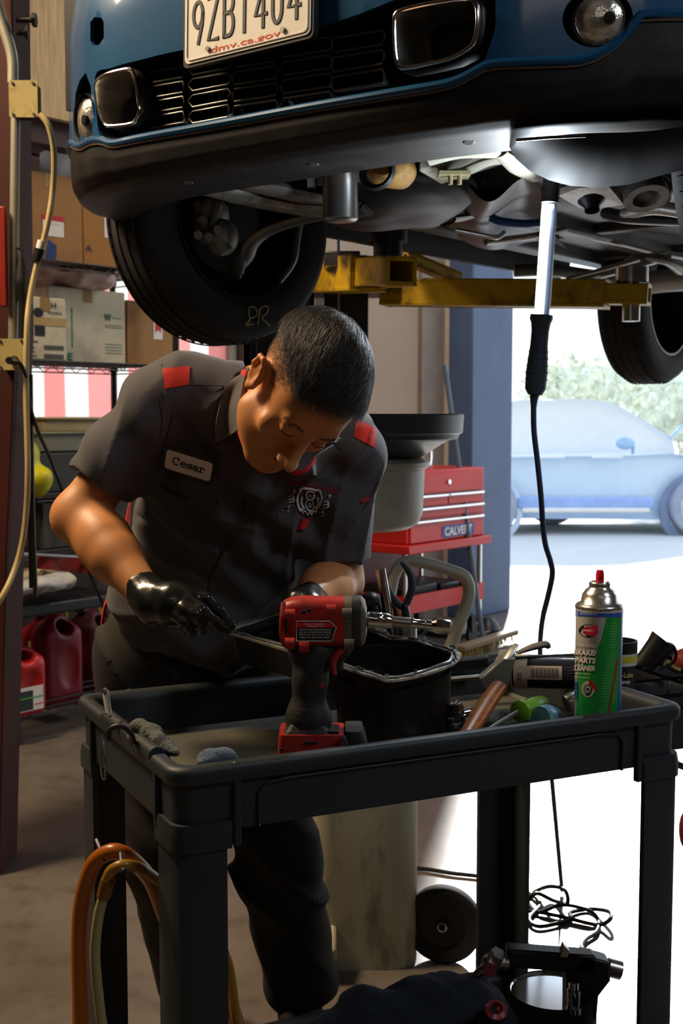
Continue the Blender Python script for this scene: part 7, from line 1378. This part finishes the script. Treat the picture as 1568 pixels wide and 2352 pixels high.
# ---- gloves
def glove(name, palm, fingers, cuff, seed=0, h=.0026):
    f = SDF()
    for a, b, ra, rb in palm: f.cap(a, b, ra, rb, k=.014)
    for fg in fingers:
        pts, r = fg
        for i in range(len(pts)-1): f.cap(pts[i], pts[i+1], r[i], r[i+1], k=.0045)
    if cuff:
        a, b, r = cuff; f.cap(a, b, r, r, k=.012); d = nrm(a-b).astype(np.float32)
        f.fn(lambda p, a=a, b=b: ((p-a.astype(np.float32))@d), .002, 'i'); f.cap(a, a+d*.05, r-.0022, r-.0022, k=.001, sub=True) if False else None
    f.fn(lambda p: .0011*np.sin(260*(p[:, 0]*.6+p[:, 2]*.5)+3*np.sin(50*p[:, 2]))*np.clip(.4+vnoise(p, 28, seed), 0, 1)+.0007*vnoise(p, 120, seed+2), 0, 'd')
    al = np.array([q for a, b, _, _ in palm for q in (a, b)]+[p for fg in fingers for p in fg[0]]); o, b_ = iso_obj(name, f, al.min(0)-.045, al.max(0)+.045, h, m_glove, person); return o
G_ = lambda x, y, Y: P(x, y, Y)
wd = nrm(RW-RE)
glove('glove', [(G_(352, 1376, 2.01), G_(400, 1380, 1.985), .030, .030), (G_(365, 1392, 2.0), G_(405, 1405, 1.98), .027, .026), (G_(395, 1372, 1.985), G_(432, 1378, 1.98), .025, .018), (G_(398, 1402, 1.975), G_(418, 1418, 1.97), .024, .018), (G_(400, 1385, 1.985), G_(428, 1395, 1.975), .026, .020)],
      [([G_(432, 1366, 1.985), G_(472, 1376, 1.985), G_(500, 1400, 1.995), G_(524, 1430, 2.01), G_(532, 1438, 2.015)], [.0115, .0105, .0095, .0085, .0075]),
       ([G_(430, 1380, 1.965), G_(462, 1400, 1.955), G_(488, 1424, 1.97), G_(502, 1440, 1.985)], [.0120, .0110, .0095, .0085]),
       ([G_(420, 1396, 1.955), G_(446, 1410, 1.945), G_(458, 1432, 1.96), G_(462, 1448, 1.98)], [.0118, .0110, .0095, .0085]),
       ([G_(404, 1412, 1.955), G_(424, 1430, 1.945), G_(432, 1448, 1.96), G_(440, 1458, 1.98)], [.0108, .0098, .0088, .0078]),
       ([G_(384, 1378, 2.02), G_(430, 1400, 2.045), G_(478, 1422, 2.045), G_(520, 1446, 2.03)], [.018, .0135, .0115, .0095])],
      (RW-wd*.026, RW+wd*.03, .0335))
lwd = nrm(LW-LE)
glove('glove', [(LW, G_(716, 1398, 2.06), .026, .027), (G_(716, 1398, 2.08), G_(700, 1406, 2.07), .022, .018)],
      [([G_(692, 1402, 2.080), G_(667, 1416, 2.080), G_(652, 1436, 2.110), G_(654, 1452, 2.130)], [.0115, .0105, .0095, .0085]), ([G_(707, 1408, 2.060), G_(684, 1428, 2.050), G_(674, 1452, 2.080), G_(678, 1466, 2.100)], [.0118, .011, .0095, .0085]),
       ([G_(724, 1412, 2.050), G_(707, 1436, 2.040), G_(702, 1460, 2.070), G_(704, 1474, 2.090)], [.0118, .011, .0095, .0085]), ([G_(742, 1412, 2.050), G_(732, 1440, 2.040), G_(728, 1466, 2.070), G_(732, 1478, 2.090)], [.0108, .0098, .0088, .0078]),
       ([G_(742, 1389, 2.100), G_(774, 1404, 2.120), G_(787, 1429, 2.140)], [.016, .0125, .0105])],
      (LW-lwd*.02, LW+lwd*.03, .031))
# ---- hair
def hairline(p):
    """p in head coordinates; >0 inside the hair region, in metres above the hairline"""
    az = np.degrees(np.arctan2(np.abs(p[:, 0]), -p[:, 1]))
    return p[:, 2]-np.interp(az, [0, 20, 34, 44, 54, 64, 74, 90, 110, 135, 180], [.082, .080, .070, .052, .036, .020, .004, .010, .006, -.02, -.05])
def thick(p):
    az = np.degrees(np.arctan2(np.abs(p[:, 0]), -p[:, 1]))
    return p[:, 2]-np.interp(az, [0, 20, 34, 44, 60, 90, 120, 150, 180], [.083, .081, .072, .060, .064, .066, .062, .056, .05])
capf = SDF(); capf.fn(lambda p: skull(p)-.0105*np.clip(thick(tol(p))/.022, 0, 1)); capf.fn(lambda p: -thick(tol(p)), .004, 'i'); capf.fn(lambda p: -(skull(p)+.006), .001, 'i')
haircap, hb = iso_obj('hair', capf, HC-.17, HC+.17, .0032, m_hair, person)
# strands: short stubble on the faded sides, longer swept strands on top
m_str = mat('hair_strands', (.045, .038, .032), .42, var=.5, scale=60)
m_fade = mat('short_side_hair', (.012, .010, .009), .5)
def sk1(p): return skull(np.asarray(p, np.float32))
def grad(p): e = 1e-3; return np.stack([(sk1(p+A(*(e*(k == i) for k in range(3))))-sk1(p-A(*(e*(k == i) for k in range(3))))) for i in range(3)], 1)/(2*e)
def onskull(n):
    d = np.random.normal(size=(n, 3)); d /= np.linalg.norm(d, axis=1)[:, None]; lp = A(0, .012, .03)+d*A(.08, .1, .092); p = HC+lp@HR.T
    for _ in range(4): s_ = sk1(p); g_ = grad(p); g_ /= np.linalg.norm(g_, axis=1)[:, None]+1e-9; p = p-g_*s_[:, None]
    return p
def strands(name, p, L, r, lift, flow, off, m, nseg=6, jit=.25):
    n = len(p); g_ = grad(p); g_ /= np.linalg.norm(g_, axis=1)[:, None]; path = [p+g_*off*.3]
    dirj = np.random.normal(size=(n, 3))*jit; LL_ = L*(.7+.6*np.random.rand(n))
    tgt = off*(.6+.8*np.random.rand(n))
    cur = path[0]
    for s_ in range(nseg):
        g_ = grad(cur); g_ /= np.linalg.norm(g_, axis=1)[:, None]; fl_ = flow(tol(cur.astype(np.float32)))@HR.T+dirj; fl_ = fl_-g_*(fl_*g_).sum(1)[:, None]; fl_ /= np.linalg.norm(fl_, axis=1)[:, None]+1e-9
        st = fl_+g_*lift*(1-s_/nseg); st /= np.linalg.norm(st, axis=1)[:, None]; cur = cur+st*(LL_/nseg)[:, None]; dd_ = sk1(cur); g_ = grad(cur); g_ /= np.linalg.norm(g_, axis=1)[:, None]
        want = np.where(lift > 1, dd_, tgt+0*dd_); cur = cur+g_*((want-dd_)*.7)[:, None]; path.append(cur)
    path = np.array(path); K_ = nseg+1; V_ = []; F_ = []; rad = np.linspace(1, .35, K_)*r
    up_ = np.random.normal(size=(n, 3)); tn = path[1]-path[0]; u1 = np.cross(tn, up_); u1 /= np.linalg.norm(u1, axis=1)[:, None]; u2 = np.cross(tn, u1); u2 /= np.linalg.norm(u2, axis=1)[:, None]
    vv_ = np.zeros((n, K_, 3, 3))
    for k in range(K_):
        for j in range(3): an = 2*math.pi*j/3; vv_[:, k, j] = path[k]+rad[k]*(math.cos(an)*u1+math.sin(an)*u2)
    base = np.arange(n)[:, None, None, None]*K_*3; kk = np.arange(K_-1)[None, :, None, None]; jj = np.arange(3)[None, None, :, None]
    q = np.concatenate([base+kk*3+jj, base+kk*3+(jj+1) % 3, base+(kk+1)*3+(jj+1) % 3, base+(kk+1)*3+jj], 3).reshape(-1, 4)
    me = bpy.data.meshes.new(name); me.from_pydata((vv_.reshape(-1, 3)-WL[person.name]).tolist(), [], q.tolist()); me.polygons.foreach_set('use_smooth', [True]*len(q)); me.materials.append(m)
    o = bpy.data.objects.new(name, me); COL.objects.link(o); o.parent = haircap; WL[o.name] = WL[person.name]; o['kind'] = 'stuff'; return o
pp = onskull(60000); lp = tol(pp.astype(np.float32)); tk_ = thick(lp); hh = hairline(lp)
top = pp[tk_ > .002]; rt_ = tol(top.astype(np.float32))
def flow_top(q):  # forward and over to his left, whorl at the back
    w_ = A(0.01, .075, .085); v = q-w_; v[:, 2] *= .3; v = v/(np.linalg.norm(v, axis=1)[:, None]+1e-6); return v+A(-.55, -.95, 0)
strands('long_strands', top[:15000], .036, .00034, .6, flow_top, .0125, m_str, 7, .32)
sd_m = (hh > 0) & (tk_ < .010); side = pp[sd_m]; hs = hh[sd_m]; keep = np.random.rand(len(side)) < np.clip(hs/.035, 0, 1)**1.3; side = side[keep]
strands('faded_side_hair', side[:16000], .0032, .00022, .9, lambda q: np.tile(A(0, -.2, -.9), (len(q), 1)), .0014, m_fade, 3, .4)
# eyebrows and lashes
for s in (-1, 1):
    mb = MB()
    for k in range(70):
        u = random.random(); q = hl(s*(.014+.034*u), -.097+.010*u*u+.004, .0170+.003*math.sin(u*2.4)+random.uniform(-.003, .003)); g1 = nrm(grad(q[None])[0]); q = q-g1*(sk1(q[None])[0]-.0004); e_ = q+HR@A(s*.005, .0012, .001-.002*u)+g1*.0003; mb.tube([q, e_], [.0004, .00015], 4)
    mb.build('eyebrow', m_fade, person)
    mb = MB(); ar = []
    for u in np.linspace(-1, 1, 12): q = hl(s*.031+.0135*u, -.094+.004*u*u, -.0085+.003*u*u); g1 = nrm(grad(q[None])[0]); ar.append(q-g1*(sk1(q[None])[0]-.0003))
    mb.tube(ar, .0008, 5); mb.build('eyelashes', m_fade, person)
mb = MB()
for k in range(150): u = random.uniform(-1, 1); q = hl(.024*u, -.108, -.061+random.uniform(-.004, .003)); g1 = nrm(grad(q[None])[0]); q = q-g1*(sk1(q[None])[0]-.0003); mb.tube([q, q+HR@A(.001*u, -.0006, -.0025)], [.0004, .0002], 3)
mb.build('moustache_stubble', m_fade, person)
